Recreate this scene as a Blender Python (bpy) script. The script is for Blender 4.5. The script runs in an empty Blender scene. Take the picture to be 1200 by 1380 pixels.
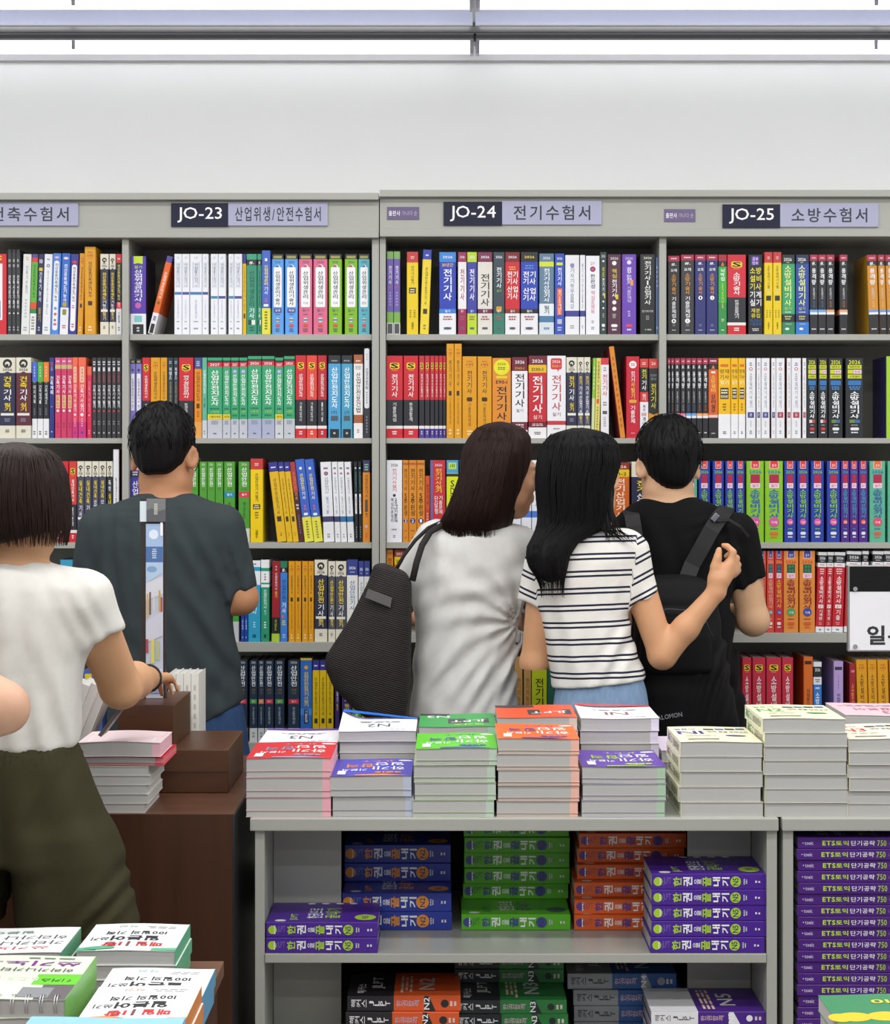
import bpy, bmesh, math, random
import numpy as np
from mathutils import Vector, Matrix
R = math.radians
random.seed(7)
SC = bpy.context.scene
COL = SC.collection

# ---------------------------------------------------------------- camera
F = 2450.0            # focal length in pixels of the 1200 x 1380 frame
EYE = 1.52            # eye height
HZ = 640.0            # pixel row of the horizon
cam = bpy.data.cameras.new('camera')
camo = bpy.data.objects.new('camera', cam)
COL.objects.link(camo)
camo.location = (0, 0, EYE)
camo.rotation_euler = (R(90), 0, 0)
cam.sensor_width = 36.0
cam.sensor_fit = 'AUTO'
cam.lens = F / 1380.0 * 36.0
cam.shift_y = -(690.0 - HZ) / 1380.0
cam.clip_end = 60
SC.camera = camo


def X(px, Y): return (px - 600.0) * Y / F
def Z(py, Y): return EYE - (py - HZ) * Y / F
def P(px, py, Y): return Vector((X(px, Y), Y, Z(py, Y)))


# ---------------------------------------------------------------- world, lamps, exposure
w = bpy.data.worlds.new('store_ambient')
SC.world = w
w.use_nodes = True
w.node_tree.nodes['Background'].inputs[0].default_value = (0.93, 0.96, 1.0, 1)
w.node_tree.nodes['Background'].inputs[1].default_value = 0.50
SC.view_settings.view_transform = 'Standard'
SC.view_settings.look = 'None'
SC.view_settings.gamma = 1.0
SC.view_settings.use_curve_mapping = False
SC.view_settings.exposure = 0.0
TUBE = 3.8            # emission of the linear lamps seen at the top of the picture


def lamp(name, x, y, z, sx, sy, power, rx=0):
    l = bpy.data.lights.new(name, 'AREA')
    l.shape = 'RECTANGLE'
    l.size, l.size_y, l.energy = sx, sy, power
    l.color = (1.0, 0.995, 0.985)
    o = bpy.data.objects.new(name, l)
    COL.objects.link(o)
    o.location = (x, y, z)
    o.rotation_euler = (rx, 0, 0)
    return o


# the rows of ceiling lamps that continue over the shop floor
for k, (yy, pw) in enumerate(((5.05, 38), (4.0, 62), (2.9, 80), (1.7, 72), (0.3, 50), (-1.3, 40))):
    lamp('ceiling_lamp_row', 0, yy, 2.93, 7.5, 0.16, pw)

# ---------------------------------------------------------------- materials
_mats = {}


def lin(h):
    h = h.lstrip('#')
    if len(h) == 3:
        h = ''.join(c * 2 for c in h)
    out = []
    for i in (0, 2, 4):
        c = int(h[i:i + 2], 16) / 255.0
        out.append(c / 12.92 if c <= 0.04045 else ((c + 0.055) / 1.055) ** 2.4)
    return tuple(out) + (1.0,)


def M(hexc, rough=0.42, noise=0.06, scale=40.0, bump=0.0, metal=0.0, coat=0.0, emit=0.0, stretch=None, sss=0.0, spec=0.5, bscale=None, tag=''):
    key = (hexc, rough, noise, scale, bump, metal, coat, emit, stretch, sss, spec, bscale, tag)
    if key in _mats:
        return _mats[key]
    m = bpy.data.materials.new((tag or 'paint') + '_' + hexc.strip('#'))
    m.use_nodes = True
    nt = m.node_tree
    b = nt.nodes['Principled BSDF']
    b.inputs['Roughness'].default_value = rough
    b.inputs['Metallic'].default_value = metal
    b.inputs['Coat Weight'].default_value = coat
    b.inputs['Specular IOR Level'].default_value = spec
    tc = nt.nodes.new('ShaderNodeTexCoord')
    mp = nt.nodes.new('ShaderNodeMapping')
    if stretch:
        mp.inputs['Scale'].default_value = stretch
    nt.links.new(tc.outputs['Object'], mp.inputs[0])
    n = nt.nodes.new('ShaderNodeTexNoise')
    n.inputs['Scale'].default_value = scale
    n.inputs['Detail'].default_value = 3
    nt.links.new(mp.outputs[0], n.inputs['Vector'])
    c = lin(hexc)
    mx = nt.nodes.new('ShaderNodeMix')
    mx.data_type = 'RGBA'
    nt.links.new(n.outputs[0], mx.inputs[0])
    mx.inputs[6].default_value = tuple(v * (1 - noise) for v in c[:3]) + (1,)
    mx.inputs[7].default_value = tuple(min(1, v * (1 + noise)) for v in c[:3]) + (1,)
    nt.links.new(mx.outputs[2], b.inputs['Base Color'])
    if sss:
        b.inputs['Subsurface Weight'].default_value = sss
        b.inputs['Subsurface Radius'].default_value = (0.012, 0.005, 0.003)
        b.inputs['Subsurface Scale'].default_value = 1.0
    if emit:
        b.inputs['Emission Color'].default_value = c
        b.inputs['Emission Strength'].default_value = emit
    if bump:
        n2 = nt.nodes.new('ShaderNodeTexNoise')
        n2.inputs['Scale'].default_value = bscale or scale * 6
        n2.inputs['Detail'].default_value = 4
        nt.links.new(mp.outputs[0], n2.inputs['Vector'])
        bp = nt.nodes.new('ShaderNodeBump')
        bp.inputs['Strength'].default_value = bump
        bp.inputs['Distance'].default_value = 0.002
        nt.links.new(n2.outputs[0], bp.inputs['Height'])
        nt.links.new(bp.outputs[0], b.inputs['Normal'])
    _mats[key] = m
    return m


def PR(hexc):   # printed, lightly coated paper
    return M(hexc, 0.38, 0.05, 30.0, tag='print')


def PAGES():
    k = 'pages'
    if k in _mats:
        return _mats[k]
    m = M('#b4b3b0', 0.8, 0.03, 20.0, tag='paper').copy()
    m.name = 'page_edges'
    nt = m.node_tree
    b = nt.nodes['Principled BSDF']
    tc = nt.nodes.new('ShaderNodeTexCoord')
    wv = nt.nodes.new('ShaderNodeTexNoise')
    mp = nt.nodes.new('ShaderNodeMapping')
    mp.inputs['Scale'].default_value = (3, 3, 900)
    nt.links.new(tc.outputs['Object'], mp.inputs[0])
    nt.links.new(mp.outputs[0], wv.inputs['Vector'])
    wv.inputs['Scale'].default_value = 1.0
    bp = nt.nodes.new('ShaderNodeBump')
    bp.inputs['Strength'].default_value = 0.12
    bp.inputs['Distance'].default_value = 0.0006
    nt.links.new(wv.outputs[0], bp.inputs['Height'])
    nt.links.new(bp.outputs[0], b.inputs['Normal'])
    _mats[k] = m
    return m


# ---------------------------------------------------------------- mesh collector
class MB:
    """Collects faces with materials; build() links them as ONE mesh object."""
    def __init__(s):
        s.v, s.f, s.m, s.mats = [], [], [], []

    def mi(s, mat):
        if mat not in s.mats:
            s.mats.append(mat)
        return s.mats.index(mat)

    def add(s, verts, faces, mat):
        o = len(s.v)
        s.v.extend(tuple(v) for v in verts)
        i = s.mi(mat)
        for f in faces:
            s.f.append(tuple(o + k for k in f))
            s.m.append(i)

    def quad(s, a, b, c, d, mat):
        s.add((a, b, c, d), ((0, 1, 2, 3),), mat)

    def box(s, x0, x1, y0, y1, z0, z1, mat, mtx=None, bev=0.0):
        if bev:
            bm = bmesh.new()
            bmesh.ops.create_cube(bm, size=1)
            for v in bm.verts:
                v.co = ((x0 + x1) / 2 + v.co.x * (x1 - x0), (y0 + y1) / 2 + v.co.y * (y1 - y0), (z0 + z1) / 2 + v.co.z * (z1 - z0))
            bmesh.ops.bevel(bm, geom=bm.edges[:], offset=bev, segments=2, affect='EDGES', profile=0.6)
            s.bm(bm, mat, mtx)
            return
        vs = [(x, y, z) for z in (z0, z1) for y in (y0, y1) for x in (x0, x1)]
        if mtx is not None:
            vs = [mtx @ Vector(v) for v in vs]
        s.add(vs, ((0, 2, 3, 1), (4, 5, 7, 6), (0, 1, 5, 4), (2, 6, 7, 3), (0, 4, 6, 2), (1, 3, 7, 5)), mat)

    def bm(s, bm, mat, mtx=None):
        bm.verts.ensure_lookup_table()
        vs = [(mtx @ v.co) if mtx is not None else v.co.copy() for v in bm.verts]
        bm.verts.index_update()
        s.add(vs, [tuple(v.index for v in f.verts) for f in bm.faces], mat)
        bm.free()

    def tube(s, pts, rad, mat, n=8, caps=True, flat=1.0):
        pts = [Vector(p) for p in pts]
        rs = rad if isinstance(rad, (list, tuple)) else [rad] * len(pts)
        vs, fs = [], []
        up = None
        for i, p in enumerate(pts):
            t = (pts[min(i + 1, len(pts) - 1)] - pts[max(i - 1, 0)]).normalized()
            if up is None:
                up = Vector((0, 0, 1)) if abs(t.z) < 0.9 else Vector((0, 1, 0))
            sx = t.cross(up).normalized()
            up = sx.cross(t).normalized()
            for k in range(n):
                a = 2 * math.pi * k / n
                vs.append(p + sx * math.cos(a) * rs[i] + up * math.sin(a) * rs[i] * flat)
        for i in range(len(pts) - 1):
            for k in range(n):
                fs.append((i * n + k, i * n + (k + 1) % n, (i + 1) * n + (k + 1) % n, (i + 1) * n + k))
        if caps:
            fs.append(tuple(range(n))[::-1])
            fs.append(tuple((len(pts) - 1) * n + k for k in range(n)))
        s.add(vs, fs, mat)

    def build(s, name, parent=None, smooth=False, loc=None):
        me = bpy.data.meshes.new(name)
        me.from_pydata(s.v, [], s.f)
        for m in s.mats:
            me.materials.append(m)
        me.polygons.foreach_set('material_index', s.m)
        if smooth:
            me.polygons.foreach_set('use_smooth', [True] * len(s.f))
        me.update()
        o = bpy.data.objects.new(name, me)
        COL.objects.link(o)
        if parent:
            o.parent = parent
        if loc is not None:
            o.location = loc
        return o


def tag(o, label=None, cat=None, group=None, kind=None):
    if label: o['label'] = label
    if cat: o['category'] = cat
    if group: o['group'] = group
    if kind: o['kind'] = kind
    return o


def empty(name, loc=(0, 0, 0)):
    o = bpy.data.objects.new(name, None)
    o.empty_display_size = 0.05
    COL.objects.link(o)
    o.location = loc
    return o


def dup(o, loc=None):
    c = o.copy()
    COL.objects.link(c)
    if loc is not None:
        c.location = loc
    for ch in o.children:
        d = ch.copy()
        COL.objects.link(d)
        d.parent = c
        for g in ch.children:
            e = g.copy()
            COL.objects.link(e)
            e.parent = d
    return c


# ---------------------------------------------------------------- lettering
_gl = {}
_tc = bpy.data.curves.new('lettering_source', 'FONT')
_to = bpy.data.objects.new('lettering_source', _tc)
_tc.resolution_u = 2
_tscene = bpy.data.scenes.new('lettering_scratch')      # glyph outlines are read here, then the scratch scene is removed
_tscene.collection.objects.link(_to)


def glyph(ch, bold):
    k = (ch, bold)
    if k in _gl:
        return _gl[k]
    _tc.body = ch
    _tc.offset = bold
    _tscene.view_layers[0].update()
    dg = _tscene.view_layers[0].depsgraph
    ev = _to.evaluated_get(dg)
    me = ev.to_mesh()
    v = [(p.co.x, p.co.y) for p in me.vertices]
    f = [tuple(p.vertices) for p in me.polygons]
    ev.to_mesh_clear()
    if v:
        bb = (min(p[0] for p in v), max(p[0] for p in v), min(p[1] for p in v), max(p[1] for p in v))
    else:
        bb = (0, 0.3, 0, 0.7)
    _gl[k] = (v, f, bb)
    return _gl[k]


def iscjk(c): return ord(c) > 0x1100


def text_h(text, bold=0.012, track=0.06):
    """Horizontal run: returns verts2d, faces, width, and (ymin, ymax), unit = em."""
    x = 0.0
    V, Fs = [], []
    lo, hi = 9, -9
    for ch in text:
        if ch == ' ':
            x += 0.3
            continue
        v, f, bb = glyph(ch, bold)
        if iscjk(ch):
            adv, ox = 0.9, 0.0
        else:
            adv, ox = bb[1] - bb[0] + 0.03, -bb[0]
        o = len(V)
        V.extend((x + ox + p[0], p[1]) for p in v)
        Fs.extend(tuple(o + q for q in t) for t in f)
        if v:
            lo, hi = min(lo, bb[2]), max(hi, bb[3])
        x += adv + track
    return V, Fs, x - track, (lo, hi)


def fit_text(mb, text, o, ux, uy, wid, hei, mat, bold=0.012, track=0.06, mode='h'):
    """Text fitted in a wid x hei box centred at o, axes ux (reading direction) and uy (up)."""
    if mode == 'h':
        V, Fs, tw, (lo, hi) = text_h(text, bold, track)
        if not V:
            return
        x0 = min(p[0] for p in V)
        x1 = max(p[0] for p in V)
        sx, sy = wid / max(1e-6, x1 - x0), hei / max(1e-6, hi - lo)
        mb.add([o + ux * ((p[0] - (x0 + x1) / 2) * sx) + uy * ((p[1] - (lo + hi) / 2) * sy) for p in V], Fs, mat)
    else:                                    # upright characters stacked from the top down
        units = [0.45 if c == ' ' else 1.0 for c in text]
        tot = sum(units)
        cell = hei / tot
        y = hei / 2
        for c, u in zip(text, units):
            if c != ' ':
                v, f, bb = glyph(c, bold)
                cw, ch_ = bb[1] - bb[0], bb[3] - bb[2]
                ww = wid
                if c in '-|': ww = wid * 0.25 if c == '|' else wid * 0.6
                elif not iscjk(c) : ww = wid * 0.7
                sx, sy = ww / max(cw, 1e-6), cell * 0.9 / max(ch_, 1e-6)
                if c in '-·+': sy = sx
                cx, cy = (bb[0] + bb[1]) / 2, (bb[2] + bb[3]) / 2
                mb.add([o + ux * ((p[0] - cx) * sx) + uy * (y - cell * 0.5 + (p[1] - cy) * sy) for p in v], f, mat)
            y -= cell * u


def disc(mb, o, ux, uy, r, mat, n=20, ry=None):
    ry = ry or r
    mb.add([o + ux * (r * math.cos(2 * math.pi * k / n)) + uy * (ry * math.sin(2 * math.pi * k / n)) for k in range(n)], [tuple(range(n))], mat)


def rrect(mb, o, ux, uy, w_, h_, r, mat):
    pts = []
    r = min(r, w_ / 2, h_ / 2)
    for cx, cy, a0 in ((1, 1, 0), (-1, 1, 90), (-1, -1, 180), (1, -1, 270)):
        for k in range(4):
            a = R(a0 + 30 * k)
            pts.append(o + ux * (cx * (w_ / 2 - r) + r * math.cos(a)) + uy * (cy * (h_ / 2 - r) + r * math.sin(a)))
    mb.add(pts, [tuple(range(len(pts)))], mat)


def draw_items(mb, items, o, ux, uy, nrm, W, H, step=0.00012):
    """Print items on a W x H field whose top centre is o; fractions: x 0..1 left to right, z 0..1 top to bottom."""
    k = 1
    for it in items:
        off = nrm * (step * k)
        k += 1
        t = it[0]

        def pt(x, z): return o + ux * ((x - 0.5) * W) - uy * (z * H) + off
        if t == 'b':
            _, z0, z1, c = it
            mb.quad(pt(0.0, z1), pt(1.0, z1), pt(1.0, z0), pt(0.0, z0), PR(c))
        elif t == 'r':
            x0, x1, z0, z1, c = it[1:6]
            rr = it[6] if len(it) > 6 else 0
            if rr:
                rrect(mb, pt((x0 + x1) / 2, (z0 + z1) / 2), ux, uy, (x1 - x0) * W, (z1 - z0) * H, rr * W, PR(c))
            else:
                mb.quad(pt(x0, z1), pt(x1, z1), pt(x1, z0), pt(x0, z0), PR(c))
        elif t == 'q':                       # free polygon
            mb.add([pt(x, z) for x, z in it[1]], [tuple(range(len(it[1])))], PR(it[2]))
        elif t == 'c':
            _, x, z, r, c = it[:5]
            disc(mb, pt(x, z), ux, uy, r * W, PR(c), ry=(it[5] * W if len(it) > 5 else None))
        elif t == 'v':
            _, s, x, z0, z1, wf, c = it[:7]
            fit_text(mb, s, pt(x, (z0 + z1) / 2), ux, uy, wf * W, (z1 - z0) * H, PR(c), it[7] if len(it) > 7 else 0.014, mode='v')
        elif t == 'h':
            _, s, x, z, wf, hf, c = it[:7]
            fit_text(mb, s, pt(x, z), ux, uy, wf * W, hf * H, PR(c), it[7] if len(it) > 7 else 0.014)
        elif t == 't':                       # reads from the top down, lying on its side
            _, s, x, z0, z1, wf, c = it[:7]
            fit_text(mb, s, pt(x, (z0 + z1) / 2), -uy, ux, (z1 - z0) * H, wf * W, PR(c), it[7] if len(it) > 7 else 0.014)
        elif t == 'd':                       # rows of small print
            _, x0, x1, z0, z1, c, n = it[:7]
            for i in range(n):
                zz = z0 + (z1 - z0) * (i + 0.5) / n
                hh = (z1 - z0) / n * 0.28
                a = random.uniform(0, 0.15) * (x1 - x0)
                xx = x0 + a
                while xx < x1 - a - 0.02:
                    e = min(x1 - a, xx + (x1 - x0) * random.uniform(0.16, 0.3))
                    mb.quad(pt(xx, zz + hh), pt(e, zz + hh), pt(e, zz - hh), pt(xx, zz - hh), PR(c))
                    xx = e + (x1 - x0) * 0.06


UX, UY, UZ = Vector((1, 0, 0)), Vector((0, 1, 0)), Vector((0, 0, 1))
# ================================================================ the setting
YW, YB, YS = 6.15, 5.80, 5.825        # rear wall, uprights of the bookcases, book spines
STEEL = M('#a5a69f', 0.45, 0.05, 6.0, bump=0.03, tag='painted_steel')
STEEL2 = M('#a4a49e', 0.5, 0.05, 6.0, tag='painted_steel')
DARKBACK = M('#8e8c86', 0.7, 0.08, 5.0, tag='shelf_back')
WALLM = M('#f1f2f1', 0.85, 0.025, 3.0, bump=0.08, tag='plaster')
CEILM = M('#c6c6c8', 0.85, 0.02, 3.0, tag='ceiling')
CZ = 2.99

mb = MB(); mb.box(-4.5, 4.5, YW, YW + 0.1, 0, CZ + 0.1, WALLM)
tag(mb.build('wall_back'), kind='structure')
mb = MB(); mb.box(-4.5, 4.5, -3.5, YW, -0.1, 0, M('#8f8b84', 0.35, 0.08, 2.0, tag='floor_tile'))
tag(mb.build('floor'), kind='structure')
mb = MB(); mb.box(-4.5, 4.5, -3.5, YW, CZ, CZ + 0.1, CEILM)
tag(mb.build('ceiling'), kind='structure')
zt = Z(84, YW)
mb = MB()
mb.box(-4.5, 4.5, YW - 0.03, YW, zt, CZ, M('#bdbcc0', 0.6, 0.02, tag='cornice'))
tag(mb.build('trim_1'), kind='structure')
# service channels along the ceiling between the two lamp rows
for i, (y0, y1, zz, c) in enumerate(((5.905, 5.985, CZ - 0.004, '#6e6e72'), (6.055, 6.11, CZ - 0.018, '#8b8a86'))):
    mb = MB(); mb.box(-4.5, 4.5, y0, y1, zz - 0.01, CZ, M(c, 0.4, 0.04, tag='channel'))
    tag(mb.build('trim_%d' % (i + 2)), kind='structure')


# ---------------------------------------------------------------- linear ceiling lamps
GLOW = M('#ffffff', 0.5, 0.0, emit=TUBE, tag='lamp_diffuser')
LAMPBODY = M('#cfd0da', 0.4, 0.02, tag='lamp_body')
def linear_lamp(x0, x1, Y, z, refl, label):
    h = 0.025 if refl else 0.035
    t = empty('linear_ceiling_lamp', ((x0 + x1) / 2, Y, z))
    tag(t, label, 'ceiling light', 'linear lamps along the ceiling above the bookcases')
    L = x1 - x0
    m = MB(); m.tube([(-L / 2 + 0.012, 0, 0), (L / 2 - 0.012, 0, 0)], h / 2, GLOW, 14)
    m.build('diffuser_tube', t, smooth=True)
    m = MB()
    if refl:
        m.box(-L / 2, L / 2, -0.02, 0.02, h * 0.62, CZ - z, LAMPBODY, bev=0.002)
    else:                                   # slim channel with a pale lip
        m.box(-L / 2, L / 2, -0.025, 0.025, h * 0.62, h * .62 + .006, LAMPBODY)
        m.box(-L / 2, L / 2, -0.022, 0.025, h * .62 + .006, CZ - z - .017, M('#85847f', .4, .04, tag='channel'))
        m.box(-L / 2, L / 2, -0.026, 0.025, CZ - z - .017, CZ - z - .013, LAMPBODY)
        m.box(-L / 2, L / 2, -0.022, 0.025, CZ - z - .013, CZ - z, M('#6e6e72', .4, .04, tag='channel'))
    m.build('lamp_body', t)
    if refl:                                    # pale valance that catches the light of the tube
        m = MB(); m.box(-L / 2, L / 2, 0.13, 0.14, Z(33, Y + .13) - z, CZ - z, M('#d2d7f2', 0.45, 0.02, tag='reflector'))
        m.box(-L / 2, L / 2, 0.125, 0.14, Z(33, Y + .13) - z - .003, Z(33, Y + .13) - z, LAMPBODY); m.build('reflector', t)
    for sx in (-1, 1):
        m = MB(); m.box(sx * L / 2 - (0.012 if sx > 0 else 0), sx * L / 2 + (0.012 if sx < 0 else 0), -0.022, 0.022, -h * 0.6, h * 0.7, LAMPBODY, bev=0.002)
        m.build('end_cap', t)
        m = MB(); m.box(sx * (L / 2 - 538 * Y / F) - 0.006, sx * (L / 2 - 538 * Y / F) + 0.006, -0.02, 0.02, -h * 0.2, h * 0.9, LAMPBODY, bev=0.002)
        if sx * (X(640, Y) - t.location.x) > 0: m.build('mounting_clip', t)
    return t
for Yl, py, refl, nm in ((5.46, 7, 1, 'lamp row nearer the aisle'), (6.02, 65.5, 0, 'lamp row nearer the wall')):
    zl = Z(py, Yl); xm = X(640, Yl)
    linear_lamp(xm + 0.004, xm + 2.44, Yl, zl, refl, 'long white linear ceiling lamp, section over the JO-25 bay, ' + nm)
    linear_lamp(xm - 2.44, xm - 0.004, Yl, zl, refl, 'long white linear ceiling lamp, section over the JO-23 bay, ' + nm)


# ---------------------------------------------------------------- bookcases
Z320, ZTOP = Z(319, YB), Z(259, YB)
def bookcase(name, label, ups, bays, xl, xr, dz):
    """ups: (x0, x1) pixel pairs of the uprights; bays: (x0, x1, [(row top y, thickness px)])."""
    t = empty('bookcase', (X((xl + xr) / 2, YB), YB, 0)); ox, oy = t.location.x, YB
    tag(t, label, 'bookcase', 'grey steel wall bookcases')
    def lx(px): return X(px, YB) - ox
    for (a, b) in ups:
        m = MB(); m.box(lx(a), lx(b), 0.0, 0.31, 0.0, Z320, STEEL, bev=0.0015); m.build('upright', t)
    for (a, b, rows) in bays:
        for (py, th) in rows:
            zt = Z(py, YB + 0.012)
            m = MB(); m.box(lx(a) + 0.001, lx(b) - 0.001, 0.012, 0.30, zt - th * YB / F, zt, STEEL, bev=0.001); m.build('shelf', t)
        m = MB(); m.box(lx(a), lx(b), 0.295, 0.305, 0.05, Z320, DARKBACK); m.build('back_panel', t)
        m = MB(); m.box(lx(a), lx(b), 0.03, 0.05, 0, 0.12, STEEL2); m.build('plinth', t)
    m = MB()
    zz = Z(258 - dz, YB - 0.03)
    a, b = lx(xl) + 0.001, lx(xr) - 0.001
    m.box(a, b, -0.035, 0.33, zz - 0.022, zz, STEEL, bev=0.002)
    m.box(a, b, -0.012, 0.31, Z(311 - dz, YB - .012), zz - 0.022, STEEL)
    m.box(a, b, -0.022, 0.31, Z(319.5 - dz * .4, YB - .022), Z(311 - dz, YB - .022), STEEL, bev=0.002)
    m.build('header', t)
    return t
R1, R2, R3 = (450.5, 8), (590.5, 7), (731, 8)
bookcase('a', 'grey steel bookcase under the JO-23 sign, holding two bays of exam books',
         [(-166, -157), (164.5, 173.5), (501.5, 511)],
         [(-157, 164.5, [R1, R2, R3, (865.5, 13), (1001, 13), (1150, 13)]), (173.5, 501.5, [R1, R2, R3, (865.5, 13), (1001, 13), (1150, 13)])], -166, 511.5, -2)
bookcase('b', 'grey steel bookcase under the JO-24 and JO-25 signs, headers slightly higher',
         [(512, 520), (889, 898.5), (1270, 1279)],
         [(520, 889, [R1, R2, R3, (853, 13), (1000, 13), (1150, 13)]), (898.5, 1270, [R1, R2, R3, (853, 13), (1000, 13), (1150, 13)])], 512, 1279, 2)


# ---------------------------------------------------------------- signs on the headers
YH = YB - 0.0125
def sign(x0, xm, x1, y0, y1, code, text, label, wf):
    t = empty('section_sign', P((x0 + x1) / 2, (y0 + y1) / 2, YH)); c = t.location
    tag(t, label, 'sign', 'section signs on the bookcase headers')
    def part(nm, a, b, col, s, tcol, frac, hh, bold, dy=0):
        m = MB()
        xa, xb = X(a, YH) - c.x, X(b, YH) - c.x
        za, zb = Z(y1 + dy, YH) - c.z, Z(y0 + dy, YH) - c.z
        m.box(xa, xb, -0.006, 0, za, zb, M(col, 0.6, 0.03, spec=.25, tag='sign_plate'), bev=0.0008)
        fit_text(m, s, Vector(((xa + xb) / 2, -0.0065, (za + zb) / 2)), UX, UZ, (xb - xa) * frac, (zb - za) * hh, M(tcol, 0.5, 0.02, tag='sign_ink'), bold, 0.16 if nm == 'name_plate' else 0.05)
        m.build(nm, t)
    if code: part('code_plate', x0, xm, '#24263a', code, '#f4f4f6', 0.78, 0.66, 0.006, 1.2)
    part('name_plate', xm, x1, '#a9abc4', text, '#2b2c38', wf, 0.62, 0.012)
sign(-100, -24, 106, 273.5, 304.5, 'JO-22', '건축수험서', 'pale lilac section sign reading 건축수험서, cut by the picture edge', 0.8)
sign(231, 308, 442, 273, 304.5, 'JO-23', '산업위생/안전수험서', 'section sign JO-23, dark code plate beside a pale lilac plate', 0.86)
sign(598, 677, 811, 271, 303, 'JO-24', '전기수험서', 'section sign JO-24, dark code plate beside a pale lilac plate', 0.77)
sign(974, 1051.5, 1184, 274.5, 306, 'JO-25', '소방수험서', 'section sign JO-25, dark code plate beside a pale lilac plate', 0.77)
for (a, b, y0, y1, nm) in ((522, 565, 279, 296, 'JO-24'), (895.5, 937.5, 282, 299, 'JO-25')):
    c = P((a + b) / 2, (y0 + y1) / 2, YH); m = MB()
    wd, hd = X(b, YH) - X(a, YH), (y1 - y0) * YH / F
    m.box(-wd / 2, wd / 2, -0.002, 0, -hd / 2, hd / 2, M('#67597f', 0.5, 0.05, tag='sticker'))
    fit_text(m, '출판사', Vector((-wd * 0.27, -0.0024, 0)), UX, UZ, wd * 0.36, hd * 0.42, PR('#e8e6ee'), 0.012)
    fit_text(m, '가나다 순', Vector((wd * 0.2, -0.0024, 0)), UX, UZ, wd * 0.48, hd * 0.38, PR('#b9b2c8'), 0.0)
    tag(m.build('order_sticker', loc=c), 'small purple sticker on the header beside the %s sign' % nm, 'sticker', 'purple stickers on the headers')
# ================================================================ books
W_, K_ = '#eeeef0', '#1d1d20'


def book_mesh(w_, h_, d_, base, items, side=None, name='exam_book', c=0.0016):
    """Cover of an upright book: U-shaped paperback wrap, spine at y=0 facing -y, standing on z=0, centred in x."""
    mb = MB(); t = 0.0009; c = min(c, w_ * 0.2)
    out = [(-w_ / 2, d_), (-w_ / 2, c), (-w_ / 2 + c, 0), (w_ / 2 - c, 0), (w_ / 2, c), (w_ / 2, d_)]
    inn = [(-w_ / 2 + t, d_), (-w_ / 2 + t, c + t), (-w_ / 2 + t, t * 1.5), (w_ / 2 - t, t * 1.5), (w_ / 2 - t, c + t), (w_ / 2 - t, d_)]
    cuts = {0.0, 1.0}
    bands = [i for i in items if i[0] == 'b']
    for b in bands:
        cuts.update((b[1], b[2]))
    cuts = sorted(cuts)
    def colour(z):
        col = base
        for b in bands:
            if b[1] <= z <= b[2]: col = b[3]
        return col
    for z0, z1 in zip(cuts, cuts[1:]):
        mat = PR(colour((z0 + z1) / 2))
        za, zb = h_ * (1 - z1), h_ * (1 - z0)
        for i in range(1, 4):
            (xa, ya), (xb, yb) = out[i], out[i + 1]
            mb.quad((xa, ya, za), (xb, yb, za), (xb, yb, zb), (xa, ya, zb), mat)
        ms = PR(side) if side else mat
        for i in (0, 4):
            (xa, ya), (xb, yb) = out[i], out[i + 1]
            mb.quad((xa, ya, za), (xb, yb, za), (xb, yb, zb), (xa, ya, zb), ms)
    ms = PR(side or base)
    for i in range(5):
        (xa, ya), (xb, yb) = inn[i], inn[i + 1]
        mb.quad((xb, yb, 0), (xa, ya, 0), (xa, ya, h_), (xb, yb, h_), ms)
        mb.quad((out[i][0], out[i][1], h_), (out[i + 1][0], out[i + 1][1], h_), (xb, yb, h_), (xa, ya, h_), PR(colour(0)))
        mb.quad((out[i + 1][0], out[i + 1][1], 0), (out[i][0], out[i][1], 0), (xa, ya, 0), (xb, yb, 0), PR(colour(1)))
    for a, b in ((0, 0), (5, 5)):
        mb.quad((out[a][0], d_, 0), (inn[b][0], d_, 0), (inn[b][0], d_, h_), (out[a][0], d_, h_), ms)
    draw_items(mb, [i for i in items if i[0] != 'b'], Vector((0, 0, h_)), UX, UZ, -UY, w_ - 2 * c * 0.6, h_)
    return mb


def pages_box(w_, h_, d_):
    mb = MB(); t = 0.0012
    mb.box(-w_ / 2 + t, w_ / 2 - t, 0.002, d_ - 0.003, 0.0025, h_ - 0.003, PAGES())
    return mb


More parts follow.
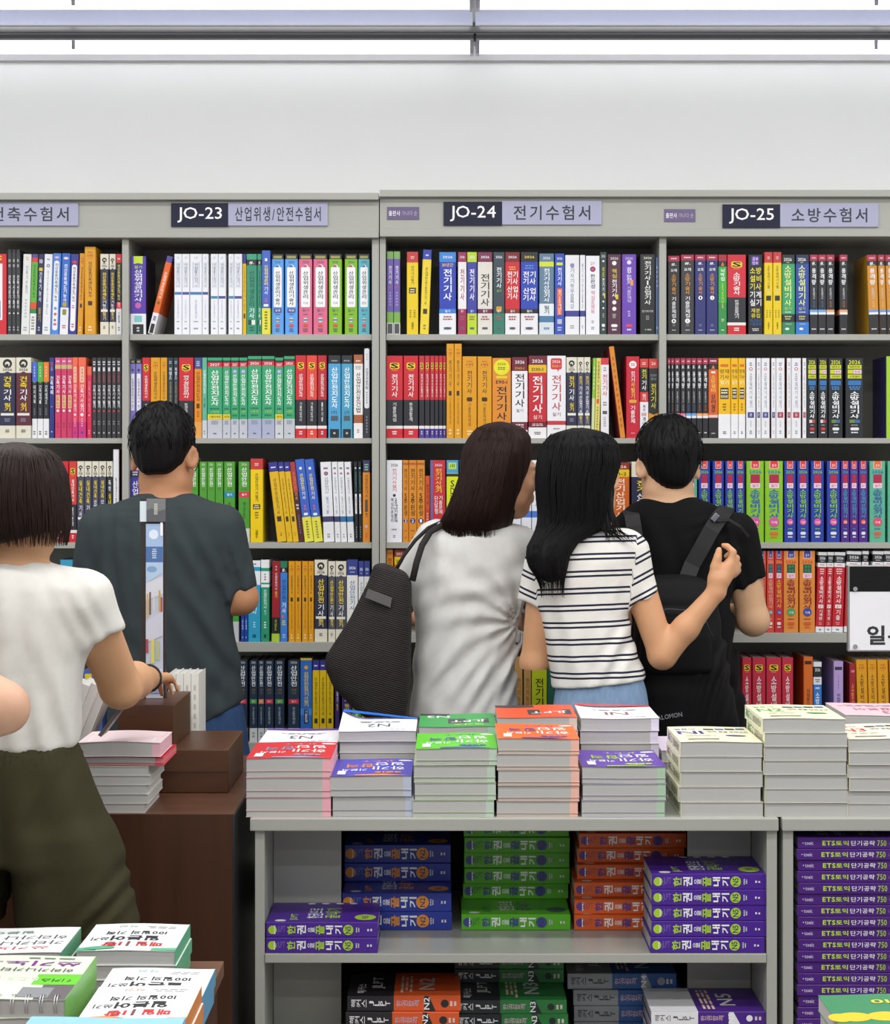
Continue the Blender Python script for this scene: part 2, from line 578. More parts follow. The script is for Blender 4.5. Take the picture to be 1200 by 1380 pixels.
# ---- spine designs: name -> (words for the label, base colour, side colour, items)
D = {}
def S_(key, desc, title, sub='', base='#c8232e', low='#26272e', foot='#c8232e', wlab='#f2f0ee', split=0.535):
    D[key] = (desc, base, None, [('b', split, .85, low), ('b', .85, .885, '#e6e2e0'), ('b', .885, 1, foot), ('r', .2, .8, .085, .16, '#f2d21c', .1),
        ('h', 'S', .5, .122, .5, .062, '#111', .03), ('d', .3, .7, .165, .185, '#f08a2a', 1), ('v', title, .5, .22, split - .03, .36, wlab)] +
        ([('v', sub, .5, split + .03, .8, .22, '#dcdcdc')] if sub else []) + [('d', .35, .65, .91, .96, '#f2f0ee', 2)])
def one(key, desc, title, c1='#f1d52a', n1=2, rest='#eeeef2', body='#2b2d49', tail='', tailc='#f1d52a', cream='#dfdac9'):
    it = [('b', .19, .845, body), ('c', .5, .075, .3, '#232427'), ('c', .5, .08, .16, cream), ('r', .38, .56, .08, .115, '#232427'), ('d', .25, .75, .115, .13, '#7a7668', 1),
          ('h', '2026', .5, .15, .6, .03, '#26262a'), ('q', ((.3, .19), (.5, .172), (.7, .19)), body)]
    z = .23; n = len(title); dz = min(.075, .46 / n)
    it.append(('v', title[:n1], .5, z, z + dz * n1, .48, c1)); z += dz * n1
    if title[n1:]: it.append(('v', title[n1:], .5, z + .01, z + .01 + dz * (n - n1), .48, rest)); z += .01 + dz * (n - n1)
    if tail: it.append(('v', tail, .5, z + .02, z + .02 + .055 * len(tail), .4, tailc))
    it += [('r', .08, .92, .69, .72, '#e4e2da'), ('d', .3, .7, .75, .8, '#8d8fa6', 2), ('d', .35, .65, .89, .93, '#55564e', 2)]
    D[key] = (desc, cream, None, it)
def flat(key, desc, base, title, tc, z0=.2, z1=.7, wf=.5, bands=(), extra=(), side=None):
    D[key] = (desc, base, side, list(bands) + ([('v', title, .5, z0, z1, wf, tc)] if title else []) + list(extra))
FOOT = lambda c: ('d', .25, .75, .9, .96, c, 2)
PEN = lambda c, z=.93: ('r', .25, .75, z - .018, z + .018, c, .12)

# top shelf
D['redpanel'] = ('red spine with a white panel', '#cf2733', None, [('r', .05, .8, .12, .82, W_), ('h', 'S', .5, .05, .6, .06, '#f2d21c', .03), ('r', .1, .7, .58, .8, '#2a6ea8')])
flat('wrapdark', 'thin dark shrink-wrapped spine with white title', '#36373b', '건축시공기술사', '#e8e8ea', .3, .7, .6, extra=[('d', .2, .8, .1, .22, '#a9abad', 2), ('c', .5, .75, .25, '#d8d4c4'), FOOT('#b5b5b8')])
flat('palegrey', 'pale grey spine with small outlined title', '#dfe2e0', '건축기사필기', '#7d8b93', .14, .5, .3, extra=[('d', .3, .7, .03, .08, '#d8a070', 2), ('d', .35, .65, .55, .8, '#b6bcc0', 6), FOOT('#9aa0a6')])
flat('greenleft', 'green and white spine with red stripe', '#5fae3f', '전산응용건축제도기능사', '#24402a', .13, .55, .42, bands=[('b', 0, .045, '#4d4a86'), ('b', .045, .1, '#d63a44'), ('b', .6, .68, '#d8532a'), ('b', .68, .74, '#2f8548'), ('b', .74, 1, '#e8e8e4')], extra=[('d', .2, .8, .77, .95, '#777', 5)])
flat('navythin', 'thin navy spine with yellow base lettering', '#252c52', '건축기능사', '#dfe3f2', .22, .6, .5, extra=[('r', .15, .85, .17, .21, '#e0c030'), ('h', '10', .5, .09, .6, .05, '#e8eaf4'), ('v', '필기', .5, .66, .85, .5, '#b59b3a'), FOOT('#c9cbd8')])
flat('whitesmall', 'white spine with a small round badge', '#e6e8ec', '전산응용건축제도', '#9aa6b4', .2, .75, .25, extra=[('c', .5, .145, .22, '#5b4a8a'), ('c', .5, .145, .12, '#e6e8ec'), ('d', .3, .7, .05, .08, '#5a86b4', 1), FOOT('#9aa0a8')])
flat('bluepill', 'blue spine with a white title pill', '#4a84d8', '', '', extra=[('r', .16, .84, .09, .95, '#e9ecf4', .3), ('c', .5, .05, .3, '#e9b8c8', .14), ('v', '전산응용건축제도기능사', .5, .12, .6, .4, '#333d56'), ('c', .5, .68, .2, '#6f95d0'), ('c', .5, .75, .2, '#d4606c'), ('d', .3, .7, .8, .9, '#c2525c', 2)])
flat('bluewhite', 'bright blue spine with white base', '#2d68c4', '전산응용제도기능사', '#f0f2f8', .13, .6, .42, bands=[('b', .67, 1, '#e6e8ee')], extra=[('c', .5, .06, .32, '#e8d4dc', .16), ('r', .25, .75, .6, .66, '#b09a40', .1), ('r', .25, .75, .69, .76, '#8a8a44', .1), ('d', .25, .75, .88, .93, '#c83a44', 2)])
flat('navypill', 'navy spine with a white title pill and red badge', '#33338c', '', '', extra=[('r', .16, .84, .13, .96, '#eceef4', .3), ('c', .5, .1, .3, '#d83a3a', .2), ('v', '전산응용건축제도기능사', .5, .16, .6, .38, '#333a50'), ('d', .3, .7, .63, .68, '#b86a9a', 2), ('d', .3, .7, .86, .92, '#d0404a', 2)])
def gold(key, desc, title, nm=0.62, long='', base='#dc9a14'):
    D[key] = (desc, base, None, [('d', .25, .75, .05, .075, '#b3671a', 1), ('h', '1위', .5, .1, .5, .035, '#b04c1a'), ('d', .35, .65, .125, .135, '#9c6a1a', 1), ('v', title, .5, .17, nm - .04, .34, '#3a2a12', .004),
        ('r', .3, .7, nm, nm + .05, '#3b2c16', .08)] + ([('v', long, .5, nm + .07, .85, .2, '#8a5c14', 0)] if long else []) + [('d', .3, .7, .9, .97, '#f2e2b0', 2)])
gold('goldA', 'golden yellow spine with dark title', '전산응용건축제도기능사')
gold('gold전기', 'golden yellow spine titled 전기기사', '전기기사', .5, '기출문제해설')
gold('gold산안', 'golden yellow spine titled 산업안전기사', '산업안전기사', .45, '필기기본서')
gold('gold위생', 'golden yellow spine titled 산업위생관리기사', '산업위생관리기사', .56)
gold('gold소방', 'golden yellow spine titled 소방설비기사', '소방설비기사', .7, '')
one('one전산', 'cream and navy spine with black ring logo', '전산응용건축제도기능사', n1=8, tail='필기')
flat('redblack', 'red and white spine with black middle', '#d0303c', '전산응용건축제도기능사', '#e8d64a', .13, .58, .5, bands=[('b', .11, .6, '#25262c'), ('b', .68, 1, '#e8e8ea')], extra=[('d', .25, .75, .04, .08, '#f0d0d4', 1), ('v', '필기', .5, .6, .67, .5, '#f4e0e2'), ('v', '기출문제', .5, .72, .86, .35, '#555'), FOOT('#888')])
flat('purple위생', 'thick purple spine with lime tab and white base', '#5135a2', '산업위생관리기사', '#eeeef6', .17, .58, .5, bands=[('b', .735, 1, '#e6e7ea')], extra=[('r', .2, .8, 0, .085, '#c9e034'), ('q', ((.2, .085), (.8, .085), (.8, .1), (.5, .088), (.2, .1)), '#c9e034'), ('h', '필기', .5, .14, .5, .04, '#b6d268'), ('c', .5, .63, .2, '#c062b0'), ('r', .25, .75, .76, .84, '#7ec3c8', .05), ('r', .14, .86, .87, .995, '#1e1f24'), ('d', .4, .6, .9, .97, '#e0e0e0', 2)], side='#23233a')
flat('orangelean', 'orange leaning book with white and black base', '#e0641f', '산업위생관리기사', '#fbe7d2', .2, .55, .5, bands=[('b', 0, .08, '#4d4590'), ('b', .73, 1, '#e8e6e8')], extra=[('c', .5, .6, .3, '#5a6a2a'), ('r', .15, .85, .87, .99, '#24242a'), ('r', .25, .75, .77, .83, '#8e8ab8')])
def whitew(key, c1='#4c7db4', z=.5, c2=None):
    D[key] = ('white shrink-wrapped spine with thin blue band', '#e8eaf0', None, [('r', 0, 1, z - .018, z + .016, c1), ('h', '2주', .5, .05, .35, .03, '#7aa6c8', 0), ('r', .22, .26, .1, .42, '#8ea2c0'), ('r', .74, .78, .1, .42, '#8ea2c0'),
        ('v', '위험물산업기사', .5, .11, .42, .3, '#6d7a92', 0), ('v', '무료동영상', .5, .57, .8, .2, '#a9aed0', 0), ('d', .3, .7, .83, .85, '#8a8f9c', 1), ('d', .3, .7, .91, .94, '#8a8f9c', 1)])
whitew('white1', '#3f77b4', .49); whitew('white2', '#4a4c9a', .49); whitew('white3', '#3f86a8', .54); whitew('white4', '#4a4c94', .54)
flat('yellowthin', 'thin yellow spine with navy top', '#e0b51c', '산업위생관리기사실기', '#6a5418', .15, .72, .4, bands=[('b', 0, .12, '#34357e')], extra=[('r', .2, .8, .74, .8, '#4a4020')])
flat('green위생', 'green spine titled 산업위생관리 기사', '#2f8f72', '산업위생관리', '#1d4a3e', .2, .66, .5, bands=[('b', 0, .07, '#38a07a'), ('b', .07, .14, '#24282a')], extra=[('h', '#.', .5, .11, .5, .04, '#f2f2f2'), ('v', '기사', .5, .67, .8, .5, '#eef4f0'), ('r', .5, .85, .82, .88, '#dfe8e4'), ('r', .15, .45, .82, .88, '#22443a'), FOOT('#1d5a48')])
flat('blueyellow위생', 'blue spine with yellow base and lettering', '#3f63c0', '산업위생관리', '#f0de4a', .17, .42, .46, bands=[('b', .69, 1, '#e3dc3e')], extra=[('h', '1', .5, .11, .3, .035, '#e8ecf8'), ('v', '기사', .5, .43, .53, .46, '#eef0fa'), ('d', .3, .7, .57, .62, '#d86a8a', 2), ('r', .2, .8, .64, .67, '#e8ecf8', .1), ('d', .3, .7, .72, .95, '#6a6a20', 7)])
def bay(key, desc, base, t2, top='#22242a', low='', z=.66):
    D[key] = (desc, base, None, [('b', 0, .065, top), ('r', .12, .88, .022, .055, '#9c9a54'), ('h', '2026', .5, .1, .5, .028, '#3c4a6a'), ('c', .5, .165, .22, '#e9eef4'), ('c', .46, .16, .16, '#3b6ea8' if base.startswith('#5') else '#c04a6a'),
        ('r', .14, .86, .165, z, '#eff0f2', .08), ('v', '산업위생관리' + ('기술사' if low else ''), .5, .21, z - (.02 if low else .1), .4, '#2c2d34'), ('h', t2 if not low else low, .5, z - .05 if not low else z + .04, .42, .035, '#4a4b54' if not low else '#e9eef4', .006)] +
        ([('r', .16, .84, z + .015, z + .07, '#4a4a9a', .08), ('h', low, .5, z + .042, .45, .03, '#e9ecf6')] if low else [('h', '필기', .5, z + .04, .5, .035, '#4a5a5a', .0)]) +
        [('d', .3, .7, .74, .76, '#54606a', 1), ('c', .5, .82, .19, '#c9cdd2'), ('r', .32, .68, .81, .83, '#6a7078'), ('r', .33, .67, .87, .905, '#d2503c', .05), ('d', .3, .7, .92, .97, '#5c5450', 2)])
bay('bayblue1', 'sky blue spine with white panel, first volume', '#5aa0e8', '', low='상권')
bay('bayblue2', 'sky blue spine with white panel, second volume', '#5aa0e8', '', low='하권')
bay('baypink', 'pink spine with white title panel', '#d9688c', '기사')
bay('baylime', 'lime green spine with white title panel', '#7fb81e', '기사')
bay('bayteal', 'teal spine with white title panel', '#58b0c0', '산업기사')
flat('purplegreen', 'purple and green shrink-wrapped spine titled 전기기사', '#6a58a8', '전기기사', '#eceaf4', .17, .4, .5, bands=[('b', 0, .09, '#7fae62'), ('b', .73, .86, '#7cae50'), ('b', .86, 1, '#d6d8da')], extra=[('r', .1, .9, .87, .99, '#4a4c50'), ('h', '실기', .5, .43, .5, .035, '#e05a5a'), ('d', .3, .7, .48, .66, '#a99ad0', 5)])
flat('yellowred', 'yellow spine with red top', '#e6c813', '전기기사필기', '#5a4c12', .17, .4, .26, bands=[('b', 0, .13, '#c03a38')], extra=[('d', .3, .7, .05, .09, '#f0c8c4', 2), ('r', .18, .82, .435, .505, '#2c2a22'), ('d', .25, .75, .445, .5, '#e8dc9a', 2), ('d', .2, .4, .7, .8, '#8a7a18', 4), ('d', .6, .8, .7, .8, '#8a7a18', 4), ('v', '김명규', .5, .85, .94, .2, '#4a4010')])
D['yellowred소'] = ('yellow spine with red top, 소방설비기사', D['yellowred'][1], None, [i if i[1] != '전기기사필기' else ('v', '소방설비기사필기', .5, .16, .48, .3, '#5a4c12') for i in D['yellowred'][3] if i[0] != 'r'] + [('r', .18, .82, .53, .59, '#2c2a22')])
D['yellowred산'] = ('thick yellow spine with red top', '#ecca10', None, [('b', 0, .13, '#c03a38'), ('d', .3, .7, .05, .09, '#f0c8c4', 2), ('v', '산업안전기사필기', .5, .17, .52, .26, '#4a4012'), ('r', .2, .8, .545, .605, '#2c2a22'), ('d', .25, .75, .55, .6, '#e8dc9a', 2), ('d', .35, .65, .63, .72, '#7a6a18', 3), ('v', '김명규', .5, .85, .95, .2, '#4a4010')])
flat('yellowblue', 'yellow spine with blue top, dark side cover', '#e9cf2e', '산업안전보건기사', '#54481a', .2, .66, .3, bands=[('b', 0, .115, '#2f42a8')], extra=[('d', .3, .7, .05, .08, '#e8ecf8', 1), ('r', .25, .75, .7, .76, '#3a3420'), ('d', .35, .65, .88, .95, '#8a7a2a', 2)], side='#20233f')
def sidae(key, desc, base, top, title, tc, pr, mid, low, topc='#e8eaf0', midc='#2b55b8', sub='필기', lay=None):
    it = [('b', 0, .12, top), ('b', .69, .745, midc), ('b', .745, 1, low), ('h', '2026', .5, .06, .6, .03, topc)]
    if pr: it.append(('h', pr, .5, .155, .7, .045, '#e9c64a'))
    it += lay or [('v', title, .5, .2, .59, .5, tc)]
    if mid: it.append(('h', mid, .5, .645, .5, .035, tc))
    it += [('h', sub, .5, .717, .3, .032, '#f0eee8'), ('d', .2, .8, .77, .83, '#a05858', 2), ('d', .25, .75, .9, .95, '#707078', 1), ('c', .5, .925, .18, '#55565c', .08)]
    D[key] = (desc, base, None, it)
sidae('sd30', 'royal blue spine with white 전기기사 and white base', '#2a3fae', '#3a86d8', '전기기사', '#f2f4fa', '30년간', '', '#e6e8ee', midc='#3a80d0')
sidae('sdwhite', 'white and maroon spine with 전기기사 title', '#e9e6e8', '#9a2a5a', '전기기사', '#9a2a55', '', '', '#9a2456', midc='#9a2456', sub='필기')
sidae('sdlime', 'blue spine with lime top and base', '#3b3f9e', '#b9d62a', '전기기사', '#eef0f6', '', '', '#b9d62a', midc='#3b3f9e')
sidae('sdcream', 'cream spine with maroon bands and black 전기기사', '#dcd8d0', '#7a2850', '전기기사', '#26262a', '', '', '#dcd8d0', midc='#6a2448', lay=[('v', '전기기사', .5, .26, .66, .6, '#26262a')])
sidae('sdgreen', 'dark slate spine with green base', '#35454e', '#35454e', '전기기사', '#e8eef0', '', '', '#2a7a66', midc='#35454e', lay=[('v', '전기기사', .5, .18, .44, .45, '#e8eef0'), ('h', '실기', .5, .47, .4, .03, '#9ac83a'), ('r', .25, .75, .66, .72, '#c89a3a')])
sidae('sdred', 'red spine with white stacked title and white base', '#c82430', '#7a1c22', '', '#f4f0f0', '', '', '#e8e6ea', midc='#7a3020', lay=[('h', '전기', .5, .27, .75, .075, '#f6f2f2'), ('h', '기사', .5, .355, .75, .075, '#f6f2f2'), ('h', '산업', .5, .45, .75, .075, '#f6f2f2'), ('h', '기사', .5, .535, .75, .075, '#f6f2f2'), ('d', .2, .8, .17, .22, '#f0a85a', 2)])
sidae('sdnavy', 'black and blue spine with white stacked title', '#2a44b0', '#23242a', '', '#f4f4f8', '', '', '#e6e6ec', topc='#e0d24a', midc='#1d1e26', lay=[('h', '전기', .5, .27, .75, .075, '#f4f4fa'), ('h', '기사', .5, .355, .75, .075, '#f4f4fa'), ('h', '산업', .5, .47, .75, .075, '#f4f4fa'), ('h', '기사', .5, .555, .75, .075, '#f4f4fa'), ('d', .2, .8, .15, .21, '#5a8ad8', 2)])
flat('water', 'grey blue spine with sea photo print', '#5f7d96', '전기기사산업기사', '#eef2f4', .18, .6, .4, bands=[('b', .1, .16, '#d2dc3a'), ('b', .62, .77, '#dfe6ea'), ('b', .77, .85, '#4a7aa0'), ('b', .85, 1, '#cfdae2')], extra=[('h', '2026', .5, .055, .5, .03, '#e8eef4'), ('v', '필기', .5, .64, .75, .35, '#4a5058'), ('d', .25, .75, .9, .95, '#6a8aa4', 1)])
flat('bluebox', 'narrow blue spine with orange box', '#2f50b8', '전기기사', '#f0f2f8', .17, .4, .45, extra=[('r', .15, .85, .11, .145, '#d8dc3a', .06), ('h', '2026', .5, .06, .6, .03, '#e6e8f4'), ('r', .2, .8, .43, .76, '#d8603a', .05), ('v', '실기20개년도', .5, .44, .75, .35, '#f6e2c8'), ('r', .25, .75, .81, .87, '#b8bcd0'), FOOT('#c8cce0')])
flat('whitenavy', 'white shrink-wrapped spine with navy band', '#e6e7ec', '전기자기학무료특강', '#7b7f96', .1, .68, .3, bands=[('b', .7, .775, '#3d3f8e')], extra=[('c', .5, .13, .16, '#8a86b8'), ('d', .35, .65, .88, .93, '#8c8c94', 2)])
flat('whiteround', 'plain white spine with round badge and pink subtitle', '#eaebf0', '', '', extra=[('h', 'DY', .5, .1, .3, .04, '#d0506a'), ('c', .5, .17, .21, '#3d3d78'), ('c', .5, .17, .13, '#d64a5a'), ('v', '한완성', .5, .23, .42, .36, '#4a4c58'), ('v', '핵심포켓북', .5, .44, .74, .3, '#d89aac'), ('d', .4, .6, .82, .86, '#888', 2), ('d', .38, .62, .9, .94, '#888', 2)])
def coz(key, desc, base, t1):
    D[key] = (desc, base, None, [('h', '2026', .5, .05, .6, .03, '#d8d8dc'), ('c', .5, .11, .17, '#ececee'), ('v', t1, .5, .18, .3, .36, '#d0c23a'), ('v', '전기기사', .5, .31, .54, .36, '#f0f0f2'), ('r', .62, .8, .5, .56, '#d8c030'), ('c', .5, .6, .16, '#e6e6e8'), ('c', .5, .68, .16, '#e6e6e8'), ('d', .35, .65, .74, .8, '#b8b8bc', 3), PEN('#e8e8ea', .89), ('d', .28, .72, .92, .96, '#d8d8dc', 1)])
coz('cozgreen', 'dark green spine with white title and round marks', '#2c3f3c', '회로')
coz('cozmaroon', 'dark maroon spine with white title and round marks', '#51283c', '핵심')
flat('purple전기', 'purple spine with slanted white title', '#6a42b0', '꿈꾸는전기', '#eeeaf6', .16, .38, .36, extra=[('h', '2026', .5, .05, .55, .03, '#cfc4e6'), ('c', .5, .1, .16, '#e2dcf0'), ('r', .58, .8, .32, .39, '#e09a3a'), ('v', '기출문제집', .5, .4, .6, .3, '#c8bce4'), ('d', .4, .6, .7, .78, '#cabfe6', 3), PEN('#d8405a', .89), ('d', .3, .7, .92, .96, '#d8cfee', 1)])
flat('black전산', 'black spine titled 전기기사 산업기사', '#232427', '전기기사|산업기사', '#e9e9ea', .08, .63, .42, extra=[('h', '2026', .5, .045, .55, .028, '#e0e0d0'), ('h', '전기자기학', .5, .71, .8, .03, '#c8c8c4'), ('d', .38, .62, .76, .82, '#9a9a9c', 3), ('r', .3, .4, .93, .95, '#4aa85a'), ('d', .42, .8, .925, .955, '#b8b8b8', 1)])
flat('bluenarrow', 'narrow grey blue spine beside the upright', '#5a6f9c', '', '', extra=[('d', .2, .8, .1, .4, '#b8c2da', 5), ('r', .3, .7, .9, .93, '#c8d0e2')])
def yohae(key, desc, base, no, top='#a32a48', tail='기술문제집'):
    D[key] = (desc, base, None, [('b', 0, .07, top), ('d', .2, .8, .02, .05, '#e8c8d0', 1), ('h', '#.', .5, .11, .42, .035, '#f2f2f2'), ('h', '요해', .5, .185, .55, .04, '#e8e8ea'), ('v', '소방기술사', .5, .23, .5, .38, '#c98f3a')] + ([('v', tail, .5, .52, .79, .36, '#e4e4e8')] if tail else []) +
        [('c', .5, .83 if tail else .54, .2, '#f0f0f0'), ('h', no, .5, .83 if tail else .54, .12, .03, '#333')] + [('d', .35, .65, .87, .9, '#8c8c94', 2), ('d', .28, .72, .935, .955, '#c4c4c8', 1)])
yohae('yoblack', 'black spine with crimson top and gold title', '#29282c', '1'); yohae('yoblack2', 'dark grey spine with crimson top and gold title', '#37363a', '2')
yohae('yoblue1', 'navy spine with crimson top, numbered one', '#2c3270', '1', tail=''); yohae('yoblue2', 'navy spine with crimson top, numbered two', '#2c3270', '2', tail='')
flat('green뇌박', 'green spine with orange mark and white title', '#2f8c46', '뇌박집', '#f2f4f2', .17, .33, .5, bands=[('b', 0, .08, '#a32a3c'), ('b', .08, .15, '#26262a'), ('b', .15, .6, '#34a83e')], extra=[('q', ((.3, .14), (.5, .09), (.7, .14)), '#e0763a'), ('v', '소방기술사핵심요약', .5, .35, .68, .24, '#d6d83a'), ('d', .3, .7, .8, .84, '#c8e0c8', 2), ('d', .25, .75, .935, .955, '#e0eee0', 1)])
S_('S소방기술', 'thick red spine with yellow S mark, 소방기술사', '소방기술사', '한권으로끝내기', base='#cc2438')
flat('black재분', 'black spine with large yellow and white title', '#1d1f2a', '', '', extra=[('r', .2, .75, .02, .13, '#6a3ea8', .04), ('h', '공부', .48, .055, .42, .04, '#e8e0f4'), ('h', '인수', .48, .105, .42, .04, '#e8e0f4')] +
     [('h', s, .5, .2 + .1 * i, .82, .085, c) for i, (s, c) in enumerate((('소방', '#e8da34'), ('설비', '#e8da34'), ('기사', '#e8da34'), ('기계', '#f0f0f2'), ('실기', '#f0f0f2')))] + [('h', '재분', .5, .7, .65, .055, '#d6c63a'), ('h', '류집', .5, .765, .65, .055, '#d6c63a'), ('h', '최근13년', .5, .825, .8, .04, '#3c6aa8', 0), ('h', '기출문제', .5, .87, .8, .04, '#3c6aa8', 0), ('d', .2, .8, .92, .96, '#d0d0d4', 2)])
def sobang(key, desc, base, top, foot, sub):
    D[key] = (desc, base, None, [('b', 0, .115, top), ('b', .745, .845, top), ('b', .845, 1, foot), ('h', '2026', .45, .06, .62, .04, '#eef0e6'), ('d', .3, .6, .09, .105, '#c8cc4a', 1), ('v', '소방설비기사', .46, .13, .645, .52, '#e6ec8a'), ('h', sub, .45, .675, .5, .04, '#d0d858', .0), ('d', .2, .75, .71, .73, '#dfe6e0', 1), ('d', .2, .75, .76, .82, '#c0c078', 2), ('d', .25, .75, .865, .875, '#dfeae4', 1), ('c', .4, .93, .17, '#dfe8e8', .1)])
sobang('sbgreen', 'green spine titled 소방설비기사 필기, dark bands', '#38a068', '#1d2a30', '#2f8458', '필기')
sobang('sbblue', 'blue spine titled 소방설비기사 실기, dark bands', '#2a4a9e', '#1f2a52', '#2f78c8', '실기')
def yong(key, desc, band, base='#25252a', top='#a8304c', t2='#3a76b8', body=None, side=None):
    it = [('b', 0, .075, top), ('b', .69, .75, band), ('d', .2, .8, .025, .055, '#e4bcc6', 1), ('h', '#.', .5, .11, .5, .045, '#f2f2f2'), ('v', '용격량', .5, .165, .38, .55, '#eceef0', .02), ('v', '소방설비기사', .5, .41, .56, .26, '#cfcfd4'), ('v', '전기편', .5, .58, .66, .24, t2), ('r', 0, 1, .722, .75, '#e6e8ee'), ('d', .15, .85, .92, .945, '#d8d8da', 1)]
    if body: it = [('b', .135, .69, body), ('b', .14, .69, body)] + it
    D[key] = (desc, base, side, it)
yong('ybblue', 'slim black spine with crimson top and blue band', '#6aa6e2'); yong('yborange', 'slim black spine with crimson top and orange band', '#eda468', t2='#c8703a')
yong('ybpink', 'slim black spine with crimson top and pink band', '#e27a96', t2='#b8b8bc')
yong('ybmust', 'mustard spine with crimson top and black base', '#5e9ad8', body='#cc8a2a', side='#b98a1c', t2='#e8c88a')

# second shelf
one('one건축필', 'thick cream and navy spine titled 건축기사 필기', '건축기사', tail='필기'); one('one건축실', 'thick cream and maroon spine titled 건축기사 실기', '건축기사', body='#5d2734', tail='실기')
def thin3(key, desc, top, t): flat(key, desc, '#23282e', t, '#d4d8da', .3, .55, .5, bands=[('b', 0, .26, top), ('b', .745, 1, '#e8e9ec')], extra=[('d', .4, .6, .05, .2, '#e8e8ea', 4), ('c', .5, .265, .2, '#8a8a44'), ('d', .35, .65, .6, .7, '#8a8e92', 5), FOOT('#555')])
thin3('t3blue', 'slim dark spine with blue top and white base', '#4a6ad0', '대지계획'); thin3('t3green', 'slim dark spine with green top and white base', '#52b048', '건축설계1'); thin3('t3orange', 'slim dark spine with orange top and white base', '#e6802c', '건축설계2')
flat('navy계획', 'narrow navy spine titled 건축계획', '#29347e', '건축계획', '#eef0f6', .23, .46, .7, extra=[('d', .2, .8, .05, .1, '#d8506a', 2), ('v', '7급', .5, .11, .16, .5, '#b8c0e0'), ('d', .3, .7, .6, .62, '#aab2d8', 1), ('c', .5, .92, .16, '#c8cce4')])
flat('pink건축', 'pink spine with cream title box, 건축기사', '#c93a66', '건축기사', '#f6e6ec', .22, .45, .6, bands=[('b', 0, .09, '#d05a86'), ('b', .09, .14, '#c8b47a')], extra=[('d', .15, .85, .03, .06, '#f4d8e2', 1), ('r', .2, .85, .465, .63, '#e6c688', .08), ('v', '5주완성', .5, .475, .62, .4, '#8a4a2a'), ('c', .5, .66, .25, '#f0e6e8'), ('d', .3, .7, .8, .88, '#a82a54', 2)])
D['coral건축'] = ('coral to magenta spine titled 건축기사실기', '#e0486a', None, [('b', 0, .1, '#ea6a4a'), ('b', .1, .4, '#e85a56'), ('b', .4, .62, '#e04a62'), ('b', .8, 1, '#c8307a'), ('r', .2, .8, .115, .31, '#f0c4a8', .1), ('v', '완벽대비', .5, .13, .3, .3, '#b8583a'), ('v', '건축기사실기', .5, .33, .68, .48, '#fbe8e6'), ('c', .5, .71, .24, '#f4e0e0'), ('d', .35, .65, .75, .86, '#f0b8cc', 4), ('c', .5, .93, .16, '#5a3a9a')])
flat('redshort', 'short narrow red spine', '#d02c50', '건축기사실기', '#e88a9a', .2, .65, .5, bands=[('b', 0, .12, '#e0684a')], extra=[('c', .5, .68, .22, '#e8a8b4'), ('d', .35, .65, .88, .95, '#f0c8d0', 2)])
flat('black건축', 'slim black spine with red numbered dot, 건축기사 필기', '#333439', '건축기사', '#e6e6e8', .34, .52, .62, extra=[('d', .15, .85, .04, .1, '#d8d8da', 2), ('r', .25, .75, .12, .17, '#d8d8da'), ('v', '드림팀', .5, .18, .31, .34, '#c05a5a'), ('v', '필기', .5, .53, .63, .62, '#f0f0f0'), ('c', .5, .665, .24, '#d8463a'), ('d', .2, .8, .78, .84, '#8a8a8e', 2), ('c', .5, .935, .2, '#c0b8b8')])
flat('lilac', 'lilac spine with white title panel', '#7f78c0', '', '', bands=[('b', 0, .06, '#2c2e44')], extra=[('r', .2, .8, .02, .045, '#9c9a54'), ('c', .5, .14, .26, '#3a3560'), ('r', .14, .86, .185, .65, '#ebebf2', .1), ('v', '산업위생관리기사', .5, .24, .56, .4, '#2c2d38'), ('v', '실기', .5, .57, .64, .35, '#6a6a9a'), PEN('#d0508a', .9)])
S_('S위생', 'red spine with yellow S mark and black base', '산업위생관리기사', '필기'); S_('S연구', 'thick red spine with yellow S mark, black base', '연구실안전관리사', '한권으로끝내기')
flat('darkteal', 'slim dark slate spine with white title', '#24333e', '피뎁스', '#e6eaec', .12, .27, .5, extra=[('d', .2, .8, .04, .08, '#b8c0c4', 2), ('v', '산업위생관리', .5, .29, .62, .36, '#a8925a'), FOOT('#90989c')])
flat('orange지도', 'orange spine with blue top, 산업 지도사', '#e08a1a', '산업안전지도사', '#4a3210', .17, .55, .5, bands=[('b', 0, .14, '#3a4a86')], extra=[('d', .2, .8, .04, .11, '#c8d0e4', 3), ('r', .28, .72, .57, .63, '#4a3a1a'), ('d', .3, .7, .66, .74, '#8a5c1c', 3), ('b', .8, 1, '#e0a054')])
flat('greenthin', 'thin pale green spine titled 지도사', '#5fb096', '산업안전지도사', '#eaf4f0', .15, .45, .55, bands=[('b', .78, 1, '#c8ced4')], extra=[('v', '기출', .5, .5, .62, .5, '#2c6a54'), FOOT('#8a9098')])
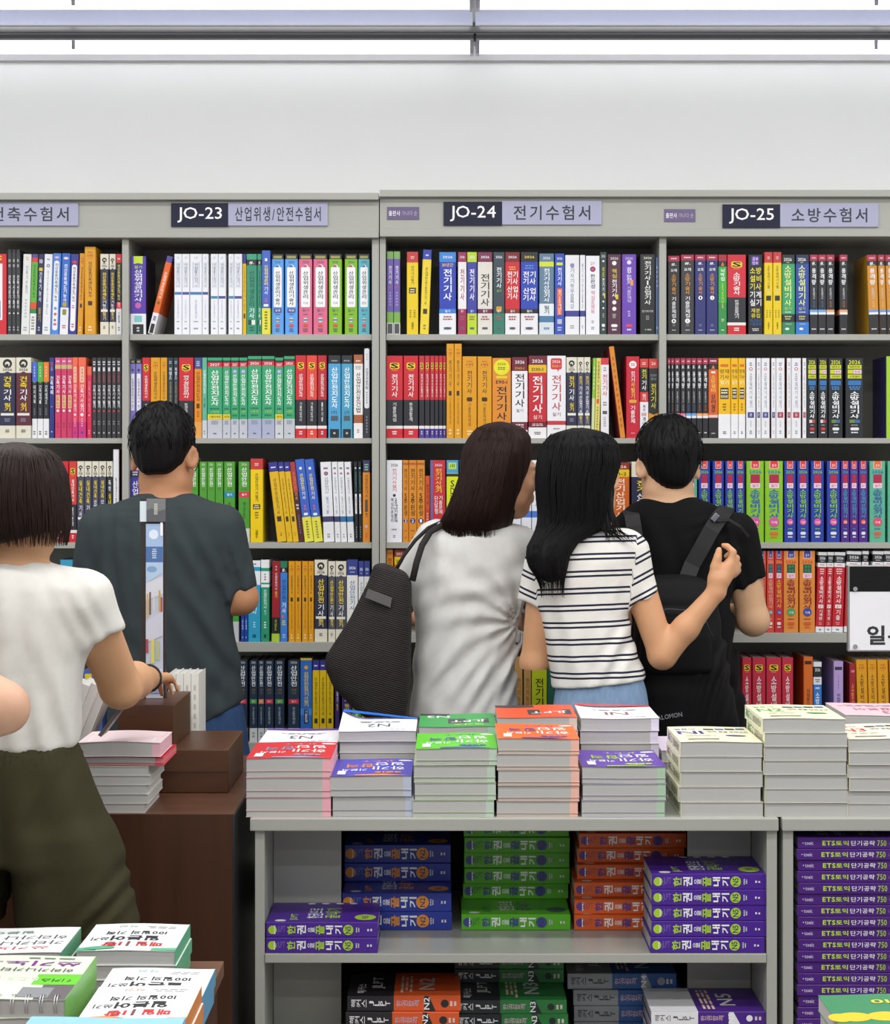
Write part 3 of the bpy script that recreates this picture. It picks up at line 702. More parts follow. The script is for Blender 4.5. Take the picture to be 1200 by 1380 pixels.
def jido(key, desc, yr, ai, n, low='#bfc2cc', yel=True, txt='산업안전지도사'):
    it = [('b', .035, .06, '#1f3a2e'), ('b', .06, .115, '#c8283c'), ('b', .765, 1, low), ('h', yr, .5, .088, .66, .032, '#f2e8ea'), ('v', txt, .5, (.2 if ai else .155), .6, .52, '#f0f5f2')]
    if ai: it += [('r', .2, .8, .15, .195, '#8c94c8'), ('h', 'AI', .5, .172, .35, .03, '#f2f2fa')]
    it += [('h', '+저자', .5, .675, .6, .035, '#b8d83a', .0), ('d', .15, .85, .62, .65, '#1d6a48', 1), ('d', .15, .85, .705, .735, '#1d6a48', 1)]
    if yel: it += [('r', 0, 1, .705, .765, '#e6cf20'), ('h', '기출문제집', .5, .735, .8, .03, '#4a4410')]
    it += [('d', .2, .8, .78, .83, '#8a90a0', 3), ('d', .35, .65, .93, .955, '#55586a', 1)]
    D[key] = (desc, '#35a06e', None, it)
jido('jido27', 'green spine dated 2027, yellow label', '2027', 0, 7); jido('jidoai', 'green spine dated 2027, AI box', '2027', 1, 7, yel=False)
jido('jido26', 'wide green spine dated 2026 with lavender base', '2026', 0, 7, '#a9aec8', False); jido('jidoai2', 'narrow green spine with AI box and yellow label', '2027', 1, 7, '#c8cbd0', True, '산업보건지도사'); jido('jidodeep', 'deep green spine dated 2026 with grey base', '2026', 0, 7, '#bfc2ca', False, '산업보건지도사')
S_('S안전', 'red spine with yellow S mark, 산업안전지도사', '산업안전지도사', '기출이답이다'); S_('S보건', 'orange red spine with yellow S mark', '산업보건지도사', '기출이답이다', base='#dc4638', foot='#dc4638'); S_('S보건2', 'crimson spine with yellow S mark and purple edge', '산업보건지도사', '1차기출', base='#b8222e', foot='#b8222e')
flat('skyblue1', 'sky blue spine with black top and black foot, volume 1차', '#4a9ed0', '산업안전지도사', '#eef6fa', .14, .64, .5, bands=[('b', 0, .1, '#23282e')], extra=[('d', .2, .8, .05, .08, '#8a98a0', 1), ('h', '1차', .5, .69, .5, .045, '#2a4a5e', .0), ('r', .2, .8, .73, .79, '#4a5a66', .03), ('r', .12, .88, .89, .995, '#1f2428'), ('d', .4, .6, .92, .96, '#c8d0d4', 1)])
D['skyblue2'] = ('turquoise spine with black top and black foot, volume 2차', '#459cc0', None, [i if i[1] != '1차' else ('h', '2차', .5, .69, .5, .045, '#2a4a5e', .0) for i in D['skyblue1'][3]])
flat('brown보건', 'white spine with brown bands, 산업안전보건법', '#eceaea', '산업안전보건법', '#33302e', .21, .7, .5, bands=[('b', 0, .11, '#a4603a'), ('b', .72, .82, '#a4603a')], extra=[('d', .2, .8, .06, .09, '#e8d0c0', 1), ('d', .15, .85, .13, .18, '#9a948e', 3), ('d', .35, .65, .89, .94, '#8a8680', 2)])
flat('tallwhite', 'tall slim white and dark spine beside the upright', '#353740', '산업안전보건법', '#2c3340', .22, .46, .42, extra=[('d', .4, .6, .75, .95, '#b0b4bc', 6)])
D['tallwhite'][3].insert(0, ('r', .08, .92, .005, .67, '#e6e8ee', .3)); D['tallwhite'][3].append(('d', .4, .6, .06, .14, '#d88a94', 3)); D['tallwhite'][3].append(('d', .4, .6, .48, .62, '#6a7080', 5))
S_('S전기', 'thick red spine with yellow S mark, 전기기사', '전기기사', '기출문제집', base='#cc2434'); S_('S전기2', 'wide red spine with yellow S mark, 전기기사 필기', '전기기사', '한권합격', base='#c62430'); S_('S얇', 'thin shrink-wrapped red spine with yellow S mark', '전기기사산업기사', '', base='#bd2c3a', foot='#4a3c8e')
flat('orangeE90', 'orange spine marked E90-1 with yellow disc', '#dd8a2c', '전기기사', '#221c16', .35, .78, .55, extra=[('c', .5, .115, .44, '#e2de22'), ('h', '2026', .5, .075, .45, .03, '#4a4a1a', .004), ('d', .25, .75, .11, .15, '#6a6a1a', 2), ('r', .18, .82, .225, .255, '#e2ce22', .1), ('h', 'E90-1', .5, .3, .62, .042, '#2c221a')])
flat('whiteD60', 'white spine with maroon top marked D60-1', '#eceaee', '전기기사', '#1f1f24', .2, .62, .6, bands=[('b', 0, .17, '#6e2030'), ('b', .8, .9, '#6e2030')], extra=[('h', '2026', .5, .06, .62, .04, '#f0e8ea'), ('h', 'D60-1', .5, .135, .6, .03, '#e09a3a'), ('h', '필기', .5, .66, .45, .04, '#3a3a40', 0), ('d', .2, .8, .82, .88, '#e0c8cc', 2)])
flat('redD30', 'red spine with yellow band marked D30-1', '#c22632', '전기기사', '#f8f2f2', .24, .7, .55, bands=[('b', 0, .11, '#6e2030'), ('b', .11, .205, '#e2b82a'), ('b', .8, .87, '#6a1c2a'), ('b', .87, 1, '#ebe9ec')], extra=[('h', '2026', .5, .065, .62, .04, '#f0e8ea'), ('h', 'D30-1', .5, .165, .65, .038, '#3a3018'), ('h', '실기', .5, .745, .5, .05, '#f4e8e8', .004), ('d', .15, .85, .82, .855, '#e0c8cc', 2), ('d', .3, .7, .92, .96, '#6a5a5e', 2)])
flat('whiteE60', 'white spine with red speech bubble marked E60-1', '#ebe9ee', '전기기사', '#b8455a', .23, .67, .5, bands=[('b', .79, .84, '#c03a40')], extra=[('r', .18, .8, .03, .165, '#cc3440', .1), ('q', ((.5, .15), (.66, .15), (.6, .195)), '#cc3440'), ('h', '2026', .49, .07, .45, .035, '#f4dede'), ('h', 'E60-1', .49, .125, .45, .032, '#e8b05a'), ('h', '실기', .5, .71, .45, .045, '#5a5058', 0), ('d', .3, .7, .87, .9, '#999', 1)])
one('one전기실', 'cream and navy ring-logo spine titled 전기기사 실기', '전기기사', tail='실기'); one('one전기산', 'cream and slate ring-logo spine titled 전기기사 산업기사', '전기기사산업기사', body='#464864', tail='필기')
flat('limethin', 'thin lime green slanted spine', '#8cc04a', '', '', bands=[('b', .5, 1, '#cfd8a8')], extra=[('d', .3, .7, .1, .4, '#e6f0d0', 6)])
flat('yellowgreen', 'slim yellow spine with black edge lettering', '#ddd06a', '전기기사', '#33301a', .33, .5, .5, extra=[('v', '한번에끝내는', .5, .04, .31, .45, '#4a441c'), ('r', .2, .8, .51, .57, '#d8563a'), ('d', .3, .7, .6, .95, '#8a844a', 10)])
flat('white전기', 'white spine with red top and red 전기기사', '#e6e4e8', '전기기사', '#c43a4a', .2, .48, .62, bands=[('b', 0, .085, '#d03a44')], extra=[('d', .3, .7, .11, .17, '#8a868c', 2), ('d', .2, .8, .54, .6, '#77747a', 2), ('r', .2, .8, .66, .7, '#5a585e', .06), ('d', .3, .7, .73, .86, '#aaa8ae', 5)])
flat('orangered', 'thin orange book leaning with red side', '#d8862a', '', '', extra=[('d', .3, .7, .1, .9, '#a85a1c', 12)], side='#9c3238')
flat('red기출', 'red spine with white badge, 전기기사필기 기출문제', '#c41f34', '', '', extra=[('c', .5, .1, .3, '#f0eaea'), ('d', .3, .7, .08, .12, '#c05a64', 2), ('v', '전기기', .5, .18, .31, .3, '#f4e8ea'), ('v', '사필기', .5, .31, .52, .3, '#e8c04a'), ('r', .2, .8, .53, .57, '#d8a030', .1), ('v', '기출문제', .5, .6, .82, .34, '#f4e8ea'), ('d', .3, .7, .93, .95, '#e0a8b0', 1)])
flat('white10', 'white spine with red top and black title block', '#e9e9ee', '', '', bands=[('b', 0, .11, '#d0403a'), ('b', .11, .42, '#212227'), ('b', .42, .545, '#cc3638')], extra=[('d', .25, .75, .04, .08, '#f2d8d8', 2), ('v', '전기', .5, .13, .26, .55, '#e0d634'), ('v', '기사', .5, .27, .4, .55, '#f0f0f2'), ('v', '필기', .5, .44, .53, .45, '#f2dcdc'), ('v', '최신', .5, .58, .66, .3, '#444'), ('h', '10', .5, .7, .55, .04, '#c8403c'), ('v', '개년', .5, .73, .85, .35, '#444')])
flat('blackyel', 'black spine with red top and orange base', '#26272c', '전기기사', '#e2d62e', .31, .63, .55, bands=[('b', 0, .12, '#d0403a'), ('b', .68, 1, '#df951e')], extra=[('h', '26', .5, .06, .5, .04, '#f4dcd8'), ('h', '완전정복', .5, .21, .7, .03, '#a8a8ac', 0), ('h', '완성', .5, .255, .6, .03, '#a8a8ac', 0), ('q', ((0, .66), (1, .66), (1, .68), (.5, .705), (0, .68)), '#26272c'), ('v', '필기', .5, .73, .85, .45, '#5a3e12')])
flat('orange감리', 'black and orange spine titled 소방설비 감리실무', '#222226', '', '', bands=[('b', 0, .07, '#8c2440'), ('b', .14, .72, '#d4622a'), ('b', .71, .745, '#e8c0b4')], extra=[('d', .15, .85, .02, .05, '#f0d8e0', 1), ('q', ((.3, .13), (.5, .085), (.7, .13)), '#e0763a'), ('r', .25, .75, .165, .19, '#f4dccf', .05), ('v', '소방설비', .5, .21, .43, .5, '#f2c04a'), ('v', '감리실무', .5, .45, .69, .5, '#33201a'), ('d', .25, .75, .93, .95, '#d0d0d2', 1)])
flat('yellow방재', 'yellow spine with white base, 방재기사', '#ecb80e', '', '', bands=[('b', .7, 1, '#e9eaee')], extra=[('r', .15, .85, .075, .11, '#cf6a1c', .03), ('h', '방재', .5, .165, .8, .055, '#3c3010', .004), ('h', '기사', .5, .235, .8, .055, '#3c3010', .004), ('h', '필기', .5, .305, .75, .05, '#f6ecc0'), ('r', .14, .86, .37, .51, '#3c3420'), ('d', .2, .8, .385, .45, '#efe6c0', 2), ('h', '1000', .5, .48, .6, .035, '#f0e8cc'), ('d', .35, .65, .56, .66, '#8a6c10', 3), ('d', .35, .65, .91, .95, '#666', 2)])
def whs(key, c, desc): flat(key, desc, '#e5e6ea', '소방설비기사실기', '#858aa0', .18, .63, .32, extra=[('d', .3, .7, .05, .1, '#6a6aa4', 2), ('c', .5, .135, .2, '#c05a5a'), ('c', .5, .135, .12, '#e5e6ea'), ('r', .14, .86, .675, .745, c), ('d', .35, .65, .69, .73, '#d8d8e4', 2), ('d', .42, .58, .78, .86, '#a8a8b0', 4), ('d', .35, .65, .9, .95, '#8c8c94', 2)], side='#8a4a42')
whs('whnavy', '#43428c', 'white shrink-wrapped spine with navy square'); whs('whred', '#a83c50', 'white shrink-wrapped spine with crimson square')
def bigblack(key, desc, low): D[key] = (desc, '#222428', None, [('h', '2026', .5, .05, .66, .05, '#d8e02c'), ('r', .1, .9, .085, .135, '#c8d02a'), ('h', '대한민국', .5, .11, .6, .03, '#2c2c18'), ('r', .1, .4, .145, .195, '#c8d02a'), ('r', .42, .9, .145, .195, '#ecd4d8'), ('h', '완전', .66, .17, .35, .03, '#a8404a'), ('r', .1, .9, .205, .255, '#c8d02a'), ('h', '소방설비', .5, .23, .6, .03, '#2c2c18'), ('r', .12, .88, .28, .34, '#2c72b8', .05), ('d', .15, .85, .35, .4, '#4a90d0', 2), ('v', '소방설비기사', .5, .415, .755, .5, '#eef0f2', .02), ('r', .2, .5, .77, .81, '#6a8a3a' if low == 'w' else '#d8d0d0'), ('r', .5, .8, .77, .81, '#3a6a9a' if low == 'w' else '#b84a44'), ('d', .3, .7, .83, .845, '#c0c0c4', 1), PEN('#e0e2e4' if low == 'w' else '#c8332e', .885), ('d', .28, .72, .915, .945, '#d8dadc', 1)])
bigblack('bbred', 'black spine with yellow title block and red mark', 'r'); bigblack('bbwhite', 'wide black spine with yellow title block, white mark', 'w')
flat('limecover', 'lime green spine at the picture edge', '#9ec92c', '2026', '#2a6a8a', .1, .2, .7, extra=[('v', '소방설비', .5, .3, .7, .5, '#2a5a8a')], side='#2c2560')

# third shelf and below
S_('S실내', 'red spine with yellow S mark, 실내건축기사', '실내건축기사', '필기한권', base='#cb2c34'); S_('S실내2', 'slim red spine with yellow S mark and black base', '실내건축기사', '필기한권', base='#d03a34')
one('one실내', 'cream and slate ring-logo spine titled 실내건축기사', '실내건축기사', n1=4, body='#45465e', tail='필기'); one('one실내산', 'cream and slate ring-logo spine titled 실내건축산업기사', '실내건축산업기사', n1=4, body='#45465e'); one('one독학', 'cream and black ring-logo spine beside tall white book', '독학실내건축', n1=2, body='#26272c', c1='#e8e8ea', rest='#e6d02a')
flat('whitered', 'tall white spine with crimson band', '#e9ebf0', '한권으로', '#4a4c56', .3, .62, .3, bands=[('b', .65, .8, '#8c2438')], extra=[('v', '실내', .5, .68, .77, .4, '#f0d8dc'), ('d', .4, .6, .82, .95, '#b05a6a', 4)], side='#5a1d28')
flat('violet', 'violet spine with pink top, 산업안전', '#3f379a', '산업안전', '#f0eef8', .22, .6, .6, bands=[('b', 0, .09, '#dc9ccc'), ('b', .09, .18, '#2a2a4a')], extra=[('d', .2, .8, .1, .16, '#d8d8e4', 2)])
def greens(key, desc, tagc=None, base='#4f9a34', body='산업안전'):
    D[key] = (desc, base, None, [('b', .83, 1, '#d4d8d2')] + ([('r', 0, 1, .375, .445, tagc), ('h', '필기', .5, .41, .45, .03, '#f2f4f4')] if tagc else []) + [('h', '2026', .5, .035, .5, .028, '#cfe4c4'), ('v', body, .5, .07, .31, .48, '#f0f6ec'), ('h', '기사', .5, .345, .5, .03, '#2c6424', 0), ('v', '핵심요약', .5, .5, .72, .22, '#2c6020', 0), ('d', .3, .7, .88, .92, '#7a807a', 2)])
greens('grn', 'green spine with white 산업안전 title'); greens('grnblue', 'green spine with blue label strip', '#2a86a8'); greens('grnred', 'green spine with red label strip', '#cc3c48')
flat('leanyellow', 'yellow book with navy top leaning on its neighbours', '#e0b41e', '산업안전보건기사', '#5a4a14', .2, .66, .32, bands=[('b', 0, .12, '#34358c')], extra=[('d', .2, .8, .05, .08, '#dfe2f4', 1), ('r', .25, .75, .68, .745, '#3a3424'), ('d', .4, .6, .88, .93, '#8a6c18', 2)], side='#18281f')
flat('leanmaroon', 'slim maroon book leaning between yellow and blue books', '#4a2430', '산업안전', '#d87a4a', .12, .36, .6, bands=[('b', 0, .38, '#a83a3c')], extra=[('v', '기사', .5, .38, .48, .5, '#e2b83a'), ('d', .2, .8, .52, .6, '#d8d0d4', 2), ('d', .35, .65, .66, .9, '#8a7a84', 7)])
flat('leanblue', 'blue book with yellow base leaning on the shelf', '#3a62c0', '산업안전', '#f0de4a', .17, .38, .4, bands=[('b', .7, 1, '#e2dc4a')], extra=[('h', '1', .5, .11, .3, .03, '#e8ecf8'), ('v', '기사', .5, .39, .49, .4, '#eef0fa'), ('d', .35, .65, .55, .62, '#d86a8a', 2), ('r', .25, .75, .65, .68, '#e8ecf8', .1), ('d', .35, .65, .74, .96, '#7a7a30', 7)])
def whl(key, c, desc): flat(key, desc, '#e4e6ea', '산업안전기사', '#777c94', .19, .4, .36, bands=[('b', .68, .75, c)], extra=[('d', .25, .75, .06, .1, '#5a5c70', 1), ('c', .5, .145, .2, '#4a4a90'), ('c', .5, .145, .12, '#d86a5a'), ('v', '필기기출', .5, .43, .65, .26, '#9aa4bc'), ('d', .35, .65, .89, .95, '#8c8c94', 2)])
whl('whlnavy', '#3f3c66', 'white shrink-wrapped leaning spine with dark band'); whl('whlblue', '#2f6e9e', 'white shrink-wrapped leaning spine with blue band')
flat('blackpill', 'thin black spine with white pill label', '#1d2024', '산업안전기사', '#3a8a80', .12, .38, .5, extra=[('c', .5, .08, .3, '#a8dcd8'), ('r', .2, .8, .4, .65, '#e4e6e8', .2), ('v', '필기', .5, .43, .62, .3, '#444'), ('d', .4, .6, .8, .95, '#b8bcc0', 5)])
flat('orangenavy', 'orange spine with navy top beside the upright', '#dc8a24', '산업안전기사', '#4a3012', .17, .46, .42, bands=[('b', 0, .15, '#34345c')], extra=[('d', .2, .8, .04, .13, '#9ac8a8', 3), ('r', .3, .7, .48, .63, '#5a4a44'), ('v', '필기', .5, .64, .7, .3, '#6a4818'), ('c', .5, .81, .24, '#b8bcc0'), ('d', .3, .7, .88, .95, '#e05a2a', 2)])
flat('white실기', 'white spine with red title 전기기사실기', '#eaecf2', '전기기사실기', '#c83a4c', .1, .39, .28, extra=[('h', '2026', .5, .06, .45, .035, '#33343c'), ('c', .5, .43, .1, '#33343c'), ('v', '20개년기출문제', .6, .46, .76, .22, '#3c3e48'), ('v', '핵심이론정리', .36, .46, .76, .16, '#5c5e68'), ('d', .3, .7, .83, .86, '#8c8e98', 1), ('d', .4, .6, .91, .95, '#8c8e98', 2)])
def week5(key, no, desc): flat(key, desc, '#d88a24', '전기기사', '#33240f', .1, .38, .6, bands=[('b', .03, .06, '#bd6a34')], extra=[('h', '2026', .5, .045, .8, .022, '#8a4a2a', 0), ('v', '5주완성', .5, .4, .68, .6, '#33240f'), ('c', .5, .74, .38, '#35387c'), ('h', no, .5, .74, .3, .04, '#f4f4fa'), ('d', .2, .8, .85, .87, '#8a5a1c', 1), ('d', .35, .65, .93, .96, '#8a5a1c', 1)])
week5('wk3', '3', 'orange spine titled 전기기사 5주완성, numbered three'); week5('wk2', '2', 'orange spine titled 전기기사 5주완성, numbered two'); week5('wk1', '1', 'orange spine titled 전기기사 5주완성, numbered one')
flat('orangesmall', 'short narrow orange spine', '#c8502a', '전기기사', '#4a2012', .12, .45, .6, bands=[('b', .5, 1, '#c23a2a')], extra=[('d', .2, .8, .55, .8, '#e0a088', 6)])
flat('red실기', 'red spine with blue edge titled 전기기사실기', '#c12e3a', '', '', extra=[('r', 0, .14, 0, 1, '#4a6cb0'), ('h', '2026', .55, .06, .5, .03, '#f0d4d8'), ('v', '전기기사실기', .55, .1, .4, .42, '#eecb38'), ('v', '단답형', .4, .43, .66, .24, '#f0dcde'), ('v', '기출문제', .7, .43, .66, .24, '#f0dcde')], side='#7a1c26')
flat('yellow1', 'yellow spine with blue top beside dark hair', '#d6df1e', 'SD전기', '#2c3018', .24, .6, .5, bands=[('b', 0, .16, '#4a9ac8'), ('b', .165, .2, '#26282c')], extra=[('r', .15, .85, .03, .11, '#b8dc5a'), ('h', '1위', .5, .07, .4, .05, '#33502a')])
flat('whitebluestrip', 'white spine with blue strips between the two women', '#e2e6ee', '전기', '#6a7a9a', .3, .6, .3, bands=[('b', .1, .2, '#3a68c0'), ('b', .62, .7, '#4a78c8')], extra=[('d', .35, .65, .8, .92, '#8a92a4', 4)])
flat('orange산업', 'orange spine with maroon top, 전기산업기사', '#cc6420', '전기산업기사', '#f6e4d2', .2, .7, .5, bands=[('b', 0, .09, '#8e3322'), ('b', .09, .18, '#e2c01c')], extra=[('h', '2026', .5, .055, .7, .035, '#f0dcd4'), ('h', '30-2', .5, .145, .7, .04, '#3a3018')])
one('one전기산업', 'cream and navy ring-logo spine titled 전기산업기사', '전기산업기사')
def fire(key, desc, base, title, tcol, dot, red='#c8203a', box='#a01c4a', pen='#e0e2ea', tabs='#d8383c', yr=None):
    D[key] = (desc, base, None, [('r', .22, .78, 0, .095, '#e8b0a8', .08), ('r', .28, .72, 0, .085, tabs, .06), ('h', '합격', .5, .055, .25, .035, '#f2d8d4'), ('h', '2026', .5, .135, .74, .038, yr or tcol), ('r', .22, .78, .165, .27, box), ('h', '완전', .5, .195, .4, .04, red), ('h', '정복', .5, .245, .4, .04, red), ('r', .2, .8, .272, .335, '#ecc8d8', .04), ('h', '실기', .5, .303, .35, .035, '#b04a7a'),
        ('v', title, .5, .345, .705, .56, tcol, .02), ('c', .5, .75, .29, dot), ('h', '기계', .5, .757, .34, .032, '#f4e8ee'), ('d', .25, .75, .825, .845, tcol, 1), PEN(pen, .89), ('d', .27, .73, .92, .95, pen, 1)])
fire('fblue', 'blue spine with lime 소방설비기사 and red tab', '#223c9e', '소방설비기사', '#86c03c', '#d85a9c'); fire('flime', 'lime spine with blue 소방설비기사 and red tab', '#86bf24', '소방설비기사', '#2a62b0', '#d0589a', pen='#e06a2a')
fire('fpurple', 'purple spine with teal title and orange dot', '#4a2486', '소방설비산업기사', '#3a9ab8', '#e0583a'); fire('fteal', 'sea green spine with blue title and red tab', '#5aae90', '소방설비산업기사', '#3a5a9e', '#d84a6a', pen='#d85a3a', tabs='#e0682c')
fire('forange', 'orange spine with maroon title and blue tab', '#de8a38', '소방설비산업기사', '#8c2a24', '#3a4aa0', red='#3aa06a', box='#1d4a3a', pen='#d0582a', tabs='#2f3f96', yr='#c03a3a'); fire('forange2', 'orange spine with maroon title and green dot', '#de8a38', '소방설비산업기사', '#8c2a24', '#4a9a5a', red='#3aa06a', box='#1d4a3a', pen='#d0582a', tabs='#2f3f96', yr='#c03a3a')
fire('fred', 'red spine with yellow title and blue tab', '#c02832', '소방설비기사', '#e8ae2a', '#3a4aa0', red='#4aa0a0', box='#1d3a4a', tabs='#2f3f96', pen='#f0d8dc'); fire('forred', 'orange red spine with pale title and blue tab', '#d04a34', '소방설비산업기사', '#e8a89a', '#5aa08a', red='#4aa0a0', box='#1d4a4a', tabs='#2f3f96', pen='#f0d8dc')
def redw(key, desc, tail): flat(key, desc, '#bd1f2a', '소방설비기사', '#f6f0f0', .3, .64, .45, bands=[('b', 0, .04, '#e6e6e8'), ('b', .04, .135, '#232327'), ('b', .135, .185, '#e6e6e8'), ('b', .93, 1, '#e8e8ec')], extra=[('h', '2026', .5, .075, .66, .035, '#e6e6ea'), ('d', .2, .8, .105, .12, '#c8c8cc', 1), ('d', .2, .8, .15, .165, '#b04a50', 1), ('d', .2, .8, .2, .28, '#eec8cc', 3), ('r', .2, .8, .655, .7, '#f0e8ea', .04), ('h', '실기', .5, .678, .4, .03, '#b0202c'), ('v', tail, .5, .715, .85, .4, '#f2e4e6'), ('d', .3, .7, .87, .91, '#e0a0a6', 2), ('d', .35, .65, .95, .98, '#5a6a9a', 1)])
redw('redw1', 'red spine with white and black top, 기계편', '기계편'); redw('redw2', 'slim red spine with white and black top', '전기편'); redw('redw3', 'wide red spine with white foot', '기출')
flat('bluelight', 'light blue book behind the dark T-shirt', '#3c9ac4', '건축', '#e8f2f8', .1, .3, .5)
flat('cyan', 'cyan spine with white top and wave bands', '#2d9cc4', '산업안전기사', '#e4f2f8', .4, .66, .4, bands=[('b', 0, .08, '#e8ecf0'), ('b', .13, .3, '#e8ecf0')], extra=[('d', .3, .7, .03, .06, '#667', 1), ('d', .4, .6, .75, .83, '#c8e4ee', 3), ('r', .35, .65, .91, .95, '#1d5a74')])
flat('greenwhite', 'green and white spine with colour dots', '#2a9270', '산업안전기사', '#e6f4ee', .36, .6, .4, bands=[('b', 0, .1, '#eceef0'), ('b', .14, .28, '#eceef0'), ('b', .3, .335, '#eceef0')], extra=[('c', .5, .18, .1, '#4a7a9a'), ('c', .5, .21, .1, '#c03a3a'), ('c', .5, .24, .1, '#4a3a7a'), ('v', '필기', .5, .61, .68, .3, '#a8d8c4'), ('d', .35, .65, .75, .84, '#e6f4ee', 3), ('r', .35, .65, .91, .95, '#144a38')])
flat('redyellow', 'dark red spine with black and lime base', '#98202a', '산업안전기사', '#f0d8da', .14, .36, .3, bands=[('b', .7, .9, '#22241e'), ('b', .9, 1, '#a8c83c')], extra=[('v', '필기', .5, .37, .46, .34, '#e2b83a'), ('v', '과년도', .5, .72, .86, .26, '#b8c84a'), ('d', .4, .6, .05, .12, '#e8c8ca', 2)], side='#e0dcd8')
flat('blue기사', 'blue spine with green top and dark 산업안전 lettering', '#3d7ed0', '산업안전', '#1d2f5e', .22, .5, .6, bands=[('b', 0, .08, '#2a7a5c'), ('b', .08, .14, '#222428')], extra=[('h', '#.', .5, .11, .5, .045, '#f2f2f2'), ('v', '기사', .5, .51, .65, .6, '#f0f4fa'), ('r', .2, .5, .67, .71, '#d86a5a'), ('d', .2, .8, .73, .8, '#e2dc5a', 3), FOOT('#b8cfee')])
one('one산안', 'cream and navy ring-logo spine titled 산업안전기사', '산업안전기사', n1=4, tail='필기'); one('one산안회', 'cream and grey ring-logo spine, shrink-wrapped', '산업안전기사', n1=4, body='#4d4e58', tail='필기')
flat('whiteblue산안', 'white spine with blue top, 산업안전기사', '#e6e6e4', '산업안전기사', '#5a80a4', .25, .62, .5, bands=[('b', 0, .19, '#34408c')], extra=[('h', '2026', .5, .1, .62, .035, '#e8ecf6'), ('d', .25, .75, .14, .16, '#b8c0e0', 1), ('d', .3, .7, .68, .74, '#9a9c9c', 2)])
flat('greengrey', 'green and grey spine below the bent arm', '#3f9a3e', '', '', bands=[('b', .75, 1, '#bfc2c4')]); flat('bluethin', 'thin blue spine on the fourth shelf', '#20439c', '산업', '#c8d4f0', .72, .85, .5, extra=[('d', .35, .65, .93, .96, '#c8d4f0', 1)])
D['navy산안'] = ('navy spine titled 산업안전 with coloured label', '#24344a', None, [('b', .83, 1, '#d0d3d4'), ('r', .05, .95, .475, .53, '#c8384a'), ('h', '2026', .5, .025, .6, .028, '#c8ced6'), ('v', '산업안전', .5, .06, .32, .55, '#eef2f4'), ('h', '산업', .5, .36, .45, .028, '#a88a4a', 0), ('h', '기사', .5, .4, .45, .028, '#a88a4a', 0), ('h', '필기', .5, .503, .4, .028, '#f2dcdc'), ('v', '무료동영상', .5, .57, .78, .26, '#b8c0c8', 0), ('d', .3, .7, .87, .95, '#8c9094', 2)])
D['navy산안녹'] = ('navy spine titled 산업안전 with green label', '#24344a', None, [i if i[1:4] != (.05, .95, .475) else ('r', .05, .95, .475, .53, '#4a9a4a') for i in D['navy산안'][3]])
D['navy산안주'] = ('slim navy spine titled 산업안전 with orange label', '#24344a', None, [i if i[1:4] != (.05, .95, .475) else ('r', .05, .95, .475, .53, '#d88a4a') for i in D['navy산안'][3]])
flat('bluegolden', 'bright blue spine with golden title, 산업안전보건기사', '#2e6cc0', '산업안전보건기사필기', '#e8cf3a', .16, .58, .4, bands=[('b', 0, .025, '#e2c63a'), ('b', .6, .68, '#4a90e0')], extra=[('c', .5, .11, .18, '#e0a03a'), ('r', .3, .7, .61, .78, '#22325c'), ('v', '기출문제', .5, .62, .77, .24, '#dfe4f0'), ('d', .35, .65, .83, .86, '#c8d8ee', 1)])
flat('yellownavy', 'slim yellow spine with navy top, fifth shelf', '#e0be1a', '산업안전보건기사', '#5a4a14', .2, .68, .4, bands=[('b', 0, .12, '#34358c')], extra=[('d', .2, .8, .05, .08, '#dfe2f4', 1), ('r', .25, .75, .71, .77, '#3a3424')])
flat('purplethin', 'slim purple spine behind the black tote bag', '#3f2c70', '기사실기', '#e6e0f2', .2, .52, .5, extra=[('v', '필기', .5, .53, .62, .5, '#e0c83a')]); flat('greenpart', 'green spine partly behind the black tote bag', '#5a9a4a', '', '', extra=[('d', .3, .7, .3, .8, '#d8ecd0', 6)]); flat('yellowpart', 'yellow spine partly behind the black tote bag', '#d8cf4a', '', '', extra=[('d', .3, .7, .3, .8, '#6a6420', 6)])
flat('bluearch', 'blue spine with yellow label, 건축', '#4a63b0', '건축', '#e6d42a', .3, .55, .55, extra=[('r', .15, .85, .06, .17, '#e2d03a', .08), ('r', .15, .85, .28, .62, '#23242c'), ('v', '건축기', .5, .3, .6, .5, '#e2cf2a')])
flat('kraft', 'kraft brown spine behind the bent elbow', '#c89a5c', '전기기능사', '#7a5428', .25, .6, .5, side='#f0ead8'); flat('limegi', 'lime yellow spine titled 전기기능사', '#c6d626', '전기기능사', '#26280f', .25, .83, .55); flat('tealpart', 'dark teal spine beside the lime yellow one', '#2a6a5c', '', ''); flat('whitesa', 'white spine behind the white shirt hem', '#e6e8ec', '전기기사', '#3a3a40', .4, .9, .6)
S_('S소방', 'crimson spine with yellow S mark, 소방설비기사', '소방설비기사', '', base='#c52c44', low='#3a3238', foot='#3a3238', split=.86); D['S소방'] = (D['S소방'][0], D['S소방'][1], None, [i for i in D['S소방'][3] if not (i[0] == 'b' and i[1] == .85)])
flat('orange교재', 'orange book with broad orange cover showing', '#d66a22', '위험물산업기사', '#3a2410', .38, .72, .36, extra=[('r', .1, .9, .05, .09, '#33241c'), ('r', .25, .75, .74, .95, '#f0dcc8', .1)], side='#c85a1c')
flat('whiteblue소방', 'white and blue spine titled 소방설비', '#2f78c8', '소방설비기사', '#f2f6fa', .38, .85, .5, bands=[('b', 0, .06, '#e6e6e8'), ('b', .06, .19, '#26262a'), ('b', .19, .285, '#e6e6e8')], extra=[('h', '2026', .5, .1, .66, .04, '#e6e6ea'), ('d', .2, .8, .21, .26, '#777', 2), ('d', .2, .8, .31, .35, '#d8e4f4', 1)])
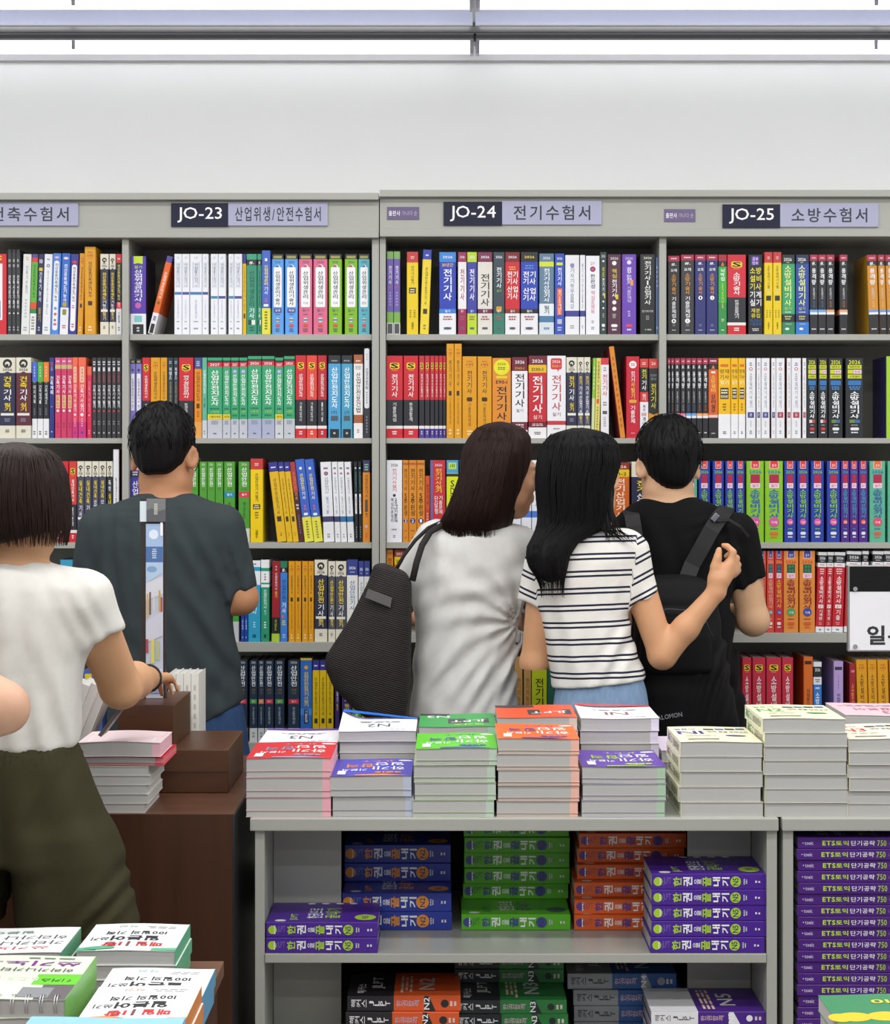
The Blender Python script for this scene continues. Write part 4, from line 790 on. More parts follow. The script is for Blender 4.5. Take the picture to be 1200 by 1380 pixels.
flat('lilac교재', 'lilac book with broad lilac cover showing', '#b39ad0', '위험물기능사', '#3c2c5a', .4, .7, .36, extra=[('r', .1, .9, .07, .11, '#33304a'), ('d', .45, .55, .16, .35, '#7a6a9a', 5), ('r', .25, .75, .76, .95, '#e2d6ee', .1)], side='#a68cc4')
flat('redslant', 'dark red slim book, fifth shelf', '#9c1f2c', '소방기사실기', '#e89a3a', .25, .9, .4, extra=[('h', '2026', .5, .1, .6, .03, '#e8c0c4')], side='#8a1a28')
# ================================================================ the rows of books: (design, left px, right px, {top, dy forward, lean, bottom})
B1, B2, B3, B4L, B4R, B5 = 450.5, 590.5, 731, 865.5, 853, 1001
def rows(): 
    Y5 = [('yellownavy', 421.5, 430.5), ('yellownavy', 431, 440), ('yellownavy', 440.5, 449.5)]
    return [
 ('top', 'leftmost bay', B1, 342, [('redpanel', -18, 9), ('wrapdark', 10, 15.8, dict(t=336)), ('wrapdark', 16, 21.3, dict(t=336)), ('wrapdark', 21.5, 27, dict(t=336)), ('palegrey', 28, 39, dict(l=1.9)), ('greenleft', 39.5, 48, dict(l=1.9)), ('navythin', 48.5, 56, dict(l=1.9)), ('whitesmall', 56.5, 67.5, dict(l=1.9)),
   ('bluepill', 68, 79, dict(l=1.9, t=341)), ('bluewhite', 80, 91.5, dict(l=1.9, t=341)), ('navypill', 92, 103, dict(l=1.9)), ('goldA', 104, 111.5, dict(l=1.9, t=341)), ('goldA', 115, 130, dict(t=333, f=.012, n='thick tall ')), ('one전산', 135, 146.5), ('one전산', 147.5, 156), ('redblack', 156.5, 164)]),
 ('top', 'JO-23 bay', B1, 342, [('purple위생', 175.5, 197, dict(t=345)), ('orangelean', 199, 207.5, dict(t=344, l=14)), ('white1', 235, 245.2), ('white2', 245.4, 255.5), ('white1', 256, 272.5), ('white2', 272.8, 281), ('white3', 284, 294), ('white4', 294.3, 304.5), ('white3', 308, 315.3), ('white4', 315.6, 326.5), ('yellowthin', 327.3, 332),
   ('green위생', 332.3, 346.5), ('green위생', 347, 353, dict(n='narrow ')), ('blueyellow위생', 353.5, 365, dict(t=338, f=.012)), ('bayblue1', 366.3, 382.5), ('bayblue2', 384.3, 401.5), ('baypink', 403, 421), ('baypink', 422.5, 441.5), ('baylime', 443.3, 461), ('baylime', 464.8, 482), ('bayteal', 483.2, 498.5)]),
 ('top', 'JO-24 bay', B1 - 1.5, 338, [('purplegreen', 521.5, 530.4, dict(t=337)), ('purplegreen', 530.8, 539.5, dict(t=337)), ('yellowred', 548.5, 564, dict(f=.008)), ('yellowblue', 566, 578, dict(l=2.2, t=335, f=.008)), ('sd30', 592, 615), ('sdwhite', 617.5, 629), ('sdlime', 629.8, 643), ('sdcream', 644, 664), ('sdgreen', 665, 680.5), ('sdred', 681, 701), ('sdnavy', 702, 725.5),
   ('water', 727, 747, dict(t=340)), ('bluebox', 748, 761, dict(t=340)), ('whitenavy', 762, 781, dict(t=342)), ('whitenavy', 782, 789, dict(t=342, n='narrow ')), ('whiteround', 790, 808.5, dict(t=343)), ('cozgreen', 809, 818), ('cozmaroon', 819, 837.5, dict(t=341)), ('purple전기', 838.5, 858, dict(t=341)), ('black전산', 863, 883.5, dict(t=341)), ('bluenarrow', 884.3, 888.5, dict(t=345))]),
 ('top', 'JO-25 bay', B1 + 1, 344, [('yoblack', 900.5, 916.5, dict(t=345.5)), ('yoblack2', 918, 936), ('yoblue1', 937, 951.8), ('yoblue2', 952.5, 968), ('green뇌박', 968.6, 980), ('S소방기술', 980.6, 1006), ('black재분', 1009, 1028.5), ('yellowred소', 1030, 1041, dict(t=341, f=.01)), ('yellowred소', 1041.7, 1053, dict(t=341, f=.01)), ('sbgreen', 1054, 1072), ('sbblue', 1073, 1091),
   ('ybblue', 1092, 1102.8), ('ybblue', 1103.2, 1114), ('yborange', 1114.4, 1125.3), ('yborange', 1132, 1143), ('ybmust', 1172, 1185.5, dict(l=-1.8)), ('ybmust', 1187, 1196, dict(l=-1.8)), ('ybmust', 1197, 1209, dict(l=-1.8))]),
 ('second', 'leftmost bay', B2, 482, [('one건축필', -1, 21), ('one건축실', 22, 42.5, dict(f=.006)), ('t3blue', 43, 50, dict(t=488)), ('t3green', 50.4, 58, dict(t=488)), ('t3orange', 58.4, 66, dict(t=488)), ('navy계획', 66.5, 73), ('pink건축', 74, 82), ('pink건축', 82.3, 90), ('pink건축', 90.3, 98), ('coral건축', 98.3, 105.5, dict(f=.008)), ('coral건축', 106, 116.5, dict(f=.008)), ('redshort', 117, 123.5, dict(t=494)),
   ('black건축', 124, 130.2), ('black건축', 130.6, 136.7), ('black건축', 137, 143.3), ('black건축', 144, 150.2), ('black건축', 150.6, 156.7), ('black건축', 157, 163.3)]),
 ('second', 'JO-23 bay', B2, 482, [('lilac', 174.3, 182.5, dict(t=484)), ('lilac', 183, 191, dict(t=484)), ('S위생', 191.5, 202.3), ('gold위생', 203, 216), ('gold위생', 216.4, 225.3), ('darkteal', 226, 233.5), ('darkteal', 234, 240.3), ('S연구', 241, 261), ('orange지도', 262, 272), ('greenthin', 272.5, 279), ('jido27', 279.5, 299.8), ('jido27', 300.2, 310.8), ('jidoai', 311.2, 322), ('jidoai', 322.4, 333.5), ('jido26', 334, 352.6, dict(t=480)), ('jido26', 353, 370.2, dict(t=480)), ('jidoai2', 370.7, 382), ('jidodeep', 382.6, 397.6, dict(t=480)),
   ('S안전', 398.3, 412.8, dict(t=479)), ('S보건', 413.3, 427.5, dict(t=479)), ('S보건2', 428.3, 440.5, dict(t=479)), ('skyblue1', 442.5, 459.5, dict(t=479)), ('skyblue2', 460.3, 475.3, dict(t=479)), ('brown보건', 476.8, 489.3, dict(t=478)), ('tallwhite', 490.3, 499, dict(t=469))]),
 ('second', 'JO-24 bay', B2 - .5, 479, [('S전기', 520.5, 543.3), ('S전기2', 544, 564)] + [('S얇', a, b) for a, b in ((565, 572.3), (572.7, 579.5), (580, 585.7), (586, 591.3), (591.7, 596.8), (597.2, 601.3))] + [('gold전기', 602, 612, dict(t=463, f=.008, n='tall ')), ('gold전기', 612.5, 622.5, dict(t=463, f=.008, n='tall ')), ('gold전기', 623.3, 642.8, dict(t=480, f=.006)), ('gold전기', 643.6, 663, dict(t=480)), ('orangeE90', 663.6, 689, dict(t=482)), ('whiteD60', 690, 711.5, dict(t=481)), ('redD30', 712.5, 737), ('whiteE60', 737.6, 763),
   ('one전기실', 763.6, 778, dict(t=481)), ('one전기산', 778.5, 787.2, dict(t=481)), ('one전기산', 787.6, 796, dict(t=481)), ('limethin', 797, 801, dict(l=1.5, t=482)), ('yellowgreen', 801.5, 808, dict(l=1.5, t=482)), ('white전기', 810, 821, dict(t=482)), ('orangered', 836.5, 843.5, dict(t=466, l=-7.2)), ('red기출', 844.3, 862, dict(t=480, f=.004)), ('white10', 862.6, 874.3, dict(t=483)), ('blackyel', 874.8, 888.4, dict(t=483))]),
 ('second', 'JO-25 bay', B2 + .8, 483.5, [('ybblue', 900, 904.3), ('yborange', 904.7, 909)] + [(k, a, b) for k, a, b in (('ybpink', 909.4, 917.2), ('ybpink', 917.6, 924.6), ('ybblue', 925, 932), ('ybblue', 932.4, 939), ('yborange', 939.4, 947), ('yborange', 947.4, 955))] + [('orange감리', 955.4, 968), ('yellow방재', 968.6, 985), ('yellow방재', 985.5, 995.3), ('yellow방재', 995.7, 1005)] +
   [(k, a, b) for k, a, b in (('whnavy', 1006, 1018.8), ('whnavy', 1020, 1026), ('whnavy', 1026.5, 1037.8), ('whnavy', 1040, 1046), ('whred', 1046.4, 1058), ('whred', 1061, 1066.8), ('whred', 1067.2, 1080), ('whred', 1082, 1087.3))] + [('bbred', 1088, 1101.8), ('bbred', 1103.3, 1116), ('bbwhite', 1117, 1136.5), ('bbwhite', 1140, 1164.5), ('limecover', 1195, 1216, dict(t=481))]),
 ('third', 'leftmost bay', B3, 622, [('one실내', 40, 52), ('S실내', 53, 66), ('S실내', 67, 92.3), ('S실내2', 93, 103.4), ('one실내', 104, 113.5), ('one실내', 114, 123.5), ('one실내산', 124.2, 133), ('one실내산', 133.4, 143), ('one독학', 144, 152), ('whitered', 152.6, 160.5, dict(t=606))]),
 ('third', 'JO-23 bay', B3 - .5, 622, [('violet', 174.5, 189, dict(t=624)), ('grn', 200, 212), ('grn', 245, 256), ('grn', 256.5, 267), ('grn', 269, 279), ('grn', 279.4, 290), ('grn', 290.4, 301), ('grnblue', 302, 316.8), ('grnred', 321.5, 337), ('yellowred산', 338, 355, dict(t=618, f=.01)), ('leanyellow', 374, 386.5, dict(l=-6.8)), ('leanyellow', 387, 394.8, dict(l=-6.8)), ('leanyellow', 395.2, 403, dict(l=-6.8)), ('leanmaroon', 403.3, 410.3, dict(l=-6.8)), ('leanblue', 410.8, 423, dict(l=-6.8, t=618)), ('leanblue', 423.5, 435.5, dict(l=-6.8, t=618)),
   ('whlnavy', 436.5, 451, dict(l=-2.6)), ('whlnavy', 452, 459.5, dict(l=-2.6)), ('whlblue', 460, 468, dict(l=-2.6)), ('whlblue', 469, 477.8, dict(l=-2.6)), ('blackpill', 478.4, 483.2, dict(l=-.8)), ('blackpill', 484, 488.7, dict(l=-.8)), ('orangenavy', 489, 499, dict(t=620))]),
 ('third', 'JO-24 bay', B3 - .5, 620, [('white실기', 521, 542.3), ('wk3', 543, 550.8), ('wk2', 551.2, 561.8), ('wk1', 562.2, 572.8), ('orangesmall', 573.3, 579.5, dict(t=641)), ('red실기', 580, 600.5), ('yellow1', 602, 618), ('leanblue', 620, 634), ('whitebluestrip', 690, 702.5), ('whitebluestrip', 703.2, 716.5), ('whitebluestrip', 717.2, 730), ('orange산업', 824, 848.7, dict(t=623)), ('one전기산업', 851.5, 878, dict(t=622))]),
 ('third', 'JO-25 bay', B3 + .3, 622, [('fteal', 921, 940), ('fblue', 942, 957.5), ('fblue', 961, 976), ('fblue', 978, 990.5), ('fblue', 992.5, 1004), ('flime', 1006.5, 1030), ('flime', 1031.5, 1055.8), ('fblue', 1057.5, 1073), ('fblue', 1075, 1090.5), ('fblue', 1093.5, 1111), ('fblue', 1115, 1132.5), ('fpurple', 1134, 1145.3), ('fpurple', 1146, 1157.2), ('fpurple', 1158, 1170), ('fteal', 1172.5, 1193.8), ('fteal', 1197, 1216)]),
 ('fourth', 'leftmost bay', B4L, 755, [('bluelight', 81, 98)]),
 ('fourth', 'JO-23 bay', B4L, 757, [('greengrey', 308, 322), ('bluethin', 325, 329.3), ('bluethin', 329.7, 334), ('cyan', 334.6, 351.2, dict(t=756)), ('greenwhite', 351.8, 363, dict(t=755)), ('redyellow', 366, 377, dict(l=.6)), ('blue기사', 378, 387.5), ('gold산안', 389, 397.6), ('gold산안', 398, 406), ('gold산안', 407.3, 415.4), ('gold산안', 415.8, 423), ('one산안', 424, 441.3, dict(t=755)), ('one산안회', 442.6, 452), ('one산안회', 452.5, 467), ('whiteblue산안', 467.6, 482.5, dict(t=755)), ('whiteblue산안', 483.5, 490.6), ('whiteblue산안', 491, 498.8)]),
 ('fourth', 'JO-24 bay', B4R, 741, [('wk1', 521, 530), ('orange산업', 531.5, 548)]),
 ('fourth', 'JO-25 bay', B4R - .5, 742.5, [('forred', 1022, 1033), ('forred', 1034, 1044), ('fred', 1044.5, 1056), ('forange2', 1056.5, 1076.5), ('forange', 1078, 1099), ('redw1', 1099.5, 1111.5, dict(l=2, t=744)), ('redw2', 1112, 1121, dict(l=2, t=744)), ('redw3', 1121.5, 1136.5, dict(l=2, t=744)), ('redw3', 1138, 1158, dict(l=2)), ('redw2', 1159, 1168, dict(l=2)), ('redw1', 1173, 1188, dict(l=2)), ('redw2', 1190, 1204, dict(l=1))]),
 ('fifth', 'leftmost bay', B5, 903, [('bluearch', 112, 126), ('bluearch', 126.7, 138)]),
 ('fifth', 'JO-23 bay', B5, 891, [('navy산안', 320, 333.5), ('navy산안녹', 336.5, 347), ('navy산안주', 348, 356.3), ('navy산안', 357, 369), ('navy산안녹', 370.5, 383.3), ('navy산안', 388.3, 404), ('bluegolden', 405, 420.7, dict(t=888))] + Y5 + [('purplethin', 452, 457.5), ('purplethin', 461, 474), ('greenpart', 475, 487), ('yellowpart', 488, 498)]),
 ('fifth', 'JO-24 bay', B5 - 1, 886, [('whitesa', 680, 691.5), ('kraft', 694, 704.5), ('kraft', 706.5, 716), ('limegi', 717, 737.5), ('tealpart', 738.5, 747)]),
 ('fifth', 'JO-25 bay', B5 - 1, 887, [('S소방', 1001, 1013.3), ('S소방', 1014.5, 1032.2), ('S소방', 1033.2, 1053.5), ('S소방', 1054.5, 1069.5), ('orange교재', 1083.5, 1096, dict(t=886)), ('whiteblue소방', 1096.7, 1108, dict(t=893)), ('lilac교재', 1124, 1137, dict(t=892)), ('redslant', 1145.5, 1154, dict(t=895)), ('gold소방', 1157, 1171.5, dict(t=890, l=-1.5)), ('gold소방', 1172.5, 1184.5, dict(t=890, l=-1.5)), ('gold소방', 1185.5, 1200, dict(t=890, l=-1.5)), ('gold소방', 1202, 1215, dict(t=890, l=-1.5))]),
]
ORD = ['first', 'second', 'third', 'fourth', 'fifth', 'sixth', 'seventh', 'eighth', 'ninth', 'tenth', 'eleventh', 'twelfth', 'thirteenth', 'fourteenth', 'fifteenth', 'sixteenth', 'seventeenth', 'eighteenth', 'nineteenth', 'twentieth', 'twenty-first', 'twenty-second', 'twenty-third', 'twenty-fourth', 'twenty-fifth', 'twenty-sixth', 'twenty-seventh', 'twenty-eighth', 'twenty-ninth', 'thirtieth', 'thirty-first']
_bm = {}
for shelf, bayname, bot, top, lst in rows():
    zs = Z({'top': 450.5, 'second': 590.5, 'third': 731, 'fourth': 865.5 if 'left' in bayname or '23' in bayname else 853, 'fifth': 1001 if 'left' in bayname or '23' in bayname else 1000}[shelf], YB + .012) + .0004
    cnt = {}
    dk = lambda e: (e[3].get('n', '') if len(e) > 3 else '') + D[e[0]][0]
    for e in lst: cnt[dk(e)] = cnt.get(dk(e), 0) + 1
    ba, bb = [(X(a, YB), X(b, YB)) for nm_, a, b in (('leftmost', -157, 164.5), ('JO-23', 173.5, 501.5), ('JO-24', 520, 889), ('JO-25', 898.5, 1270)) if bayname.startswith(nm_)][0]
    seen = {}
    for k, e in enumerate(lst):
        key, x0, x1 = e[:3]; op = e[3] if len(e) > 3 else {}
        desc, base, side, items = D[key]
        Yb = YS - op.get('f', 0)
        xa_, xb_ = max(X(x0, YS), ba + .0006), min(X(x1, YS), bb - .0006)
        wd = (xb_ - xa_) * 0.985
        ln = R(op.get('l', 0))
        hh = (bot - op.get('t', top)) * YS / F
        if ln: hh = (hh - wd * abs(math.sin(ln))) / math.cos(ln)
        hh = min(hh, 0.327)
        if ln: wd *= math.cos(ln)
        dd = 0.188 if hh < .29 else .2
        mk = (key, round(wd, 4), round(hh, 3))
        if mk in _bm:
            o = _bm[mk].copy(); COL.objects.link(o)
            p = _bm[mk].children[0].copy(); COL.objects.link(p); p.parent = o
        else:
            o = book_mesh(wd, hh, dd, base, items, side).build('exam_book')
            pages_box(wd, hh, dd).build('page_block', o)
            _bm[mk] = o
        xc = (xa_ + xb_) / 2
        o.location = (xc, Yb, zs)
        if ln:
            # pivot on the lower corner that touches the board
            o.rotation_euler = (0, ln, 0)
            o.location = (xc + 0, Yb, zs + wd / 2 * abs(math.sin(ln)))
        k_ = dk(e); seen[k_] = seen.get(k_, 0) + 1
        nm = op.get('n', '')
        d = (nm + desc).replace('spine', 'book', 1)
        place = '%s shelf, %s' % (shelf, bayname)
        if cnt[k_] > 1:
            q = ['', '', 'two', 'three', 'four', 'five', 'six', 'seven', 'eight', 'nine', 'ten'][cnt[k_]]
            e = '%s from left of %s, ' % (ORD[seen[k_] - 1], q)
            d = (e if len((e + d + ' ' + place).replace('-', ' ').split()) <= 16 else '%s of %s, ' % (ORD[seen[k_] - 1], q)) + d
        tag(o, d + ', ' + place, 'book', 'exam books on the %s shelf of the %s' % (shelf, bayname))
# ================================================================ the display table and the books lying on and under it
YT = 4.08
LEV = {'N1': '#2a4aa0', 'N2': '#2a44a8', 'N3': '#3f9a24', 'N4': '#dd6a22', 'N5': '#4a2c96'}


def table_unit(xl, xr, ul, ur, fill, label, shelf_py):
    t = empty('display_table', (X((xl + xr) / 2, YT), YT, 0)); ox = t.location.x
    tag(t, label, 'table', 'grey steel display tables')
    lx = lambda px, Y=YT: X(px, Y) - ox
    zt, zu = Z(1103, YT), Z(1120, YT)
    m = MB(); m.box(lx(xl), lx(xr), 0, 0.66, zu, zt, STEEL, bev=0.0025); m.build('table_top', t)
    for a, b in (ul, ur):
        m = MB(); m.box(lx(a), lx(b), 0.012, 0.65, 0, zu, STEEL, bev=0.0015); m.build('side_panel', t)
    zz = Z(shelf_py, YT)
    xa, xb = lx(ul[1]) , lx(ur[0])
    m = MB(); m.box(xa + .001, xb - .001, 0.008, 0.63, zz - 12 * YT / F, zz, M('#a5a69f', 0.22, 0.05, 6.0, tag='painted_steel'), bev=0.0015); m.build('shelf', t)
    m = MB(); m.box(xa + .001, xb - .001, 0.008, 0.63, 0.17, 0.19, STEEL, bev=0.0015); m.build('shelf', t)
    m = MB(); m.box(xa, xb, 0.03, 0.05, 0, 0.168, STEEL2); m.build('kick_board', t)
    m = MB(); m.box(xa, xb, 0.632, 0.648, 0, zu, M('#2c2c2c', .8, .05, tag='dark_back')); m.build('back_panel', t)
    for a, b in fill:
        for z0, z1 in ((zz, zu), (0.19, zz - 12 * YT / F)):
            m = MB(); m.box(X(a, YT + .215) - ox, X(b, YT + .215) - ox, 0.215, 0.225, z0 + .001, z1 - .001, STEEL2); m.build('filler_panel', t)
    return t, zt, zz
tu1, ZTAB, ZSH = table_unit(337, 1050, (343, 356), (1035, 1049), [(369, 460), (927, 1012)], 'grey steel display table with JLPT books on top and on its shelf', 1287)
tu2, _, ZSH2 = table_unit(1055, 1420, (1057, 1071), (1404, 1418), [], 'grey steel display table at the picture edge holding the stack of TOEIC books', 1391)


def inv(items):
    """Turn a cover layout head to tail (rows in the opposite order), for covers read from the other side of the table."""
    out = []
    for i in items:
        i = list(i)
        if i[0] == 'b': i[1], i[2] = 1 - i[2], 1 - i[1]
        elif i[0] in 'rd': i[3], i[4] = 1 - i[4], 1 - i[3]
        elif i[0] == 'q': i[1] = [(x, 1 - z) for x, z in i[1]]
        elif i[0] == 'c': i[2] = 1 - i[2]
        elif i[0] == 'h': i[3] = 1 - i[3]
        elif i[0] in 'vt': i[3], i[4] = 1 - i[4], 1 - i[3]
        out.append(tuple(i))
    return out


# ---- lying book, pages towards the viewer: centre of the bottom at the origin, front edge at y=0
def lying_book(w_, d_, t_, cover, art=None, flip=True, spine=None, spine_items=None, spine_col=None, under=None, tab=None, work=0.0, inner=None, wav=0.0012, lift=0.0, name='textbook', seed=0, keep=False):
    rnd = random.Random(seed)
    o = None
    mb = MB(); mc0 = PR(cover); mu = PR(under or cover); n = 12; ct = 0.0007
    ph = rnd.uniform(0, 6)
    def zt(x, y, base): return base + wav * math.sin(ph + x / w_ * 5.0) * (1 if base > t_ * .5 else .3) + lift * max(0, (-(x / w_) - .18)) ** 2 * max(0, y / d_) * 3
    def plate(zb, mc):
        ny = 4
        g = {}
        for layer, dz in ((0, 0), (1, ct)):
            for i in range(n + 1):
                for j in range(ny + 1):
                    x = -w_ / 2 + w_ * i / n; y = d_ * j / ny
                    g[(layer, i, j)] = (x, y, zt(x, y, zb) + dz)
        for i in range(n):
            for j in range(ny):
                mb.quad(g[1, i, j], g[1, i + 1, j], g[1, i + 1, j + 1], g[1, i, j + 1], mc)
                mb.quad(g[0, i, j + 1], g[0, i + 1, j + 1], g[0, i + 1, j], g[0, i, j], PR('#e6e4de'))
        for i in range(n):
            mb.quad(g[0, i, 0], g[0, i + 1, 0], g[1, i + 1, 0], g[1, i, 0], mc)
            mb.quad(g[0, i + 1, ny], g[0, i, ny], g[1, i, ny], g[1, i + 1, ny], mc)
        for j in range(ny):
            mb.quad(g[0, 0, j + 1], g[0, 0, j], g[1, 0, j], g[1, 0, j + 1], mc)
            mb.quad(g[0, n, j], g[0, n, j + 1], g[1, n, j + 1], g[1, n, j], mc)
    if work:
        plate(work + 0.0006, mu)
    plate(t_ - ct, mc0)
    plate(0.0, mu)
    sx = {'l': -1, 'r': 1}.get(spine, 0)
    if sx:
        zb = work + .0006 if work else 0.0
        sm = PR(spine_col or cover)
        x = sx * (w_ / 2 + .0004)
        mb.box(min(x, x - sx * .0008), max(x, x - sx * .0008), 0.0, d_, zb, t_, sm)
        if spine_items:
            draw_items(mb, spine_items, Vector((x + sx * .0001, d_, (zb + t_) / 2)), Vector((0, 0, 1)), UY, Vector((sx, 0, 0)), t_ - zb, d_)
    if art:
        if flip and not keep: art = inv(art)
        k0 = len(mb.v)
        if flip: draw_items(mb, art, Vector((0, 0.0, t_)), -UX, -UY, UZ, w_, d_, 0.00015)
        else: draw_items(mb, art, Vector((0, d_, t_)), UX, UY, UZ, w_, d_, 0.00015)
        for k in range(k0, len(mb.v)):
            v = mb.v[k]; mb.v[k] = (v[0], v[1], v[2] + zt(v[0], v[1], t_) - t_)
    o = mb.build(name)
    def block(z0, z1, nm):
        b = MB(); g = 10; e = .0022
        for i in range(g):
            xa, xb = -w_ / 2 + .001 + (w_ - .002) * i / g, -w_ / 2 + .001 + (w_ - .002) * (i + 1) / g
            za, zb = zt(xa, 0, z0), zt(xb, 0, z0); zc, zd = zt(xa, 0, z1), zt(xb, 0, z1)
            mt = PAGES()
            if tab and i == g - 1: mt = M(tab, .7, .25, 60, stretch=(.3, .3, 30), tag='index_tint')
            b.quad((xa, e, za), (xb, e, zb), (xb, e, zd), (xa, e, zc), mt)
            b.quad((xb, d_ - e, zb), (xa, d_ - e, za), (xa, d_ - e, zc), (xb, d_ - e, zd), PAGES())
            for ya, yb in ((e, d_ * .5), (d_ * .5, d_ - e)):
                b.quad((xa, ya, zt(xa, ya, z1)), (xb, ya, zt(xb, ya, z1)), (xb, yb, zt(xb, yb, z1)), (xa, yb, zt(xa, yb, z1)), PAGES())
        for s_ in (-1, 1):
            x = s_ * (w_ / 2 - .001)
            q = [(x, e, zt(x, 0, z0)), (x, d_ - e, zt(x, d_, z0)), (x, d_ - e, zt(x, d_, z1)), (x, e, zt(x, 0, z1))]
            b.add(q if s_ > 0 else q[::-1], ((0, 1, 2, 3),), M(tab, .7, .25, 60, stretch=(.3, .3, 30), tag='index_tint') if (tab and s_ > 0) else PAGES())
        b.build(nm, o)
    if work:
        block(ct, work, 'workbook_pages')
        block(work + .0013, t_ - ct, 'page_block')
    else:
        block(ct, t_ - ct, 'page_block')
    return o


def art_jlpt(base, c2, lev):
    return [('h', 'JLPT', .45, .14, .42, .07, c2), ('c', .1, .12, .09, '#e8e8ec', .05), ('h', '일단', .3, .33, .38, .17, '#eef0f2'), ('h', '합격', .66, .42, .34, .2, c2), ('h', '하기!', .3, .58, .4, .2, '#eef0f2'), ('h', '기본서', .72, .66, .3, .12, '#eef0f2'),
            ('c', .3, .83, .17, c2, .07), ('h', lev, .3, .83, .18, .07, base), ('r', .82, .92, .72, .92, '#eef0f2'), ('q', ((.05, 1), (.35, .93), (.7, .95), (.7, 1)), c2)]
def art_hackers(base, dark, lev):
    return [('r', 0, 1, .5, 1, '#26262a'), ('h', 'JLPT', .3, .62, .4, .16, '#eceef0'), ('h', '해커스', .3, .84, .4, .12, '#e2e4e6'), ('h', lev, .75, .72, .3, .3, '#f0f0f0'), ('d', .1, .9, .1, .35, '#e8e8e8', 3)]
def art_white(c, lev): return [('r', 0, 1, 0, .12, c), ('h', lev, .5, .6, .3, .22, '#8a3a44' if c == '#c8303c' else '#4a4f66', 0), ('d', .2, .8, .3, .4, '#9a9ca4', 2), ('d', .12, .4, .86, .9, '#8a9ab4', 1)]
def art_cream(c, lev): return [('h', '일본어', .18, .2, .26, .1, c), ('h', lev, .22, .42, .32, .2, c), ('r', .42, .55, .18, .26, '#2c3440'), ('r', .57, .68, .16, .24, '#3a6aa0'), ('r', .7, .82, .14, .22, '#2c3440'), ('r', .84, .95, .12, .2, '#3a6aa0'),
            ('h', '단어 문법 모의고사', .7, .38, .5, .1, '#3c4048'), ('c', .75, .62, .13, c, .05), ('d', .12, .5, .6, .68, '#b8b49a', 2), ('r', .12, .5, .84, .88, '#8a8470')]


def tint(c):
    a = [int(c[i:i + 2], 16) for i in (1, 3, 5)]; b = (0xc4, 0xc2, 0xbd)
    return '#%02x%02x%02x' % tuple(int(.22 * x + .78 * y) for x, y in zip(a, b))


def stack(px0, px1, Yf, z0, n, tot, cover, art, label, grp, front_px=True, depth=0.245, top_lift=0.0, nm='textbook', posn=None, jit=.004, **kw):
    """n lying books between pixel columns px0 and px1 at depth Yf; tot = height of the stack."""
    wd = (px1 - px0) * Yf / F
    th = tot / n
    work = kw.pop('work_frac', 0) * th
    for k in range(n):
        last = k == n - 1
        rnd = random.Random(hash((px0, k)) & 0xffff) if False else random.Random(int(px0 * 7 + k * 31))
        ub = tint(cover); o = lying_book(wd, depth, th - .0006, cover if last else ub, art if last else None, under=ub, tab=kw.get('tab'), work=work, spine=kw.get('spine'), spine_items=kw.get('spine_items'), spine_col=kw.get('spine_col', cover),
                       flip=kw.get('flip', True), lift=top_lift if last else 0, seed=int(px0 + k * 13), name=nm, wav=kw.get('wav', .0011) if last else .0002)
        o.location = (X((px0 + px1) / 2, Yf) + rnd.uniform(-jit, jit), Yf + rnd.uniform(0, .006), z0 + k * th + .0003)
        place = 'topmost' if last else ('lowest' if k == 0 else ORD[k] + ' from the bottom')
        if n == 1: place = 'single'
        tag(o, '%s, %s' % (place, label), 'book', grp)


FR = YT + 0.012
def hgt(py): return (1101 - py) * FR / F
stack(331.5, 446.5, FR, ZTAB, 3, hgt(1021), '#c8222c', art_jlpt('#c8222c', '#8f8fb0', 'N5'), 'red JLPT textbook, front stack beside the dark wooden cabinet', 'red JLPT stack', tab='#e6a8b4', work_frac=.3)
stack(445.5, 556, FR, ZTAB, 2, hgt(1045), '#4a44b0', art_jlpt('#4a44b0', '#e08a3a', 'N1'), 'violet JLPT textbook with orange title, low front stack', 'violet JLPT stack', tab='#b4bccc', work_frac=.3)
stack(558.5, 669, FR, ZTAB, 4, hgt(1008), '#5abe1e', art_jlpt('#5abe1e', '#4a5a9a', 'N3'), 'bright green JLPT textbook, front stack', 'bright green JLPT stack', tab='#b8c8b8', work_frac=.26)
stack(671.5, 782, FR, ZTAB, 5, hgt(995), '#ea6420', art_jlpt('#ea6420', '#5a4a9a', 'N4'), 'orange JLPT textbook, tall front stack', 'orange JLPT stack', tab='#e8b4a4', work_frac=.2)
stack(784, 897, FR, ZTAB, 3, hgt(1033), '#5a36a0', art_jlpt('#5a36a0', '#a8c83a', 'N5'), 'purple JLPT textbook with lime title, front stack', 'purple JLPT stack', tab='#a8c4a8', work_frac=.26)
CRS = lambda c: [('v', '일본어', .5, .06, .3, .6, c), ('h', 'N', .5, .36, .5, .06, c), ('d', .2, .8, .45, .9, '#6a6450', 6)]
stack(917, 1028, FR, ZTAB, 5, hgt(999), '#ece6c8', art_cream('#3a4a9c', 'N1'), 'thick cream N1 workbook with blue title, pages to the front', 'cream N1 stack', spine='l', spine_items=CRS('#7a4a8a'), flip=False, jit=.003)
stack(1031, 1143, FR, ZTAB, 7, hgt(968), '#e6e6c4', art_cream('#4a9a4a', 'N2'), 'thick cream N2 workbook with green title, tallest stack', 'cream N2 stack', spine='l', spine_items=CRS('#3a8a3a'), flip=False, jit=.003)
stack(1145, 1257, FR, ZTAB, 6, hgt(995), '#ece2cc', art_cream('#b83a3a', 'N3'), 'thick cream N3 workbook with red title, at the picture edge', 'cream N3 stack', spine='l', flip=False, jit=.003)
BK = FR + 0.275
def hgb(py): return ZB(py) - ZTAB
def ZB(py): return Z(py, BK)
